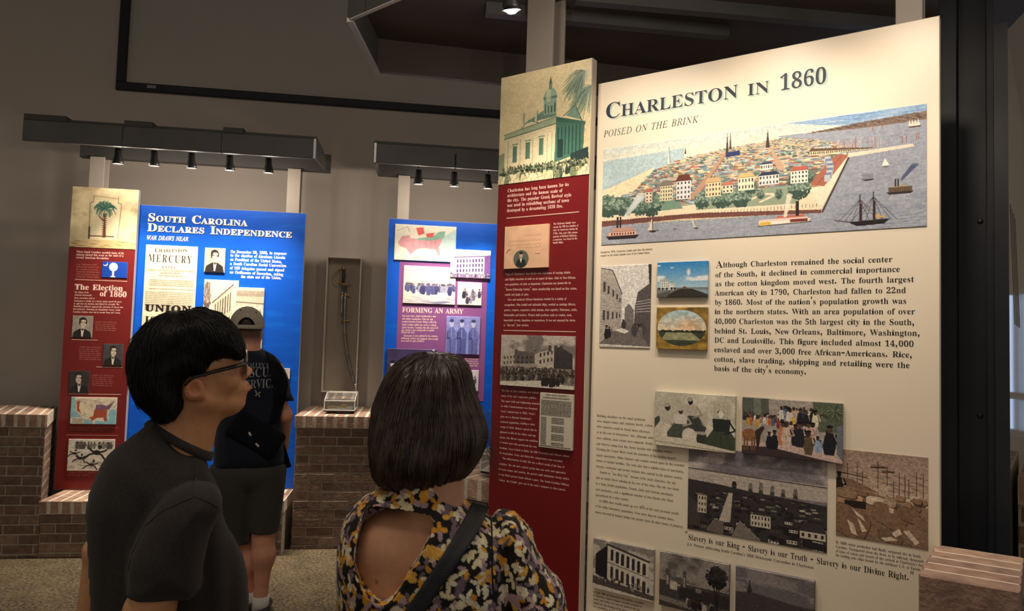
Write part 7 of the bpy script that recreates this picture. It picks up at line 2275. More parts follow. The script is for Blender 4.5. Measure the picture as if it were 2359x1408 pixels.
block('body_text', FP, t, ['On December 20, 1860, in response', 'to the election of Abraham Lincoln', 'as President of the United States,', 'a South Carolina Social Convention', 'of 169 delegates passed and signed', 'an Ordinance of Secession, taking', 'the state out of the Union.'],
      [zg(930, 535), zg(928, 568), zg(927, 606), zg(925, 646), zg(923, 686), zg(921, 724), zg(1026, 766)], [zg(1450, 553), zg(1437, 591), zg(1407, 629), zg(1447, 667), zg(1427, 707), zg(1418, 748), zg(1404, 780)], 6.6, I_white, wt=0.006)
picture('arcade_picture', FP, [(469.7, 644), (549, 647), (546, 780), (467, 776)], pic_arcade(), t, 0, 0.008, label='sepia picture of a long arcaded building')
picture('arches_picture', FP, [(544.8, 662.5), (609, 664), (604, 806), (541, 803)], pic_arches(), t, 0, 0.012, label='sepia picture of arches above a crowd')
picture('small_print', FP, [(640, 848), (669, 850), (667, 874), (638, 872)], pic_plain(45, 40, 34, (222, 214, 198)), t, 0, 0.008)

# ---- second blue panel
t = thing('exhibit_panel', FP.at(2.6, zled, -0.02), 'blue panel with a purple field headed FORMING AN ARMY', 'exhibit panel')
b = MB()
b.bbox(FP, FP.uv(896, 503)[0], FP.uv(896, 503)[0] + 1.25, zled + 0.002, 2.580, -0.04, 0, 0.002)
b.M = [1] * len(b.F)
b.M[1] = 0
b.build('board', [M_blue, M_bluedge], t)
zh = Z(2.7077, 660, 480)
b = MB()
q0, q1 = FP.uv(920.5, 602), FP.uv(1114, 925)
b.fbox(FP, q0[0], q1[0], q1[1], q0[1], 0.0001, 0.0015)
b.build('colour_field', M_purple, t)
picture('territory_map', FP, [(911, 516), (1050.7, 523.6), (1049.6, 605.6), (907.4, 598)], pic_south_map(), t, 0, 0.010, label='pale map with pink and green territories')
picture('building_picture', FP, [(1038.6, 574), (1131, 579), (1128, 643), (1036.7, 639)], pic_arcade(46, True, 120, 90), t, 0, 0.016, label='violet tinted picture of a columned building')
picture('drill_picture', FP, [(930.7, 612), (1050, 617), (1047.8, 703), (928, 698)], pic_drill(), t, 0, 0.010, label='violet tinted picture of a line of soldiers')
picture('group_picture', FP, [(1055, 650), (1110, 652), (1108.7, 704.5), (1053, 702)], pic_group(), t, 0, 0.010, label='small violet tinted picture of a group of men')
lettering('heading', FP, [('FORMING AN ARMY', zh(721, 648), zh(1102, 659))], [I_pink, I_shadow], t, 'b', 0.004, cap=11, shadow=(0.08, -0.08), d=0.0020)
block('body_text', FP, t, ['Like most states, South Carolina had a state', 'with militia organizations. When the state', 'seceded Governor Francis Pickens called the', 'South Carolina militia into service to defend', 'against invasion. Assuming this call, men of all', 'ages rushed to join existing units to expand', 'formed new ones.', 'Thousands of men enlisted by the summer,', 'uniformed, trained and equipped, from recruits', 'most would be quite proficient.'],
      [zh(x, y) for x, y in ((722, 676), (721, 695), (720, 712), (719, 731), (718, 748), (717, 765), (716, 779), (730, 800), (715, 815), (714, 832))], [zh(x, y) for x, y in ((932, 680), (915, 698), (936, 716), (934, 735), (945, 752), (920, 767), (802, 780), (945, 803), (946, 822), (860, 834))], 4.4, I_pink, d=0.0020)
picture('soldiers_picture', FP, [(1028.6, 728.5), (1107, 731), (1103, 818), (1026, 815)], pic_soldiers(), t, 0, 0.010, label='violet tinted photograph of three soldiers')
picture('officers_picture', FP, [(891.6, 803), (1008, 806), (1004, 905), (889, 900)], pic_officers(), t, 0, 0.014, label='dark violet picture of seated officers')
block('caption', FP, t, ['Three of the men posed', 'before the camera in their', 'uniforms that spring and', 'sent the pictures home'], [zh(1112, 942 + 14 * k) for k in range(4)], [zh(1197 - 4 * (k % 2), 945 + 14 * k) for k in range(4)], 3.4, I_pink, d=0.0020)
picture('small_print', FP, [(1072, 852), (1103, 854), (1101, 902), (1070, 900)], pic_group(47, (206, 200, 206), 5), t, 0, 0.008)
picture('small_print', FP, [(1074, 913), (1100, 914), (1098, 944), (1072, 943)], pic_plain(48, 40, 46, (206, 198, 200)), t, 0, 0.008)
# ------------------------------------------------------------------ soft shapes: distance fields turned into one closed surface
def smin(a, b, k):
    h = np.clip(0.5 + 0.5 * (b - a) / k, 0, 1)
    return b * (1 - h) + a * h - k * h * (1 - h)


def caps(P, a, b, ra, rb=None):
    rb = ra if rb is None else rb
    a, b = A(a, float), A(b, float)
    d = b - a
    t = np.clip(((P - a) @ d) / (d @ d + 1e-12), 0, 1)
    return np.linalg.norm(P - a - t[:, None] * d, axis=1) - (ra + (rb - ra) * t)


def ells(P, c, r, R=None):
    q = P - A(c, float)
    if R is not None:
        q = q @ R
    r = A(r, float)
    k0 = np.linalg.norm(q / r, axis=1)
    k1 = np.linalg.norm(q / (r * r), axis=1) + 1e-9
    return k0 * (k0 - 1) / k1


def poly_d(P, poly):
    """signed distance to a closed outline, negative inside"""
    poly = np.asarray(poly, float)
    n = len(poly)
    d = np.full(len(P), 1e9)
    ins = np.zeros(len(P), bool)
    x, y = P[:, 0], P[:, 1]
    for i in range(n):
        ax, ay = poly[i]
        bx, by = poly[(i + 1) % n]
        ex, ey = bx - ax, by - ay
        t = np.clip(((x - ax) * ex + (y - ay) * ey) / (ex * ex + ey * ey + 1e-12), 0, 1)
        d = np.minimum(d, (x - ax - t * ex) ** 2 + (y - ay - t * ey) ** 2)
        if ay != by:
            ins ^= ((y < ay) != (y < by)) & (x < ex * (y - ay) / ey + ax)
    d = np.sqrt(d)
    return np.where(ins, -d, d)


def round_poly(p, it=2):
    p = np.asarray(p, float)
    for _ in range(it):
        q = np.roll(p, -1, 0)
        p = np.stack([p * 0.75 + q * 0.25, p * 0.25 + q * 0.75], 1).reshape(-1, 2)
    return p


def puff(P, poly, wc, T, r):
    """an outline in (u, z) filled out to depth T about w = wc; P columns are u, w, z"""
    sd = poly_d(P[:, [0, 2]], poly)
    wc = wc(P) if callable(wc) else wc
    T = T(P) if callable(T) else T
    a = np.abs(P[:, 1] - wc)
    k = np.clip(-sd / r, 0, 1)
    h = T * np.sqrt(np.maximum(1 - (1 - k) ** 2, 0))
    return np.where(sd < 0, a - h, np.hypot(sd, a))


def surface(f, lo, hi, h, B=10, slack=2.2):
    """surface-net mesh of f = 0 (f takes (N,3)); returns vertices and quads"""
    lo, hi = A(lo, float), A(hi, float)
    nb = np.maximum(1, np.ceil((hi - lo) / (h * B)).astype(int))
    n = nb * B + 1
    G = np.full(n, 1.0, np.float32)
    I = np.stack(np.meshgrid(*[np.arange(k) for k in nb], indexing='ij'), -1).reshape(-1, 3)
    cen = lo + (I + 0.5) * B * h
    fc = f(cen)
    act = np.abs(fc) < slack * B * h * 0.87
    off = np.stack(np.meshgrid(*[np.arange(B + 1)] * 3, indexing='ij'), -1).reshape(-1, 3)
    for (i, j, k), v, a in zip(I, fc, act):
        if not a and v < 0:
            G[i * B:i * B + B + 1, j * B:j * B + B + 1, k * B:k * B + B + 1] = -1.0
    L = I[act]
    for s in range(0, len(L), 400):
        c = L[s:s + 400]
        idx = (c[:, None, :] * B + off[None]).reshape(-1, 3)
        v = f(lo + idx * h)
        G[idx[:, 0], idx[:, 1], idx[:, 2]] = v
    S = G < 0
    m = S[:-1, :-1, :-1].astype(np.int8)
    tot = np.zeros(m.shape, np.int8)
    for dx in (0, 1):
        for dy in (0, 1):
            for dz in (0, 1):
                tot += S[dx:n[0] - 1 + dx, dy:n[1] - 1 + dy, dz:n[2] - 1 + dz]
    C = np.argwhere((tot > 0) & (tot < 8))
    ID = np.full(m.shape, -1, np.int32)
    ID[C[:, 0], C[:, 1], C[:, 2]] = np.arange(len(C))
    acc, cnt = np.zeros((len(C), 3)), np.zeros(len(C))
    cor = [(0, 0, 0), (1, 0, 0), (0, 1, 0), (1, 1, 0), (0, 0, 1), (1, 0, 1), (0, 1, 1), (1, 1, 1)]
    val = [G[C[:, 0] + a, C[:, 1] + b, C[:, 2] + c] for a, b, c in cor]
    for p, q in ((0, 1), (2, 3), (4, 5), (6, 7), (0, 2), (1, 3), (4, 6), (5, 7), (0, 4), (1, 5), (2, 6), (3, 7)):
        a, b = val[p], val[q]
        e = (a < 0) != (b < 0)
        t = np.where(e, a / np.where(e, a - b, 1), 0)
        pt = A(cor[p]) + t[:, None] * (A(cor[q]) - A(cor[p]))
        acc[e] += pt[e]
        cnt[e] += 1
    V = lo + (C + acc / cnt[:, None]) * h
    F = []
    for ax in range(3):
        o1, o2 = [k for k in range(3) if k != ax]
        s0 = [slice(None)] * 3
        s1 = [slice(None)] * 3
        s0[ax], s1[ax] = slice(0, -1), slice(1, None)
        a, b = S[tuple(s0)], S[tuple(s1)]
        E = np.argwhere(a != b)
        E = E[(E[:, o1] > 0) & (E[:, o2] > 0) & (E[:, o1] < n[o1] - 1) & (E[:, o2] < n[o2] - 1)]
        inside = a[E[:, 0], E[:, 1], E[:, 2]]
        q = []
        for d1, d2 in ((0, 0), (-1, 0), (-1, -1), (0, -1)):
            e = E.copy()
            e[:, o1] += d1
            e[:, o2] += d2
            q.append(ID[e[:, 0], e[:, 1], e[:, 2]])
        q = np.stack(q, 1)
        fl = inside if ax != 1 else ~inside
        q[fl] = q[fl][:, ::-1]
        F.append(q[:, ::-1])
    F = np.concatenate(F)
    F = F[(F >= 0).all(1)]
    return V, F


def relax(V, F, it=2, lam=0.5):
    n = len(V)
    e = np.concatenate([F[:, [0, 1]], F[:, [1, 2]], F[:, [2, 3]], F[:, [3, 0]]])
    for _ in range(it):
        s = np.zeros_like(V)
        c = np.zeros(n)
        for k in range(3):
            s[:, k] = np.bincount(e[:, 0], V[e[:, 1], k], n) + np.bincount(e[:, 1], V[e[:, 0], k], n)
        c = np.bincount(e[:, 0], minlength=n) + np.bincount(e[:, 1], minlength=n)
        V = V + lam * (s / np.maximum(c, 1)[:, None] - V)
    return V


def normals(V, F):
    fn = np.cross(V[F[:, 2]] - V[F[:, 0]], V[F[:, 3]] - V[F[:, 1]])
    N = np.zeros_like(V)
    for k in range(4):
        for a in range(3):
            N[:, a] += np.bincount(F[:, k], fn[:, a], len(V))
    return N / (np.linalg.norm(N, axis=1)[:, None] + 1e-12)


class Frame:
    """a figure's own axes: u to the right, w towards the visitor, z up; outlines are noted in photo pixels"""

    def __init__(s, px, depth):
        p = ony(px, 800, depth)
        s.c = A((p[0], p[1], 0.0))
        ang = math.degrees(math.atan2(-p[0], p[1]))
        s.f = Face(s.c, ang)
        s.M = np.stack([s.f.u, s.f.n, A((0, 0, 1.0))])       # rows: axes

    def p2(s, px, py, w=0.0):
        return s.f.shifted(w).uv(px, py) if w else s.f.uv(px, py)

    def p3(s, px, py, w=0.0):
        a = s.p2(px, py, w)
        return A((a[0], w, a[1]))

    def poly(s, pts, w=0.0, it=1):
        q = A([s.p2(x, y, w) for x, y in pts])
        return round_poly(q, it) if it else q

    def world(s, V):
        return s.c + np.asarray(V) @ s.M


def skin_build(name, fr, f, lo, hi, h, m, parent, col=None, rl=2, slack=2.2, post=None):
    V, F = surface(f, lo, hi, h, 10, slack)
    V = relax(V, F, rl)
    if post is not None:
        V = post(V, F)
    C = col(V, F) if callable(col) else col
    o = put(name, fr.world(V), F[:, ::-1] if FLIP else F, m, parent, True, None, C)
    return o, V, F


FLIP = False


def hash_noise(P, sc, seed=0):
    """smooth 3-D value noise, -1..1"""
    q = P * sc + seed * 17.3
    i = np.floor(q).astype(np.int64)
    t = q - i
    t = t * t * (3 - 2 * t)
    o = np.zeros(len(P))
    for a in (0, 1):
        for b in (0, 1):
            for c in (0, 1):
                k = (i[:, 0] + a) * 73856093 ^ (i[:, 1] + b) * 19349663 ^ (i[:, 2] + c) * 83492791
                k = (k ^ (k >> 13)) * 1274126177
                r = ((k & 0xFFFF) / 32767.5) - 1
                o += r * (t[:, 0] if a else 1 - t[:, 0]) * (t[:, 1] if b else 1 - t[:, 1]) * (t[:, 2] if c else 1 - t[:, 2])
    return o


def head_d(P, ears=True):
    """a head: x forward, y to one side, z up, metres; eyes at z = 0"""
    Q = P.copy()
    Q[:, 1] = np.abs(Q[:, 1])
    d = ells(P, (-0.004, 0, 0.030), (0.090, 0.073, 0.088))
    d = smin(d, ells(P, (0.040, 0, 0.035), (0.055, 0.062, 0.066)), 0.03)
    d = smin(d, caps(P, (0.035, 0, -0.02), (0.044, 0, -0.078), 0.056, 0.034), 0.03)
    d = smin(d, caps(Q, (0.002, 0.056, -0.050), (0.047, 0.016, -0.093), 0.018, 0.015), 0.03)
    d = smin(d, caps(Q, (0.080, 0.010, 0.020), (0.066, 0.044, 0.020), 0.010, 0.009), 0.018)
    d = smin(d, ells(Q, (0.058, 0.042, -0.030), (0.024, 0.022, 0.024)), 0.022)
    d = np.maximum(d, -ells(Q, (0.098, 0.031, 0.000), (0.020, 0.017, 0.012))) if False else d
    d = smin(d, ells(Q, (0.079, 0.031, -0.001), (0.013, 0.016, 0.011)), 0.008)
    d = smin(d, caps(P, (0.086, 0, 0.008), (0.108, 0, -0.034), 0.008, 0.0105), 0.013)
    d = smin(d, ells(Q, (0.098, 0.011, -0.039), (0.011, 0.008, 0.008)), 0.007)
    d = smin(d, ells(P, (0.076, 0, -0.066), (0.020, 0.028, 0.022)), 0.015)
    d = smin(d, caps(Q, (0.096, 0.000, -0.0605), (0.086, 0.020, -0.0635), 0.0062, 0.0035), 0.005)
    d = smin(d, caps(Q, (0.0965, 0.000, -0.0735), (0.085, 0.019, -0.069), 0.0072, 0.004), 0.005)
    d = smin(d, ells(P, (0.060, 0, -0.095), (0.019, 0.022, 0.017)), 0.014)
    d = np.maximum(d, -caps(Q, (0.106, 0, -0.0668), (0.088, 0.020, -0.0660), 0.0022, 0.0018))
    if ears:
        a = rad(20)
        R = A([[math.cos(a), 0, -math.sin(a)], [0, 1, 0], [math.sin(a), 0, math.cos(a)]])
        e = ells(Q, (-0.008, 0.078, -0.010), (0.019, 0.010, 0.025), R.T)
        e = smin(e, ells(Q, (0.000, 0.076, -0.032), (0.009, 0.007, 0.009)), 0.008)
        e = np.maximum(e, -ells(Q, (-0.005, 0.090, -0.008), (0.0125, 0.012, 0.017), R.T))
        e = np.minimum(e, caps(Q, (0.004, 0.080, -0.004), (0.004, 0.080, -0.018), 0.0045, 0.005))
        d = smin(d, e, 0.006)
    return d


def hand_d(P, w, d, n, L=0.18, curl=0.5, side=1):
    """a relaxed hand from wrist w along d with palm normal n: palm, four unequal bent fingers, thumb from the side of the palm"""
    w, d, n = A(w, float), unit(d), unit(n)
    s = np.cross(d, n) * side
    o = caps(P, w, w + d * 0.03, 0.026, 0.027)
    for k in range(4):
        b = w + d * (0.085 - 0.004 * abs(k - 1)) + s * (0.027 - 0.018 * k)
        o = smin(o, caps(P, w + d * 0.02 + s * (0.012 - 0.009 * k), b, 0.016, 0.012), 0.012)
        l = (0.042, 0.047, 0.043, 0.034)[k]
        d1 = unit(d + n * 0.35 * curl)
        d2 = unit(d + n * 1.1 * curl)
        d3 = unit(d + n * 1.9 * curl)
        p1, p2 = b + d1 * l, b + d1 * l + d2 * l * 0.62
        o = np.minimum(o, smin(smin(caps(P, b, p1, 0.0095, 0.0085), caps(P, p1, p2, 0.0085, 0.0078), 0.004), caps(P, p2, p2 + d3 * l * 0.5, 0.0078, 0.0065), 0.004))
    t0 = w + d * 0.025 + s * 0.024
    t1 = t0 + unit(d * 0.7 + s * 0.7 + n * 0.3) * 0.042
    t2 = t1 + unit(d * 0.95 + s * 0.25 + n * 0.4) * 0.034
    return smin(o, smin(caps(P, t0, t1, 0.014, 0.0105), caps(P, t1, t2, 0.0105, 0.008), 0.005), 0.008)


def strands(V, F, n, flow, L, r0, seed, keep=None, lift=0.002, steps=7, wob=0.12, droop=0.0, stray=0.0):
    """fine locks lying on a hair surface; flow(P) gives the combing direction"""
    from mathutils.kdtree import KDTree
    R = np.random.RandomState(seed)
    N = normals(V, F)
    if np.mean(np.sum(N * (V - V.mean(0)), 1)) < 0:
        N = -N
    kd = KDTree(len(V))
    for i, v in enumerate(V):
        kd.insert(v, i)
    kd.balance()
    pick = np.arange(len(V)) if keep is None else np.nonzero(keep(V))[0]
    VV, FF, cnt = [], [], 0
    for s in R.choice(pick, n):
        p = V[s]
        path = []
        ln = L * (0.5 + R.rand())
        out = stray * (R.rand() < 0.12) * R.rand()
        dv = None
        for k in range(steps):
            c, i, _ = kd.find(p)
            nn = N[i]
            base = V[i] + nn * (lift + out * (k / steps) ** 2)
            path.append(base * 0.75 + (p + nn * lift) * 0.25 if k else base)
            d = flow(V[i][None])[0]
            d = d - nn * d.dot(nn)
            d = unit(d + wob * R.randn(3))
            dv = d if dv is None else unit(dv * 0.5 + d * 0.5)
            p = V[i] + dv * ln / steps
        path = A(path)
        T = np.gradient(path, axis=0)
        T /= np.linalg.norm(T, axis=1)[:, None] + 1e-9
        _, i, _ = kd.find(path[0])
        n0 = N[i]
        rr = r0 * (0.6 + 0.8 * R.rand()) * np.sin(np.linspace(0.5, math.pi * 0.985, steps)) ** 0.7
        for k in range(steps):
            b = np.cross(T[k], n0)
            b /= np.linalg.norm(b) + 1e-9
            nn = np.cross(b, T[k])
            for (x, y) in ((1, 0), (0, 0.7), (-1, 0), (0, -0.7)):
                VV.append(path[k] + rr[k] * (x * b + y * nn))
        for k in range(steps - 1):
            for j in range(4):
                FF.append((cnt + k * 4 + j, cnt + k * 4 + (j + 1) % 4, cnt + (k + 1) * 4 + (j + 1) % 4, cnt + (k + 1) * 4 + j))
        cnt += steps * 4
    return A(VV), A(FF)


def drape(name, fr, V, F, lines, m, parent, cap, st='b', wt=0.0, lift=0.0025, slant=0.0):
    """lettering laid over a curved surface, as seen along the figure's w axis"""
    from mathutils.bvhtree import BVHTree
    bv = BVHTree.FromPolygons([tuple(v) for v in V], [tuple(int(i) for i in f) for f in F])
    VV, TT, n = [], [], 0
    for (s, p, q, c) in lines:
        a, b = fr.p2(*p, 0.1), fr.p2(*q, 0.1)
        h = (fr.p2(p[0], p[1] - c, 0.1) - a)[1]
        X, T, w = layout(s, st, wt)
        e = (b - a) / w
        P = a + np.outer(X[:, 0], e) + np.outer(X[:, 1] * h / CAPH, A((0, 1.0)))
        for u, z in P:
            hit = bv.ray_cast(Vector((u, 1.0, z)), Vector((0, -1, 0)))[0]
            VV.append((u, (hit.y if hit else 0.1) + lift, z))
        TT.append(T + n)
        n += len(P)
    return put(name, fr.world(A(VV)), np.concatenate(TT), m, parent)


def seam(name, fr, V, F, pts, m, parent, r=0.0016, lift=0.0004, n=10, w0=0.6):
    """a stitched line lying on a garment, pts in photo pixels"""
    from mathutils.bvhtree import BVHTree
    bv = BVHTree.FromPolygons([tuple(v) for v in V], [tuple(int(i) for i in f) for f in F])
    path = []
    for (a, b) in zip(pts[:-1], pts[1:]):
        for k in range(n):
            t = k / n
            u, z = fr.p2(a[0] * (1 - t) + b[0] * t, a[1] * (1 - t) + b[1] * t, 0.12)
            hit = bv.ray_cast(Vector((u, w0, z)), Vector((0, -1, 0)))[0]
            if hit:
                path.append(A(hit) + A((0, lift, 0)))
    b = MB()
    b.tube([fr.world(p) for p in path], r, 6)
    return b.build(name, m, parent, True)


def ribbon(name, fr, V, F, left, right, m, parent, th=0.004, n=14, w0=0.6, k=6, label=None):
    """a strap laid on a garment between two edge lines given in photo pixels"""
    from mathutils.bvhtree import BVHTree
    bv = BVHTree.FromPolygons([tuple(v) for v in V], [tuple(int(i) for i in f) for f in F])

    def samp(pts):
        o = []
        for a, b in zip(pts[:-1], pts[1:]):
            o += [(a[0] + (b[0] - a[0]) * t / n, a[1] + (b[1] - a[1]) * t / n) for t in range(n)]
        return A(o + [pts[-1]])
    Lp, Rp = samp(left), samp(right)
    G = []
    for l, r in zip(Lp, Rp):
        row = []
        for j in range(k + 1):
            q = l + (r - l) * j / k
            u, z = fr.p2(q[0], q[1], 0.12)
            hit = bv.ray_cast(Vector((u, w0, z)), Vector((0, -1, 0)))[0]
            row.append((u, hit.y if hit else np.nan, z))
        G.append(row)
    G = A(G)
    w = G[:, :, 1]
    for c in range(k + 1):
        bad = np.isnan(w[:, c])
        if bad.any() and not bad.all():
            w[bad, c] = np.interp(np.nonzero(bad)[0], np.nonzero(~bad)[0], w[~bad, c])
    w[:] = np.maximum(w, w.mean(1, keepdims=True))
    for _ in range(6):
        w[1:-1] = np.maximum(w[1:-1], (w[:-2] + w[2:]) / 2)
    nr = len(G)
    top, bot = G.copy(), G.copy()
    top[:, :, 1] += th
    bot[:, :, 1] += 0.0006
    top[:, 0, 1] -= th * 0.4
    top[:, -1, 1] -= th * 0.4
    VV = np.concatenate([top.reshape(-1, 3), bot.reshape(-1, 3)])
    i = np.arange(nr * (k + 1)).reshape(nr, k + 1)
    q = np.stack([i[:-1, :-1], i[1:, :-1], i[1:, 1:], i[:-1, 1:]], -1).reshape(-1, 4)
    off = nr * (k + 1)
    rim = np.concatenate([i[0, :-1], i[:-1, -1], i[-1, :0:-1], i[:0:-1, 0]])
    rn = np.roll(rim, -1)
    FF = np.concatenate([q, q[:, ::-1] + off, np.stack([rim, rn, rn + off, rim + off], -1)])
    return put(name, fr.world(VV), FF, m, parent, True)
# ------------------------------------------------------------------ materials of the figures
def skin_mat(name, rough=0.5):
    m = mat(name, (0.5, 0.3, 0.2), rough, attr='tint', noise=(60, 0.07), spec=0.35, bump=(380, 0.06))
    b = m.node_tree.nodes['Principled BSDF']
    b.inputs['Subsurface Weight'].default_value = 0.12
    b.inputs['Subsurface Radius'].default_value = (0.010, 0.004, 0.002)
    return m


M_skin = skin_mat('skin')
M_hairk = mat('black_hair', (0.004, 0.004, 0.0045), 0.6, noise=(60, 0.3), spec=0.2)
M_hairb = mat('brown_hair', (0.020, 0.013, 0.010), 0.36, noise=(70, 0.5), spec=0.45)
M_hairl = mat('brown_hair_locks', (0.050, 0.031, 0.020), 0.36, noise=(40, 0.6), spec=0.5)
M_tee = mat('charcoal_cotton', (0.034, 0.030, 0.029), 0.95, noise=(160, 0.15), sheen=0.10, spec=0.15, bump=(700, 0.12))
M_collar = mat('charcoal_rib', (0.040, 0.036, 0.034), 0.95, noise=(160, 0.15), sheen=0.1, spec=0.15, bump=(600, 0.3))
M_dark = mat('black_trousers', (0.010, 0.010, 0.012), 0.9, noise=(120, 0.2), spec=0.2)
M_shoe = mat('dark_shoe', (0.022, 0.021, 0.020), 0.6, noise=(50, 0.3))
M_sole = mat('grey_sole', (0.12, 0.115, 0.105), 0.8, noise=(50, 0.2))
M_tort = mat('dark_frame', (0.018, 0.011, 0.009), 0.22, noise=(40, 0.5), spec=0.6)
M_metal = mat('pale_frame', (0.30, 0.27, 0.26), 0.15, 0.5, noise=(30, 0.1), spec=0.8)
M_lens = mat('spectacle_lens', (0.93, 0.94, 0.95), 0.02, trans=0.97, noise=(3, 0.01))
M_eye = mat('eye_white', (0.55, 0.52, 0.48), 0.2, noise=(9, 0.04))
M_iris = mat('dark_iris', (0.02, 0.012, 0.008), 0.15, noise=(9, 0.1))


def shoe(fr, a, d, label=None, L=0.27, parent=None, name='shoe'):
    """heel at a (u,w), toe along d; part of a figure's clothing"""
    d = unit((d[0], d[1], 0))
    a = A((a[0], a[1], 0.0))
    s = A((-d[1], d[0], 0.0))

    def f(P):
        x, y, z = (P - a) @ d, (P - a) @ s, P[:, 2]
        Q = np.stack([x, y, z], 1)
        o = caps(Q * (1, 1, 1.0), (0.035, 0, 0.045), (0.05, 0, 0.06), 0.036, 0.036)
        o = smin(o, caps(Q * (1, 0.85, 1.15), (0.05, 0, 0.055), (L - 0.055, 0.004, 0.042), 0.040, 0.036), 0.03)
        o = np.maximum(o, -(z - 0.016))
        return np.maximum(o, -caps(Q, (0.045, 0, 0.12), (0.045, 0, 0.085), 0.026))
    lo = (a + d * (L / 2)) - 0.19
    hi = (a + d * (L / 2)) + 0.19
    lo[2], hi[2] = 0.0, 0.14
    o, V, F = skin_build(name, fr, f, lo, hi, 0.004, M_shoe, parent)
    b = MB()
    pts = []
    for k in range(28):
        t = 2 * math.pi * k / 28
        x, y = math.cos(t), math.sin(t)
        pts.append(fr.world(a + d * (L / 2 - 0.005 + x * L * 0.51) + s * (y * (0.040 + 0.008 * x)) + A((0, 0, 0.001))))
    b.prism(pts, A((0, 0, 0.022)))
    b.build('sole', M_sole, o)
    b = MB()
    for k in range(4):
        c = a + d * (0.085 + 0.026 * k) + A((0, 0, 0.096 - 0.010 * k))
        b.tube([fr.world(c - s * 0.022 - A((0, 0, 0.008))), fr.world(c + A((0, 0, 0.002))), fr.world(c + s * 0.022 - A((0, 0, 0.008)))], 0.0028, 6)
    b.build('laces', mat('dark_lace', (0.05, 0.048, 0.045), 0.9, noise=(60, 0.2)), o, True)
    return o


# ------------------------------------------------------------------ the young man with glasses, left foreground
Y = Frame(430, 1.50)
tY = thing('person', Y.world((0, 0, 0)), 'person with short black hair and glasses in a charcoal t-shirt, looking right', 'person')
hs, th, ga = 1.06, rad(25), rad(8)
HF = A((math.cos(ga) * math.cos(th), -math.sin(ga) * math.cos(th), math.sin(th)))
HR = A((math.sin(ga), math.cos(ga), 0.0))
HU = A((-math.cos(ga) * math.sin(th), math.sin(ga) * math.sin(th), math.cos(th)))
HM = np.stack([HF, HR, HU])
earp = Y.p3(449, 897, 0.078)
HC = earp - hs * (A((-0.006, 0.078, -0.0085)) @ HM)


def hY(p):
    p = A(p, float)
    p[2] *= 0.83 if p[2] < 0 else 1.0
    return HC + hs * (p @ HM)


def body_y(P):
    q = ((P - HC) @ HM.T) / hs
    q[:, 2] = np.where(q[:, 2] < 0, q[:, 2] / 0.83, q[:, 2])
    d = head_d(q) * hs * 0.9
    n0, n1 = Y.p3(432, 925), Y.p3(408, 1040)
    d = smin(d, caps(P, n0 + A((0.005, 0, 0)), n1, 0.055, 0.062), 0.03)
    d = smin(d, caps(P, Y.p3(470, 965), Y.p3(452, 1030), 0.020, 0.022), 0.03)
    d = smin(d, caps(P, Y.p3(385, 1130), Y.p3(385, 1600), 0.055, 0.08), 0.03)
    sr, sl = Y.p3(425, 1200, 0.125), Y.p3(285, 1140, -0.11)
    d = smin(d, caps(P, Y.p3(395, 1110, 0.02), sr, 0.045, 0.042), 0.02)
    el = Y.p3(345, 1405, 0.115)
    wr = Y.p3(262, 1570, 0.10)
    d = smin(d, caps(P, sr, el, 0.043, 0.041), 0.02)
    d = smin(d, caps(P, el, wr, 0.043, 0.029), 0.02)
    d = smin(d, hand_d(P, wr, wr - el, (0.2, -0.9, 0.3)), 0.012)
    ell, wl = Y.p3(268, 1275, -0.13), Y.p3(203, 1440, -0.14)
    d = smin(d, caps(P, Y.p3(350, 1120, -0.03), sl, 0.04, 0.038), 0.02)
    d = smin(d, caps(P, sl, ell, 0.036, 0.030), 0.02)
    d = smin(d, caps(P, ell, Y.p3(228, 1268, -0.14), 0.028, 0.027), 0.02)
    d = smin(d, caps(P, Y.p3(228, 1268, -0.14), wl, 0.028, 0.025), 0.02)
    d = smin(d, hand_d(P, wl, (-0.15, 0.1, -1), (0.3, 0.9, 0.2), side=-1), 0.012)
    for s in (-1, 1):
        hip, kn, an = A((-0.045 + 0.02 * s, 0.09 * s, 0.86)), A((-0.03 + 0.02 * s, 0.10 * s, 0.47)), A((-0.06 + 0.03 * s, 0.10 * s, 0.09))
        d = smin(d, smin(caps(P, hip, kn, 0.075, 0.05), caps(P, kn, an, 0.048, 0.036), 0.03), 0.04)
    return d


def col_y(V, F):
    C = np.tile(A(srgb(205, 150, 108)), (len(V), 1))
    H = ((V - HC) @ HM.T) / hs
    H[:, 2] = np.where(H[:, 2] < 0, H[:, 2] / 0.83, H[:, 2])
    lip = np.exp(-(((H[:, 0] - 0.097) / 0.014) ** 2 + (H[:, 1] / 0.020) ** 2 + ((H[:, 2] + 0.067) / 0.0095) ** 2))
    C = C * (1 - lip[:, None] * 0.8) + A(srgb(176, 92, 82)) * lip[:, None] * 0.8
    warm = np.exp(-(((H[:, 0] + 0.008) / 0.03) ** 2 + ((np.abs(H[:, 1]) - 0.082) / 0.014) ** 2 + ((H[:, 2] + 0.008) / 0.04) ** 2)) + 0.6 * np.exp(-(((H[:, 0] - 0.112) / 0.014) ** 2 + (H[:, 1] / 0.02) ** 2 + ((H[:, 2] + 0.034) / 0.015) ** 2))
    C = C * (1 - warm[:, None] * 0.5) + A(srgb(190, 104, 80)) * warm[:, None] * 0.5
    brow = (np.abs(np.abs(H[:, 1]) - 0.032) < 0.020) & (np.abs(H[:, 2] - 0.024 + 0.10 * (np.abs(H[:, 1]) - 0.03) ** 2) < 0.0042) & (H[:, 0] > 0.05)
    C[brow] = A(srgb(46, 36, 32))
    return C


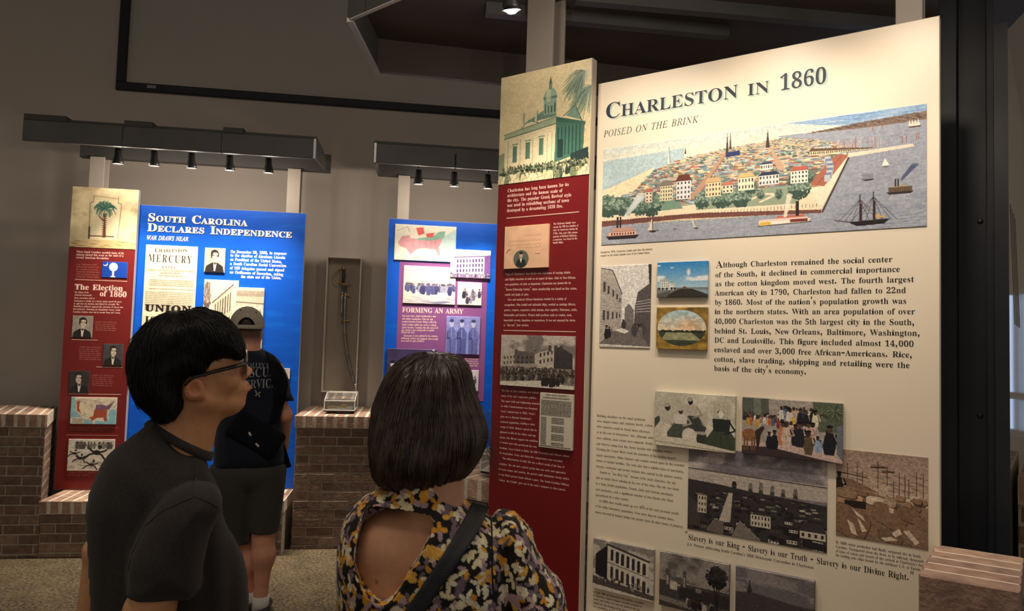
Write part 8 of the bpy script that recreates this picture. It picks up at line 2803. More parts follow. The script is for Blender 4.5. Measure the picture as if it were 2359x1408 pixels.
skin_build('body', Y, body_y, (-0.45, -0.36, 0.04), (0.35, 0.36, 1.75), 0.0032, M_skin, tY, col_y, 2)
for s in (-1, 1):
    b = MB()
    ec = hY((0.0775, 0.031 * s, -0.001))
    fw = unit(HF)
    b.lathe([(0.0, 0.0122), (0.004, 0.0115), (0.008, 0.0092), (0.0115, 0.004), (0.0122, 0.0), (0.008, -0.009), (0, -0.0122)], Y.world(ec), fw @ Y.M, 16)
    e = b.build('eye', M_eye, tY, True)
    b = MB()
    b.lathe([(0.0, 0.0130), (0.003, 0.0128), (0.0055, 0.0112)], Y.world(ec), fw @ Y.M, 16)
    b.build('iris', M_iris, e, True)

# hair
HP = Y.poly([(567, 815), (563, 796), (553, 772), (541, 750), (526, 736), (508, 724), (492, 718), (478, 713), (456, 708), (436, 712), (421, 722), (405, 717), (391, 719), (370, 726), (348, 738), (325, 757), (308, 781), (297, 806), (292, 836), (294, 862), (298, 890), (306, 912),
             (318, 932), (334, 944), (346, 953), (354, 966), (368, 975), (392, 974), (414, 968), (424, 950), (437, 926), (433, 906), (436, 886), (448, 877), (470, 875), (481, 888), (490, 884), (492, 868), (489, 850), (494, 840), (516, 830), (540, 829), (557, 822)], 0.0, 1)
hc_ = Y.p3(428, 845)


def hair_y(P):
    q = ((P[:, 0] - hc_[0]) / 0.17) ** 2 + ((P[:, 2] - hc_[2]) / 0.17) ** 2
    T = 0.106 * np.sqrt(np.clip(1.15 - 0.6 * q, 0.1, 1))
    d = puff(P, HP, -0.002, T, 0.055)
    return d + 0.0035 * hash_noise(P * (1, 1, 1), 42, 1) + 0.0018 * hash_noise(P, 110, 2)


ho, HV, HFc = skin_build('hair', Y, hair_y, hc_ - A((0.20, 0.14, 0.19)), hc_ + A((0.20, 0.14, 0.19)), 0.0036, M_hairk, tY, None, 2, 4.0)
crown = Y.p3(395, 735)


def flow_y(P):
    d = P - crown
    d[:, 2] -= 0.09
    d[:, 1] *= 0.6
    return d / (np.linalg.norm(d, axis=1)[:, None] + 1e-6)


SV, SF = strands(HV, HFc, 2600, flow_y, 0.07, 0.0009, 3, None, 0.0012, 7, 0.24, stray=0.018)
put('hair_locks', Y.world(SV), SF, mat('black_hair_locks', (0.005, 0.0048, 0.005), 0.5, noise=(40, 0.5), spec=0.28), ho, True)

# glasses
tG = put_glasses = None
gl = thing('eyeglasses', Y.world(hY((0.10, 0, 0))), 'dark-framed eyeglasses worn by the young man in the charcoal t-shirt', 'eyeglasses')
for s in (-1, 1):
    c = A((0.107, 0.034 * s, -0.005))
    ring = []
    for k in range(29):
        t = 2 * math.pi * k / 28
        y_, z_ = 0.029 * math.cos(t), 0.030 * math.sin(t)
        ring.append(Y.world(hY(c + A((0.40 * z_ - 0.22 * y_ * s, y_, z_)))))
    b = MB()
    b.tube(ring, 0.0026, 8)
    rm = b.build('rim', M_metal, gl, True)
    b = MB()
    P = [Y.world(hY(c))] + ring[:-1]
    b.add(P, [(0, 1 + k, 1 + (k + 1) % 28) for k in range(28)])
    n_ = Y.world(hY(c + A((0.0012, 0, 0)))) - Y.world(hY(c))
    b.add([p + n_ for p in P], [(0, 1 + (k + 1) % 28, 1 + k) for k in range(28)])
    b.build('lens', M_lens, rm, True)
    b = MB()
    b.tube([Y.world(hY(p)) for p in ((0.099, 0.0625 * s, -0.004), (0.094, 0.073 * s, -0.003), (0.05, 0.079 * s, 0.006), (0.0, 0.083 * s, 0.014), (-0.02, 0.082 * s, 0.006))], [0.0042, 0.0045, 0.0042, 0.0032, 0.002], 8)
    b.build('temple', M_tort, gl, True)
b = MB()
b.tube([Y.world(hY(p)) for p in ((0.113, -0.008, 0.0), (0.118, 0, 0.004), (0.113, 0.008, 0.0))], 0.0024, 8)
b.build('bridge', M_metal, gl, True)

# t-shirt
TP = Y.poly([(357, 965), (335, 981), (299, 1008), (263, 1033), (238, 1062), (220, 1102), (207, 1138), (202, 1174), (203, 1225), (207, 1279), (209, 1333), (214, 1420), (220, 1580), (560, 1580), (570, 1420), (571, 1350), (566, 1297), (545, 1245), (520, 1205),
             (510, 1174), (509, 1134), (497, 1109), (481, 1080), (476, 1058), (456, 1036), (440, 1034), (410, 1016), (380, 990)], 0.0, 1)
SP = Y.poly([(507, 1132), (511, 1150), (511, 1172), (500, 1197), (485, 1227), (470, 1289), (458, 1377), (380, 1385), (292, 1387), (293, 1333), (296, 1289), (312, 1245), (338, 1195), (380, 1140), (440, 1110), (490, 1112)], 0.13, 1)
LP = Y.poly([(300, 1020), (258, 1050), (228, 1110), (214, 1170), (206, 1250), (240, 1262), (276, 1262), (300, 1180), (330, 1080)], -0.10, 1)
nk0, nk1 = Y.p3(432, 925), Y.p3(404, 1045)


def tee_y(P):
    d = puff(P, TP, lambda q: 0.02 + 0.0 * q[:, 0], 0.105, 0.12)
    sl = puff(P, SP, 0.125, 0.072, 0.075)
    d = smin(d, sl, 0.018)
    d = smin(d, puff(P, LP, -0.11, 0.06, 0.06), 0.03)
    # folds fanning from the armpit and hanging down the side
    f1 = np.sin((P[:, 0] * 0.75 + P[:, 2] * 0.9) * 95 + 3 * hash_noise(P, 9, 3))
    f2 = np.sin(P[:, 0] * 130 + 5 * hash_noise(P * (1, 1, 0.35), 7, 5))
    lowz = np.clip((1.36 - P[:, 2]) / 0.12, 0, 1)
    d = d + 0.0028 * f1 * np.clip(hash_noise(P, 5, 7) + 0.1, 0, 1) * (1 - 0.4 * lowz) + 0.0032 * f2 * lowz * np.clip(0.5 + hash_noise(P, 6, 8), 0, 1)
    d = np.maximum(d, -(caps(P, nk0, nk1 + A((0, 0, 0.02)), 0.055, 0.054)))
    return np.maximum(d, 0.905 - P[:, 2])


_, TV, TF = skin_build('t_shirt', Y, tee_y, (-0.36, -0.27, 0.88), (0.28, 0.30, 1.46), 0.0036, M_tee, tY, None, 2, 4.0)
b = MB()
ring = []
for k in range(33):
    t = 2 * math.pi * k / 32
    c0 = Y.p3(416, 1006)
    ring.append(c0 + A((0.061 * math.cos(t), 0.062 * math.sin(t), -0.036 * math.cos(t) - 0.006)))
b.tube([Y.world(p) for p in ring], 0.0062, 8, flat=(1.6, 0.8))
b.build('collar', M_collar, tY, True)
seam('sleeve_seam', Y, TV, TF, [(449, 1070), (452, 1100), (449, 1130), (420, 1142), (375, 1165), (335, 1205), (305, 1270), (297, 1310)], M_collar, tY)
seam('sleeve_seam', Y, TV, TF, [(450, 1131), (480, 1142), (504, 1160)], M_collar, tY)
seam('hem_seam', Y, TV, TF, [(297, 1368), (380, 1366), (452, 1358)], M_collar, tY)


def trou_y(P):
    d = caps(P, A((-0.02, -0.08, 0.88)), A((-0.02, 0.08, 0.88)), 0.125)
    for s in (-1, 1):
        d = smin(d, smin(caps(P, A((-0.045 + 0.02 * s, 0.09 * s, 0.86)), A((-0.03 + 0.02 * s, 0.10 * s, 0.47)), 0.105, 0.080), caps(P, A((-0.03 + 0.02 * s, 0.10 * s, 0.47)), A((-0.06 + 0.03 * s, 0.10 * s, 0.06)), 0.080, 0.066), 0.03), 0.03)
    return np.maximum(np.maximum(d, P[:, 2] - 0.96), 0.055 - P[:, 2])


skin_build('trousers', Y, trou_y, (-0.22, -0.28, 0.03), (0.16, 0.28, 1.0), 0.008, M_dark, tY)
for s in (-1, 1):
    shoe(Y, (-0.10 + 0.03 * s, 0.10 * s), (1, -0.1), parent=tY)
# ------------------------------------------------------------------ the woman in the flowered dress, centre foreground
L = Frame(1000, 1.36)
tL = thing('person', L.world((0, 0, 0)), 'person with a brown bob seen from behind, in a flowered dress with an open back', 'person')
wl_ = rad(40)                                      # she looks ahead and a little to the right
WF = unit((math.sin(wl_), -math.cos(wl_), 0.10))
WR = unit((math.cos(wl_), math.sin(wl_), 0))
WU = np.cross(WR, WF) * (1 if np.cross(WR, WF)[2] > 0 else -1)
WM = np.stack([WF, WR, WU])
WC = L.p3(985, 985, -0.02)


def body_l(P):
    q = ((P - WC) @ WM.T) / 0.96
    d = head_d(q) * 0.96
    nb = L.p3(1000, 1185, 0.005)
    d = smin(d, caps(P, L.p3(1005, 1050, 0.0), nb, 0.054, 0.056), 0.02)
    d = smin(d, caps(P * 1.0, L.p3(875, 1262, 0.015), L.p3(1120, 1268, 0.015), 0.044, 0.042), 0.03)
    # upper back
    bk = puff(P, BACK, -0.005, 0.085, 0.10)
    d = smin(d, bk, 0.03)
    for s, sh, el, wr in ((-1, (845, 1275), (822, 1480), (880, 1590)), (1, (1192, 1310), (1235, 1480), (1130, 1600))):
        a, e, w = L.p3(*sh, 0.0), L.p3(*el, 0.0), L.p3(*wr, -0.20)
        d = smin(d, smin(caps(P, a, e, 0.034, 0.034), caps(P, e, w, 0.037, 0.026), 0.02), 0.03)
        d = smin(d, hand_d(P, w, w - e, (-0.4 * s, 0.3, 0.6), side=s), 0.012)
        hip, kn, an = A((0.085 * s, -0.01, 0.86)), A((0.075 * s, -0.01, 0.46)), A((0.07 * s, 0.0, 0.09))
        d = smin(d, smin(caps(P, hip, kn, 0.085, 0.052), caps(P, kn, an, 0.050, 0.034), 0.03), 0.04)
    return d


BACK = L.poly([(900, 1165), (845, 1195), (815, 1250), (806, 1320), (812, 1420), (830, 1600), (1140, 1600), (1135, 1420), (1125, 1270), (1085, 1215), (1045, 1180)], 0, 1)


def col_l(V, F):
    C = np.tile(A(srgb(196, 144, 112)), (len(V), 1))
    mole = np.linalg.norm(V[:, [0, 2]] - L.p2(866, 1346, 0.08), axis=1) < 0.004
    C[mole & (V[:, 1] > 0)] *= 0.5
    H = ((V - WC) @ WM.T) / 0.96
    lip = np.exp(-(((H[:, 0] - 0.097) / 0.014) ** 2 + (H[:, 1] / 0.020) ** 2 + ((H[:, 2] + 0.067) / 0.0095) ** 2))
    return C * (1 - lip[:, None] * 0.8) + A(srgb(176, 84, 80)) * lip[:, None] * 0.8


skin_build('body', L, body_l, (-0.40, -0.45, 0.04), (0.40, 0.2, 1.62), 0.0042, M_skin, tL, col_l, 2)
for s in (-1, 1):
    b = MB()
    ec = WC + 0.96 * (A((0.0775, 0.031 * s, -0.001)) @ WM)
    b.lathe([(0.0, 0.0125), (0.004, 0.0118), (0.008, 0.0095), (0.0122, 0.0), (0.008, -0.009), (0, -0.0122)], L.world(ec), WF @ L.M, 16)
    e = b.build('eye', M_eye, tL, True)
    b = MB()
    b.lathe([(0.0, 0.0131), (0.003, 0.0129), (0.0055, 0.0114)], L.world(ec), WF @ L.M, 16)
    b.build('iris', M_iris, e, True)

# bob
BP = L.poly([(1000, 812), (975, 814), (952, 819), (930, 828), (905, 846), (884, 876), (869, 909), (858, 945), (853, 981), (848, 1025), (850, 1058), (854, 1085), (861, 1107), (878, 1123), (912, 1135), (948, 1138), (983, 1139), (1010, 1134), (1037, 1122), (1063, 1106), (1081, 1092), (1096, 1069),
             (1110, 1046), (1119, 1018), (1122, 995), (1117, 970), (1107, 943), (1097, 914), (1090, 887), (1084, 860), (1075, 838), (1059, 822), (1030, 814)], 0.0, 1)
bc_ = L.p3(985, 960)


def bob_l(P):
    T = 0.098 + 0.012 * np.clip((P[:, 2] - bc_[2]) / -0.1, -1, 1)
    d = puff(P, BP, -0.022, T, 0.075)
    face = caps(P, WC + A((0, 0, -0.03)) + WF * 0.09, WC + A((0, 0, -0.03)) + WF * 0.25, 0.062, 0.10)
    d = np.maximum(d, -face)
    # soft ridges of combed hair
    a = np.arctan2(P[:, 0] - bc_[0] - 0.015, 0.13 + np.abs(P[:, 2] - bc_[2] - 0.12) * 0.25)
    return d + 0.0022 * np.sin(a * 46 + 4 * hash_noise(P, 8, 4)) + 0.003 * hash_noise(P * (1, 1, 0.5), 40, 2)


ho, BV, BF = skin_build('hair', L, bob_l, bc_ - A((0.17, 0.16, 0.19)), bc_ + A((0.17, 0.14, 0.19)), 0.0034, M_hairb, tL, None, 1, 4.0)
part_ = L.p3(1003, 822, 0.0)


def flow_l(P):
    d = P - part_
    d[:, 2] -= 0.05 + 0.5 * np.clip(part_[2] - P[:, 2], 0, 0.3)
    d[:, 0] *= np.clip(1 - 4.5 * (part_[2] - P[:, 2]), 0.1, 1)
    d[:, 1] *= 0.5
    return d / (np.linalg.norm(d, axis=1)[:, None] + 1e-6)


SV, SF = strands(BV, BF, 2600, flow_l, 0.15, 0.0011, 9, lambda V: V[:, 1] > -0.09, 0.0008, 9, 0.07, stray=0.006)
lk = put('hair_locks', L.world(SV), SF, M_hairl, ho, True)
# loose hairs flying off at the right and over the crown
b = MB()
R = np.random.RandomState(8)
for k in range(34):
    if k < 34:
        x0, y0 = 1095 + 20 * R.rand(), 930 + 90 * R.rand()
        pts = [(x0, y0), (x0 + 14 + 10 * R.rand(), y0 + 22), (x0 + 26 + 18 * R.rand(), y0 + 52 + 20 * R.rand()), (x0 + 24 + 30 * R.rand(), y0 + 90 + 40 * R.rand())]
    else:
        x0 = 940 + 130 * R.rand()
        pts = [(x0, 822), (x0 + 8, 812 - 6 * R.rand()), (x0 + 22 + 10 * R.rand(), 812), (x0 + 34, 826)]
    w = -0.02 + 0.05 * R.rand()
    P = A([L.p3(x, y, w) for x, y in pts])
    t = np.linspace(0, 3, 10)
    Q = np.stack([np.interp(t, range(4), P[:, a]) for a in range(3)], 1)
    Q[1:-1] = (Q[:-2] + 2 * Q[1:-1] + Q[2:]) / 4
    b.tube(L.world(Q), np.linspace(0.00035, 0.00014, 10), 4)
b.build('loose_hairs', M_hairl, ho, True)

# dress: bodice with the open back, one puffed sleeve in view
DP = L.poly([(893, 1128), (858, 1138), (827, 1160), (808, 1182), (790, 1209), (779, 1245), (773, 1280), (771, 1318), (776, 1362), (781, 1420), (790, 1600), (1160, 1600), (1190, 1420), (1186, 1300), (1170, 1216), (1130, 1198), (1099, 1178), (1068, 1158), (1040, 1140), (980, 1128)], 0.02, 1)
VP = L.poly([(1146, 1189), (1172, 1187), (1198, 1196), (1216, 1214), (1229, 1237), (1238, 1264), (1256, 1303), (1274, 1330), (1296, 1347), (1304, 1365), (1310, 1396), (1316, 1420), (1312, 1500), (1270, 1540), (1200, 1540), (1155, 1480), (1140, 1400), (1130, 1300), (1132, 1225)], 0.03, 1)
VL = L.poly([(850, 1140), (815, 1170), (788, 1205), (774, 1260), (770, 1330), (772, 1420), (775, 1500), (830, 1520), (870, 1400), (875, 1220)], 0.0, 1)
OPN = L.poly([(836, 1184), (868, 1178), (903, 1180), (955, 1186), (1001, 1196), (994, 1228), (972, 1274), (944, 1315), (917, 1360), (898, 1383), (880, 1390), (862, 1383), (842, 1368), (824, 1343), (814, 1311), (816, 1270), (826, 1228)], 0.09, 1)


def dress_l(P):
    d = puff(P, DP, -0.005, 0.118, 0.115)
    d = smin(d, puff(P, VL, -0.03, 0.075, 0.07), 0.02)
    rg = 0.004 * np.sin((P[:, 0] - 0.3 * P[:, 2]) * 150 + 2 * hash_noise(P, 12, 4)) * np.clip((P[:, 2] - 1.16) * 14, 0.15, 1)
    d = smin(d, puff(P, VP, -0.01, 0.105, 0.085) + rg, 0.010)
    fold = np.sin((P[:, 0] * 0.9 - P[:, 2] * 0.5) * 80 + 4 * hash_noise(P, 8, 6))
    d = d + 0.0022 * fold * np.clip(0.3 + hash_noise(P, 5, 1), 0, 1) + 0.0015 * hash_noise(P, 60, 2)
    d = smin(d, caps(P, L.p3(972, 1150, 0.0), L.p3(988, 1190, 0.0), 0.067, 0.072), 0.02)
    od = poly_d(P[:, [0, 2]], OPN)
    hole = np.maximum(od, -P[:, 1])
    d = np.maximum(d, -hole)
    d = np.maximum(d, -caps(P, L.p3(1048, 1060, 0.02), L.p3(1050, 1122, 0.03), 0.045, 0.036))
    return np.maximum(d, 1.02 - P[:, 2])


PETAL = [A(srgb(226, 212, 168)), A(srgb(222, 206, 176)), A(srgb(214, 150, 50)), A(srgb(226, 172, 74)), A(srgb(190, 158, 158)), A(srgb(178, 146, 152)), A(srgb(236, 224, 192)), A(srgb(120, 100, 112))]


def floral(V, F, seed=4, gap=0.0165, ground=(0.012, 0.010, 0.010)):
    """sprays of pointed petals printed on the cloth"""
    R = np.random.RandomState(seed)
    N = normals(V, F)
    C = np.tile(A(ground), (len(V), 1))
    done = np.full(len(V), -1.0)
    order = R.permutation(len(V))
    free = np.ones(len(V), bool)
    cell = 0.05
    key = np.floor(V / cell).astype(int)
    bins = {}
    for i, k in enumerate(map(tuple, key)):
        bins.setdefault(k, []).append(i)
    bins = {k: A(v) for k, v in bins.items()}
    for s in order:
        if not free[s]:
            continue
        k = key[s]
        near = np.concatenate([bins[q] for q in [(k[0] + a, k[1] + b, k[2] + c) for a in (-1, 0, 1) for b in (-1, 0, 1) for c in (-1, 0, 1)] if q in bins])
        D = V[near] - V[s]
        dist = np.linalg.norm(D, axis=1)
        free[near[dist < gap * (0.85 + 0.4 * R.rand())]] = False
        n = N[s]
        ok = N[near] @ n > 0.2
        t1 = unit(np.cross(n, (0.3, 0.2, 1.0)))
        t2 = np.cross(n, t1)
        x, y = D @ t1, D @ t2
        base = PETAL[R.randint(len(PETAL))]
        npet = R.randint(3, 5)
        a0 = R.rand() * 6.28
        sp = (2.2 + R.rand() * 1.4) / npet if R.rand() < 0.75 else 6.28 / npet
        for j in range(npet):
            a = a0 + j * sp
            u, v = x * math.cos(a) + y * math.sin(a), -x * math.sin(a) + y * math.cos(a)
            ln, wd = gap * (0.84 + 0.34 * R.rand()), gap * (0.20 + 0.10 * R.rand())
            q = u / ln
            with np.errstate(invalid='ignore'):
                half = wd * np.sqrt(np.clip(q, 0, 1)) * np.sqrt(np.clip(1.05 - q, 0, 1)) * 2.0 * (1 - 0.25 * (np.abs(np.sin(q * 7 + j)) > 0.9))
            m = ok & (q > 0.02) & (q < 1) & (np.abs(v) < half)
            c = base if R.rand() < 0.7 else PETAL[R.randint(len(PETAL))]
            vein = 1 - 0.14 * (np.abs(np.sin(v / wd * 4.0 + 0.6)) > 0.93) - 0.22 * np.clip(0.35 - q, 0, 1)
            w = near[m]
            C[w] = c * (0.9 + 0.2 * R.rand()) * vein[m][:, None]
    return C


M_dress = mat('flowered_crepe', (0.3, 0.25, 0.2), 0.75, attr='tint', noise=(200, 0.06), sheen=0.05, spec=0.2, bump=(300, 0.12))
_, DV, DF = skin_build('dress', L, dress_l, (-0.24, -0.16, 1.0), (0.31, 0.16, 1.36), 0.0021, M_dress, tL, floral, 2, 4.0)
seam('armhole_seam', L, DV, DF, [(1150, 1192), (1143, 1225), (1138, 1275), (1137, 1330), (1141, 1400)], M_dark, tL, 0.0016)


def skirt_l(P):
    t = np.clip((1.05 - P[:, 2]) / 0.6, 0, 1)
    rx, ry = 0.165 + 0.10 * t, 0.115 + 0.11 * t
    th = np.arctan2(P[:, 1], P[:, 0])
    k = np.hypot(P[:, 0] / rx, P[:, 1] / ry)
    d = (k - 1 - 0.03 * np.sin(th * 11) * t) * np.minimum(rx, ry)
    return np.maximum(np.maximum(d, P[:, 2] - 1.03), 0.50 - P[:, 2])


skin_build('skirt', L, skirt_l, (-0.33, -0.30, 0.46), (0.33, 0.30, 1.06), 0.006, M_dress, tL, lambda V, F: floral(V, F, 6, 0.024), 2, 4.0)
for s in (-1, 1):
    shoe(L, (0.07 * s, 0.06), (0.1 * s, -1), parent=tL, L=0.24)

# crossbody strap
tX = thing('crossbody_bag', L.world(L.p3(1020, 1290, 0.12)), 'black crossbody bag strap running over the flowered dress', 'bag')
M_strap = mat('black_webbing', (0.012, 0.013, 0.016), 0.6, noise=(300, 0.3), bump=(500, 0.3))
ribbon('strap', L, DV, DF, [(1097, 1188), (1063, 1226), (1019, 1284), (970, 1355), (934, 1408), (915, 1440)], [(1140, 1200), (1117, 1227), (1072, 1279), (1019, 1351), (983, 1408), (966, 1440)], M_strap, tX, 0.004)
gq = L.p3(920, 1500, 0.16)


def bag_f(P):
    q = np.abs(P - gq - A((-0.03, 0, -0.06))) - A((0.12, 0.03, 0.085))
    return np.linalg.norm(np.maximum(q, 0), axis=1) + np.minimum(q.max(1), 0) - 0.02


skin_build('bag_body', L, bag_f, gq - A((0.2, 0.07, 0.2)), gq + A((0.15, 0.07, 0.08)), 0.006, M_strap, tX)
# ------------------------------------------------------------------ the man in the pale cap, behind
K = Frame(585, 4.05)
tK2 = thing('person', K.world((0, 0, 0)), 'person in a pale cap, navy t-shirt and dark shorts, facing the blue panel', 'person')
CF = unit((0.10, -1, 0.02))
CR = unit((1, 0.10, 0))
CU = A((0, 0, 1.0))
CM = np.stack([CF, CR, CU])
CC = K.p3(569, 762, 0.0)
M_navy = mat('navy_cotton', (0.010, 0.013, 0.026), 0.9, noise=(120, 0.2), sheen=0.1, spec=0.15, bump=(300, 0.2))
M_short = mat('dark_grey_shorts', (0.050, 0.048, 0.046), 0.9, noise=(120, 0.12), sheen=0.08, spec=0.15, bump=(300, 0.2))
M_cap = mat('khaki_cap', (0.40, 0.36, 0.29), 0.9, noise=(90, 0.12), spec=0.15, bump=(400, 0.2))
M_sock = mat('white_sock', (0.62, 0.60, 0.57), 0.95, noise=(200, 0.08), bump=(400, 0.3))
M_print = mat('grey_shirt_print', (0.26, 0.26, 0.27), 0.8, noise=(150, 0.15))
kz = lambda x, y, w=0.0: K.p3(480 + x / 3.2, 690 + y / 3.2, w)


def body_k(P):
    d = head_d((P - CC) @ CM.T)
    d = smin(d, caps(P, K.p3(572, 775, 0.01), K.p3(574, 812, 0.015), 0.058, 0.062), 0.03)
    d = smin(d, caps(P, K.p3(520, 850, 0.0), K.p3(628, 855, 0.0), 0.065, 0.065), 0.05)
    d = smin(d, caps(P, K.p3(572, 860, -0.01), K.p3(567, 1080, -0.01), 0.10, 0.11), 0.08)
    sh, el, wr = K.p3(626, 868, 0.0), K.p3(656, 958, 0.01), K.p3(652, 1034, -0.17)
    d = smin(d, smin(caps(P, sh, el, 0.044, 0.040), caps(P, el, wr, 0.043, 0.030), 0.02), 0.03)
    d = smin(d, hand_d(P, wr, wr - el + A((-0.05, 0, 0.03)), (-0.9, 0, 0.1), side=1), 0.012)
    sh, el, wr = K.p3(514, 868, 0.0), K.p3(492, 958, 0.01), K.p3(506, 1030, -0.17)
    d = smin(d, smin(caps(P, sh, el, 0.044, 0.040), caps(P, el, wr, 0.043, 0.030), 0.02), 0.03)
    d = smin(d, hand_d(P, wr, wr - el + A((0.05, 0, 0.03)), (0.9, 0, 0.1), side=-1), 0.012)
    for hip, kn, cf, an in ((K.p3(612, 1110), K.p3(606, 1236), K.p3(607, 1278, 0.012), K.p3(601, 1366)), (K.p3(538, 1110), K.p3(562, 1255, -0.10), K.p3(566, 1300, -0.09), K.p3(573, 1385, -0.10))):
        d = smin(d, caps(P, hip, kn, 0.085, 0.056), 0.03)
        d = smin(d, smin(caps(P, kn, cf, 0.052, 0.055), caps(P, cf, an, 0.055, 0.036), 0.06), 0.04)
        d = smin(d, caps(P, an, A((an[0], an[1], 0.06)), 0.036, 0.036), 0.02)
    return d


def col_k(V, F):
    C = np.tile(A(srgb(206, 146, 118)), (len(V), 1))
    H = (V - CC) @ CM.T
    C[(H[:, 2] > 0.0) & (H[:, 0] < 0.05) & (np.linalg.norm(H, axis=1) < 0.16)] = A(srgb(34, 27, 25))
    sc = (H[:, 2] > -0.055) & (H[:, 2] <= 0.0) & (H[:, 0] < 0.02) & (np.linalg.norm(H, axis=1) < 0.16) & (np.abs(H[:, 1]) < 0.074)
    k = np.clip((H[:, 2] + 0.085) / 0.05, 0, 1)[:, None] * ((H[:, 0] < 0.02) & (np.abs(H[:, 1]) < 0.074) & (H[:, 2] <= 0.0) & (np.linalg.norm(H, axis=1) < 0.16))[:, None]
    C = C * (1 - k) + A(srgb(112, 82, 68)) * k
    return C


skin_build('body', K, body_k, (-0.40, -0.50, 0.03), (0.40, 0.24, 1.80), 0.0065, M_skin, tK2, col_k, 2)
for s in (-1, 1):
    b = MB()
    b.lathe([(0.0, 0.0125), (0.004, 0.0118), (0.008, 0.0095), (0.0122, 0.0), (0, -0.0122)], K.world(CC + A((0.0775, 0.031 * s, -0.001)) @ CM), CF @ K.M, 12)
    b.build('eye', M_eye, tK2, True)

# cap: crown with the adjuster gap at the back, strap and brim
CP = K.poly([(532, 742), (533, 726), (540, 712), (553, 704), (570, 701), (588, 704), (600, 713), (606, 728), (606, 745), (603, 758), (590, 760), (575, 760), (550, 757), (537, 752)], 0.05, 1)
gpc = K.p2(567, 759, 0.1)


def cap_k(P):
    q = P - (CC + A((0, 0, 0.030)))
    e = ells(q @ CM.T, (-0.004, 0, 0.0), (0.108, 0.094, 0.108))
    d = np.maximum(e, -(e + 0.006))
    tilt = P[:, 2] - (CC[2] + 0.020) + 0.10 * (P[:, 1])
    d = np.maximum(d, -tilt)
    # seam ridge down the middle of the back
    hole = np.hypot((P[:, 0] - gpc[0]) / 0.047, (P[:, 2] - gpc[1] - 0.004) / 0.062) - 1
    hole = np.where(P[:, 1] > 0, hole * 0.04, 1.0)
    return np.maximum(d, -hole)


cp, CV2, CF2 = skin_build('cap', K, cap_k, CC + A((-0.14, -0.16, -0.03)), CC + A((0.14, 0.16, 0.18)), 0.0028, M_cap, tK2, None, 1, 4.0)
b = MB()
pts = []
for k in range(13):
    t = -0.9 + 1.8 * k / 12
    pts.append(K.world(CC + A((0.098 * math.sin(t) + 0.005, 0.108 * math.cos(t), 0.024 - 0.004 * math.cos(t)))))
b.tube(pts, 0.012, 8, flat=(1.0, 0.25))
b.build('adjuster_strap', M_cap, cp, True)
b = MB()
n = 17
V, Fc = [], []
for th_ in (0.0, 0.006):
    for k in range(n):
        t = -1.15 + 2.3 * k / (n - 1)
        for r_, dz in ((0.098, 0.0), (0.14, -0.006), (0.178, -0.018)):
            rr = r_ if abs(t) < 0.9 or r_ < 0.1 else r_ - 0.10 * (abs(t) - 0.9)
            V.append(K.world(CC + CF * (rr * math.cos(t)) + CR * (rr * 0.55 * math.sin(t)) + CU * (0.030 + dz + th_ + 0.012 * t * t * -1)))
o_ = n * 3
for k in range(n - 1):
    for j in range(2):
        a = k * 3 + j
        Fc.append((a, a + 1, a + 4, a + 3))
        Fc.append((o_ + a, o_ + a + 3, o_ + a + 4, o_ + a + 1))
    Fc.append((k * 3 + 2, o_ + k * 3 + 2, o_ + k * 3 + 5, k * 3 + 5))
b.add(V, Fc)
b.build('brim', M_cap, cp, True)
seam('crown_seam', K, CV2, CF2, [(571, 702), (571, 718), (570, 734)], mat('cap_seam', (0.50, 0.46, 0.38), 0.9, noise=(90, 0.1)), cp, 0.0035)
for x, y in ((554, 714), (590, 719)):
    seam('eyelet', K, CV2, CF2, [(x - 1, y), (x + 1, y)], M_dark, cp, 0.004)

# t-shirt
NP = K.poly([(556, 797), (535, 806), (510, 822), (494, 848), (485, 884), (479, 922), (497, 930), (499, 965), (494, 1010), (490, 1060), (490, 1092), (560, 1098), (620, 1092), (655, 1076), (656, 1040), (653, 1002), (650, 962), (650, 930), (672, 921), (668, 884), (659, 856), (643, 828), (617, 810), (590, 799)], 0.05, 1)


def tee_k(P):
    d = puff(P, NP, lambda q: -0.015 + 0.0 * q[:, 0], 0.155, 0.12)
    for a_, b_ in (((628, 866), (657, 935)), ((512, 866), (488, 935))):
        d = smin(d, np.maximum(caps(P, K.p3(*a_, 0.0), K.p3(*b_, 0.005), 0.062, 0.056), K.p2(660, 923)[1] - P[:, 2]), 0.02)
    f = np.sin((P[:, 0] * 0.6 + P[:, 2]) * 60 + 4 * hash_noise(P, 6, 3)) * np.clip(hash_noise(P, 4, 5) + 0.2, 0, 1)
    d = d + 0.005 * f
    return np.maximum(d, -caps(P, K.p3(572, 760, 0.01), K.p3(573, 800, 0.015), 0.064, 0.062))


_, NV, NF = skin_build('t_shirt', K, tee_k, (-0.36, -0.22, 0.82), (0.36, 0.22, 1.56), 0.0055, M_navy, tK2, None, 2, 4.0)
tt = drape('shirt_lettering', K, NV, NF, [('VALLEY FIRE', (567, 845), (639, 849), 10.5), ('RESCUE', (542, 869), (634, 866), 21), ('SERVICE', (551, 895.5), (637, 891), 20)], M_print, tK2, 10, 'b', -0.006)
b = MB()
for p in ([(588, 899), (592, 908), (597, 912), (596, 905), (601, 904)], [(592, 908), (589, 913)], [(597, 911), (598, 915)]):
    b.tube([K.world(K.p3(x, y, 0.155)) for x, y in p], 0.004, 5)
b.build('shirt_emblem', M_print, tK2)


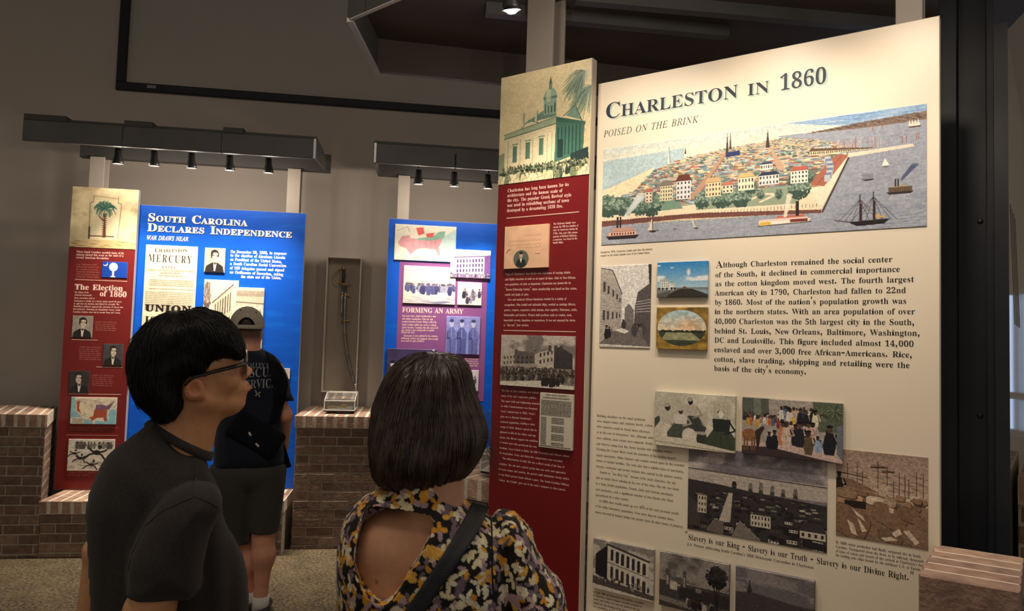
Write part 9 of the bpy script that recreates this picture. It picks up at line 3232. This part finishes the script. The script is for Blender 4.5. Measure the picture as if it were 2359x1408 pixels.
def shorts_k(P):
    d = caps(P, K.p3(538, 1085, -0.01), K.p3(606, 1085, -0.01), 0.128, 0.128)
    d = smin(d, caps(P, K.p3(613, 1115), K.p3(607, 1238), 0.105, 0.080), 0.02)
    d = smin(d, caps(P, K.p3(534, 1115), K.p3(547, 1272, -0.09), 0.108, 0.088), 0.02)
    d = np.maximum(d, -caps(P, K.p3(577, 1160, 0.0), K.p3(577, 1330, -0.02), 0.004, 0.014))
    d = d + 0.004 * np.sin(P[:, 0] * 70 + 3 * hash_noise(P, 6, 2)) * np.clip(hash_noise(P, 5, 9) + 0.2, 0, 1)
    zt, zl, zr = K.p2(560, 1070)[1], K.p2(545, 1257)[1], K.p2(605, 1225)[1]
    cut = np.where(P[:, 0] < K.p2(578, 1200)[0], zl, zr)
    return np.maximum(np.maximum(d, P[:, 2] - zt), cut - P[:, 2])


skin_build('shorts', K, shorts_k, (-0.38, -0.34, 0.35), (0.38, 0.26, 0.98), 0.0065, M_short, tK2, None, 2, 4.0)
for an, w in (((601, 1366), 0.0), ((573, 1385), -0.10)):
    p = K.p3(*an, w)
    b = MB()
    b.tube([K.world(A((p[0], p[1], z))) for z in (0.055, 0.09, 0.13)], [0.046, 0.045, 0.047], 16)
    b.build('sock', M_sock, tK2, True)
    shoe(K, (p[0], p[1] + 0.05), (0.12, -1), parent=tK2)

# sling bag: strap over the right shoulder, dark pouch across the back, flap at the hip
tZ = thing('sling_bag', K.world(K.p3(600, 980, 0.16)), 'black sling bag on the back of the man in the pale cap', 'bag')
M_sling = mat('black_nylon', (0.007, 0.0075, 0.011), 0.9, noise=(120, 0.3), spec=0.1)
ribbon('strap', K, NV, NF, [(612, 810), (618, 835), (622, 860), (628, 890), (632, 930), (620, 975)], [(632, 819), (650, 846), (662, 872), (664, 886), (656, 930), (642, 975)], M_sling, tZ, 0.012)
sg = K.p3(590, 1002, 0.128)


def sling_f(P):
    q = P - sg
    a = rad(-32)
    x, z = q[:, 0] * math.cos(a) + q[:, 2] * math.sin(a), -q[:, 0] * math.sin(a) + q[:, 2] * math.cos(a)
    Q = np.abs(np.stack([x, q[:, 1], z], 1)) - A((0.12, 0.002, 0.055))
    return np.linalg.norm(np.maximum(Q, 0), axis=1) + np.minimum(Q.max(1), 0) - 0.026


skin_build('pouch', K, sling_f, sg - A((0.2, 0.06, 0.18)), sg + A((0.2, 0.07, 0.18)), 0.006, M_sling, tZ)
b = MB()
for (x0, y0, x1, y1) in ((573, 996, 578, 1004), (589, 1022, 596, 1029)):
    b.tube([K.world(K.p3(x0, y0, 0.160)), K.world(K.p3(x1, y1, 0.160))], 0.0055, 6)
b.build('zip_pull', M_sock, tZ)
b = MB()
b.prism([K.world(K.p3(x, y, -0.02)) for x, y in ((654, 1018), (671, 1074), (654, 1078))], K.f.n * 0.03)
b.build('flap', M_sling, tZ)
b = MB()
b.tube([K.world(K.p3(x, y, 0.10)) for x, y in ((642, 858), (644, 866), (648, 868))], 0.004, 6)
b.build('buckle', M_silver, tZ)
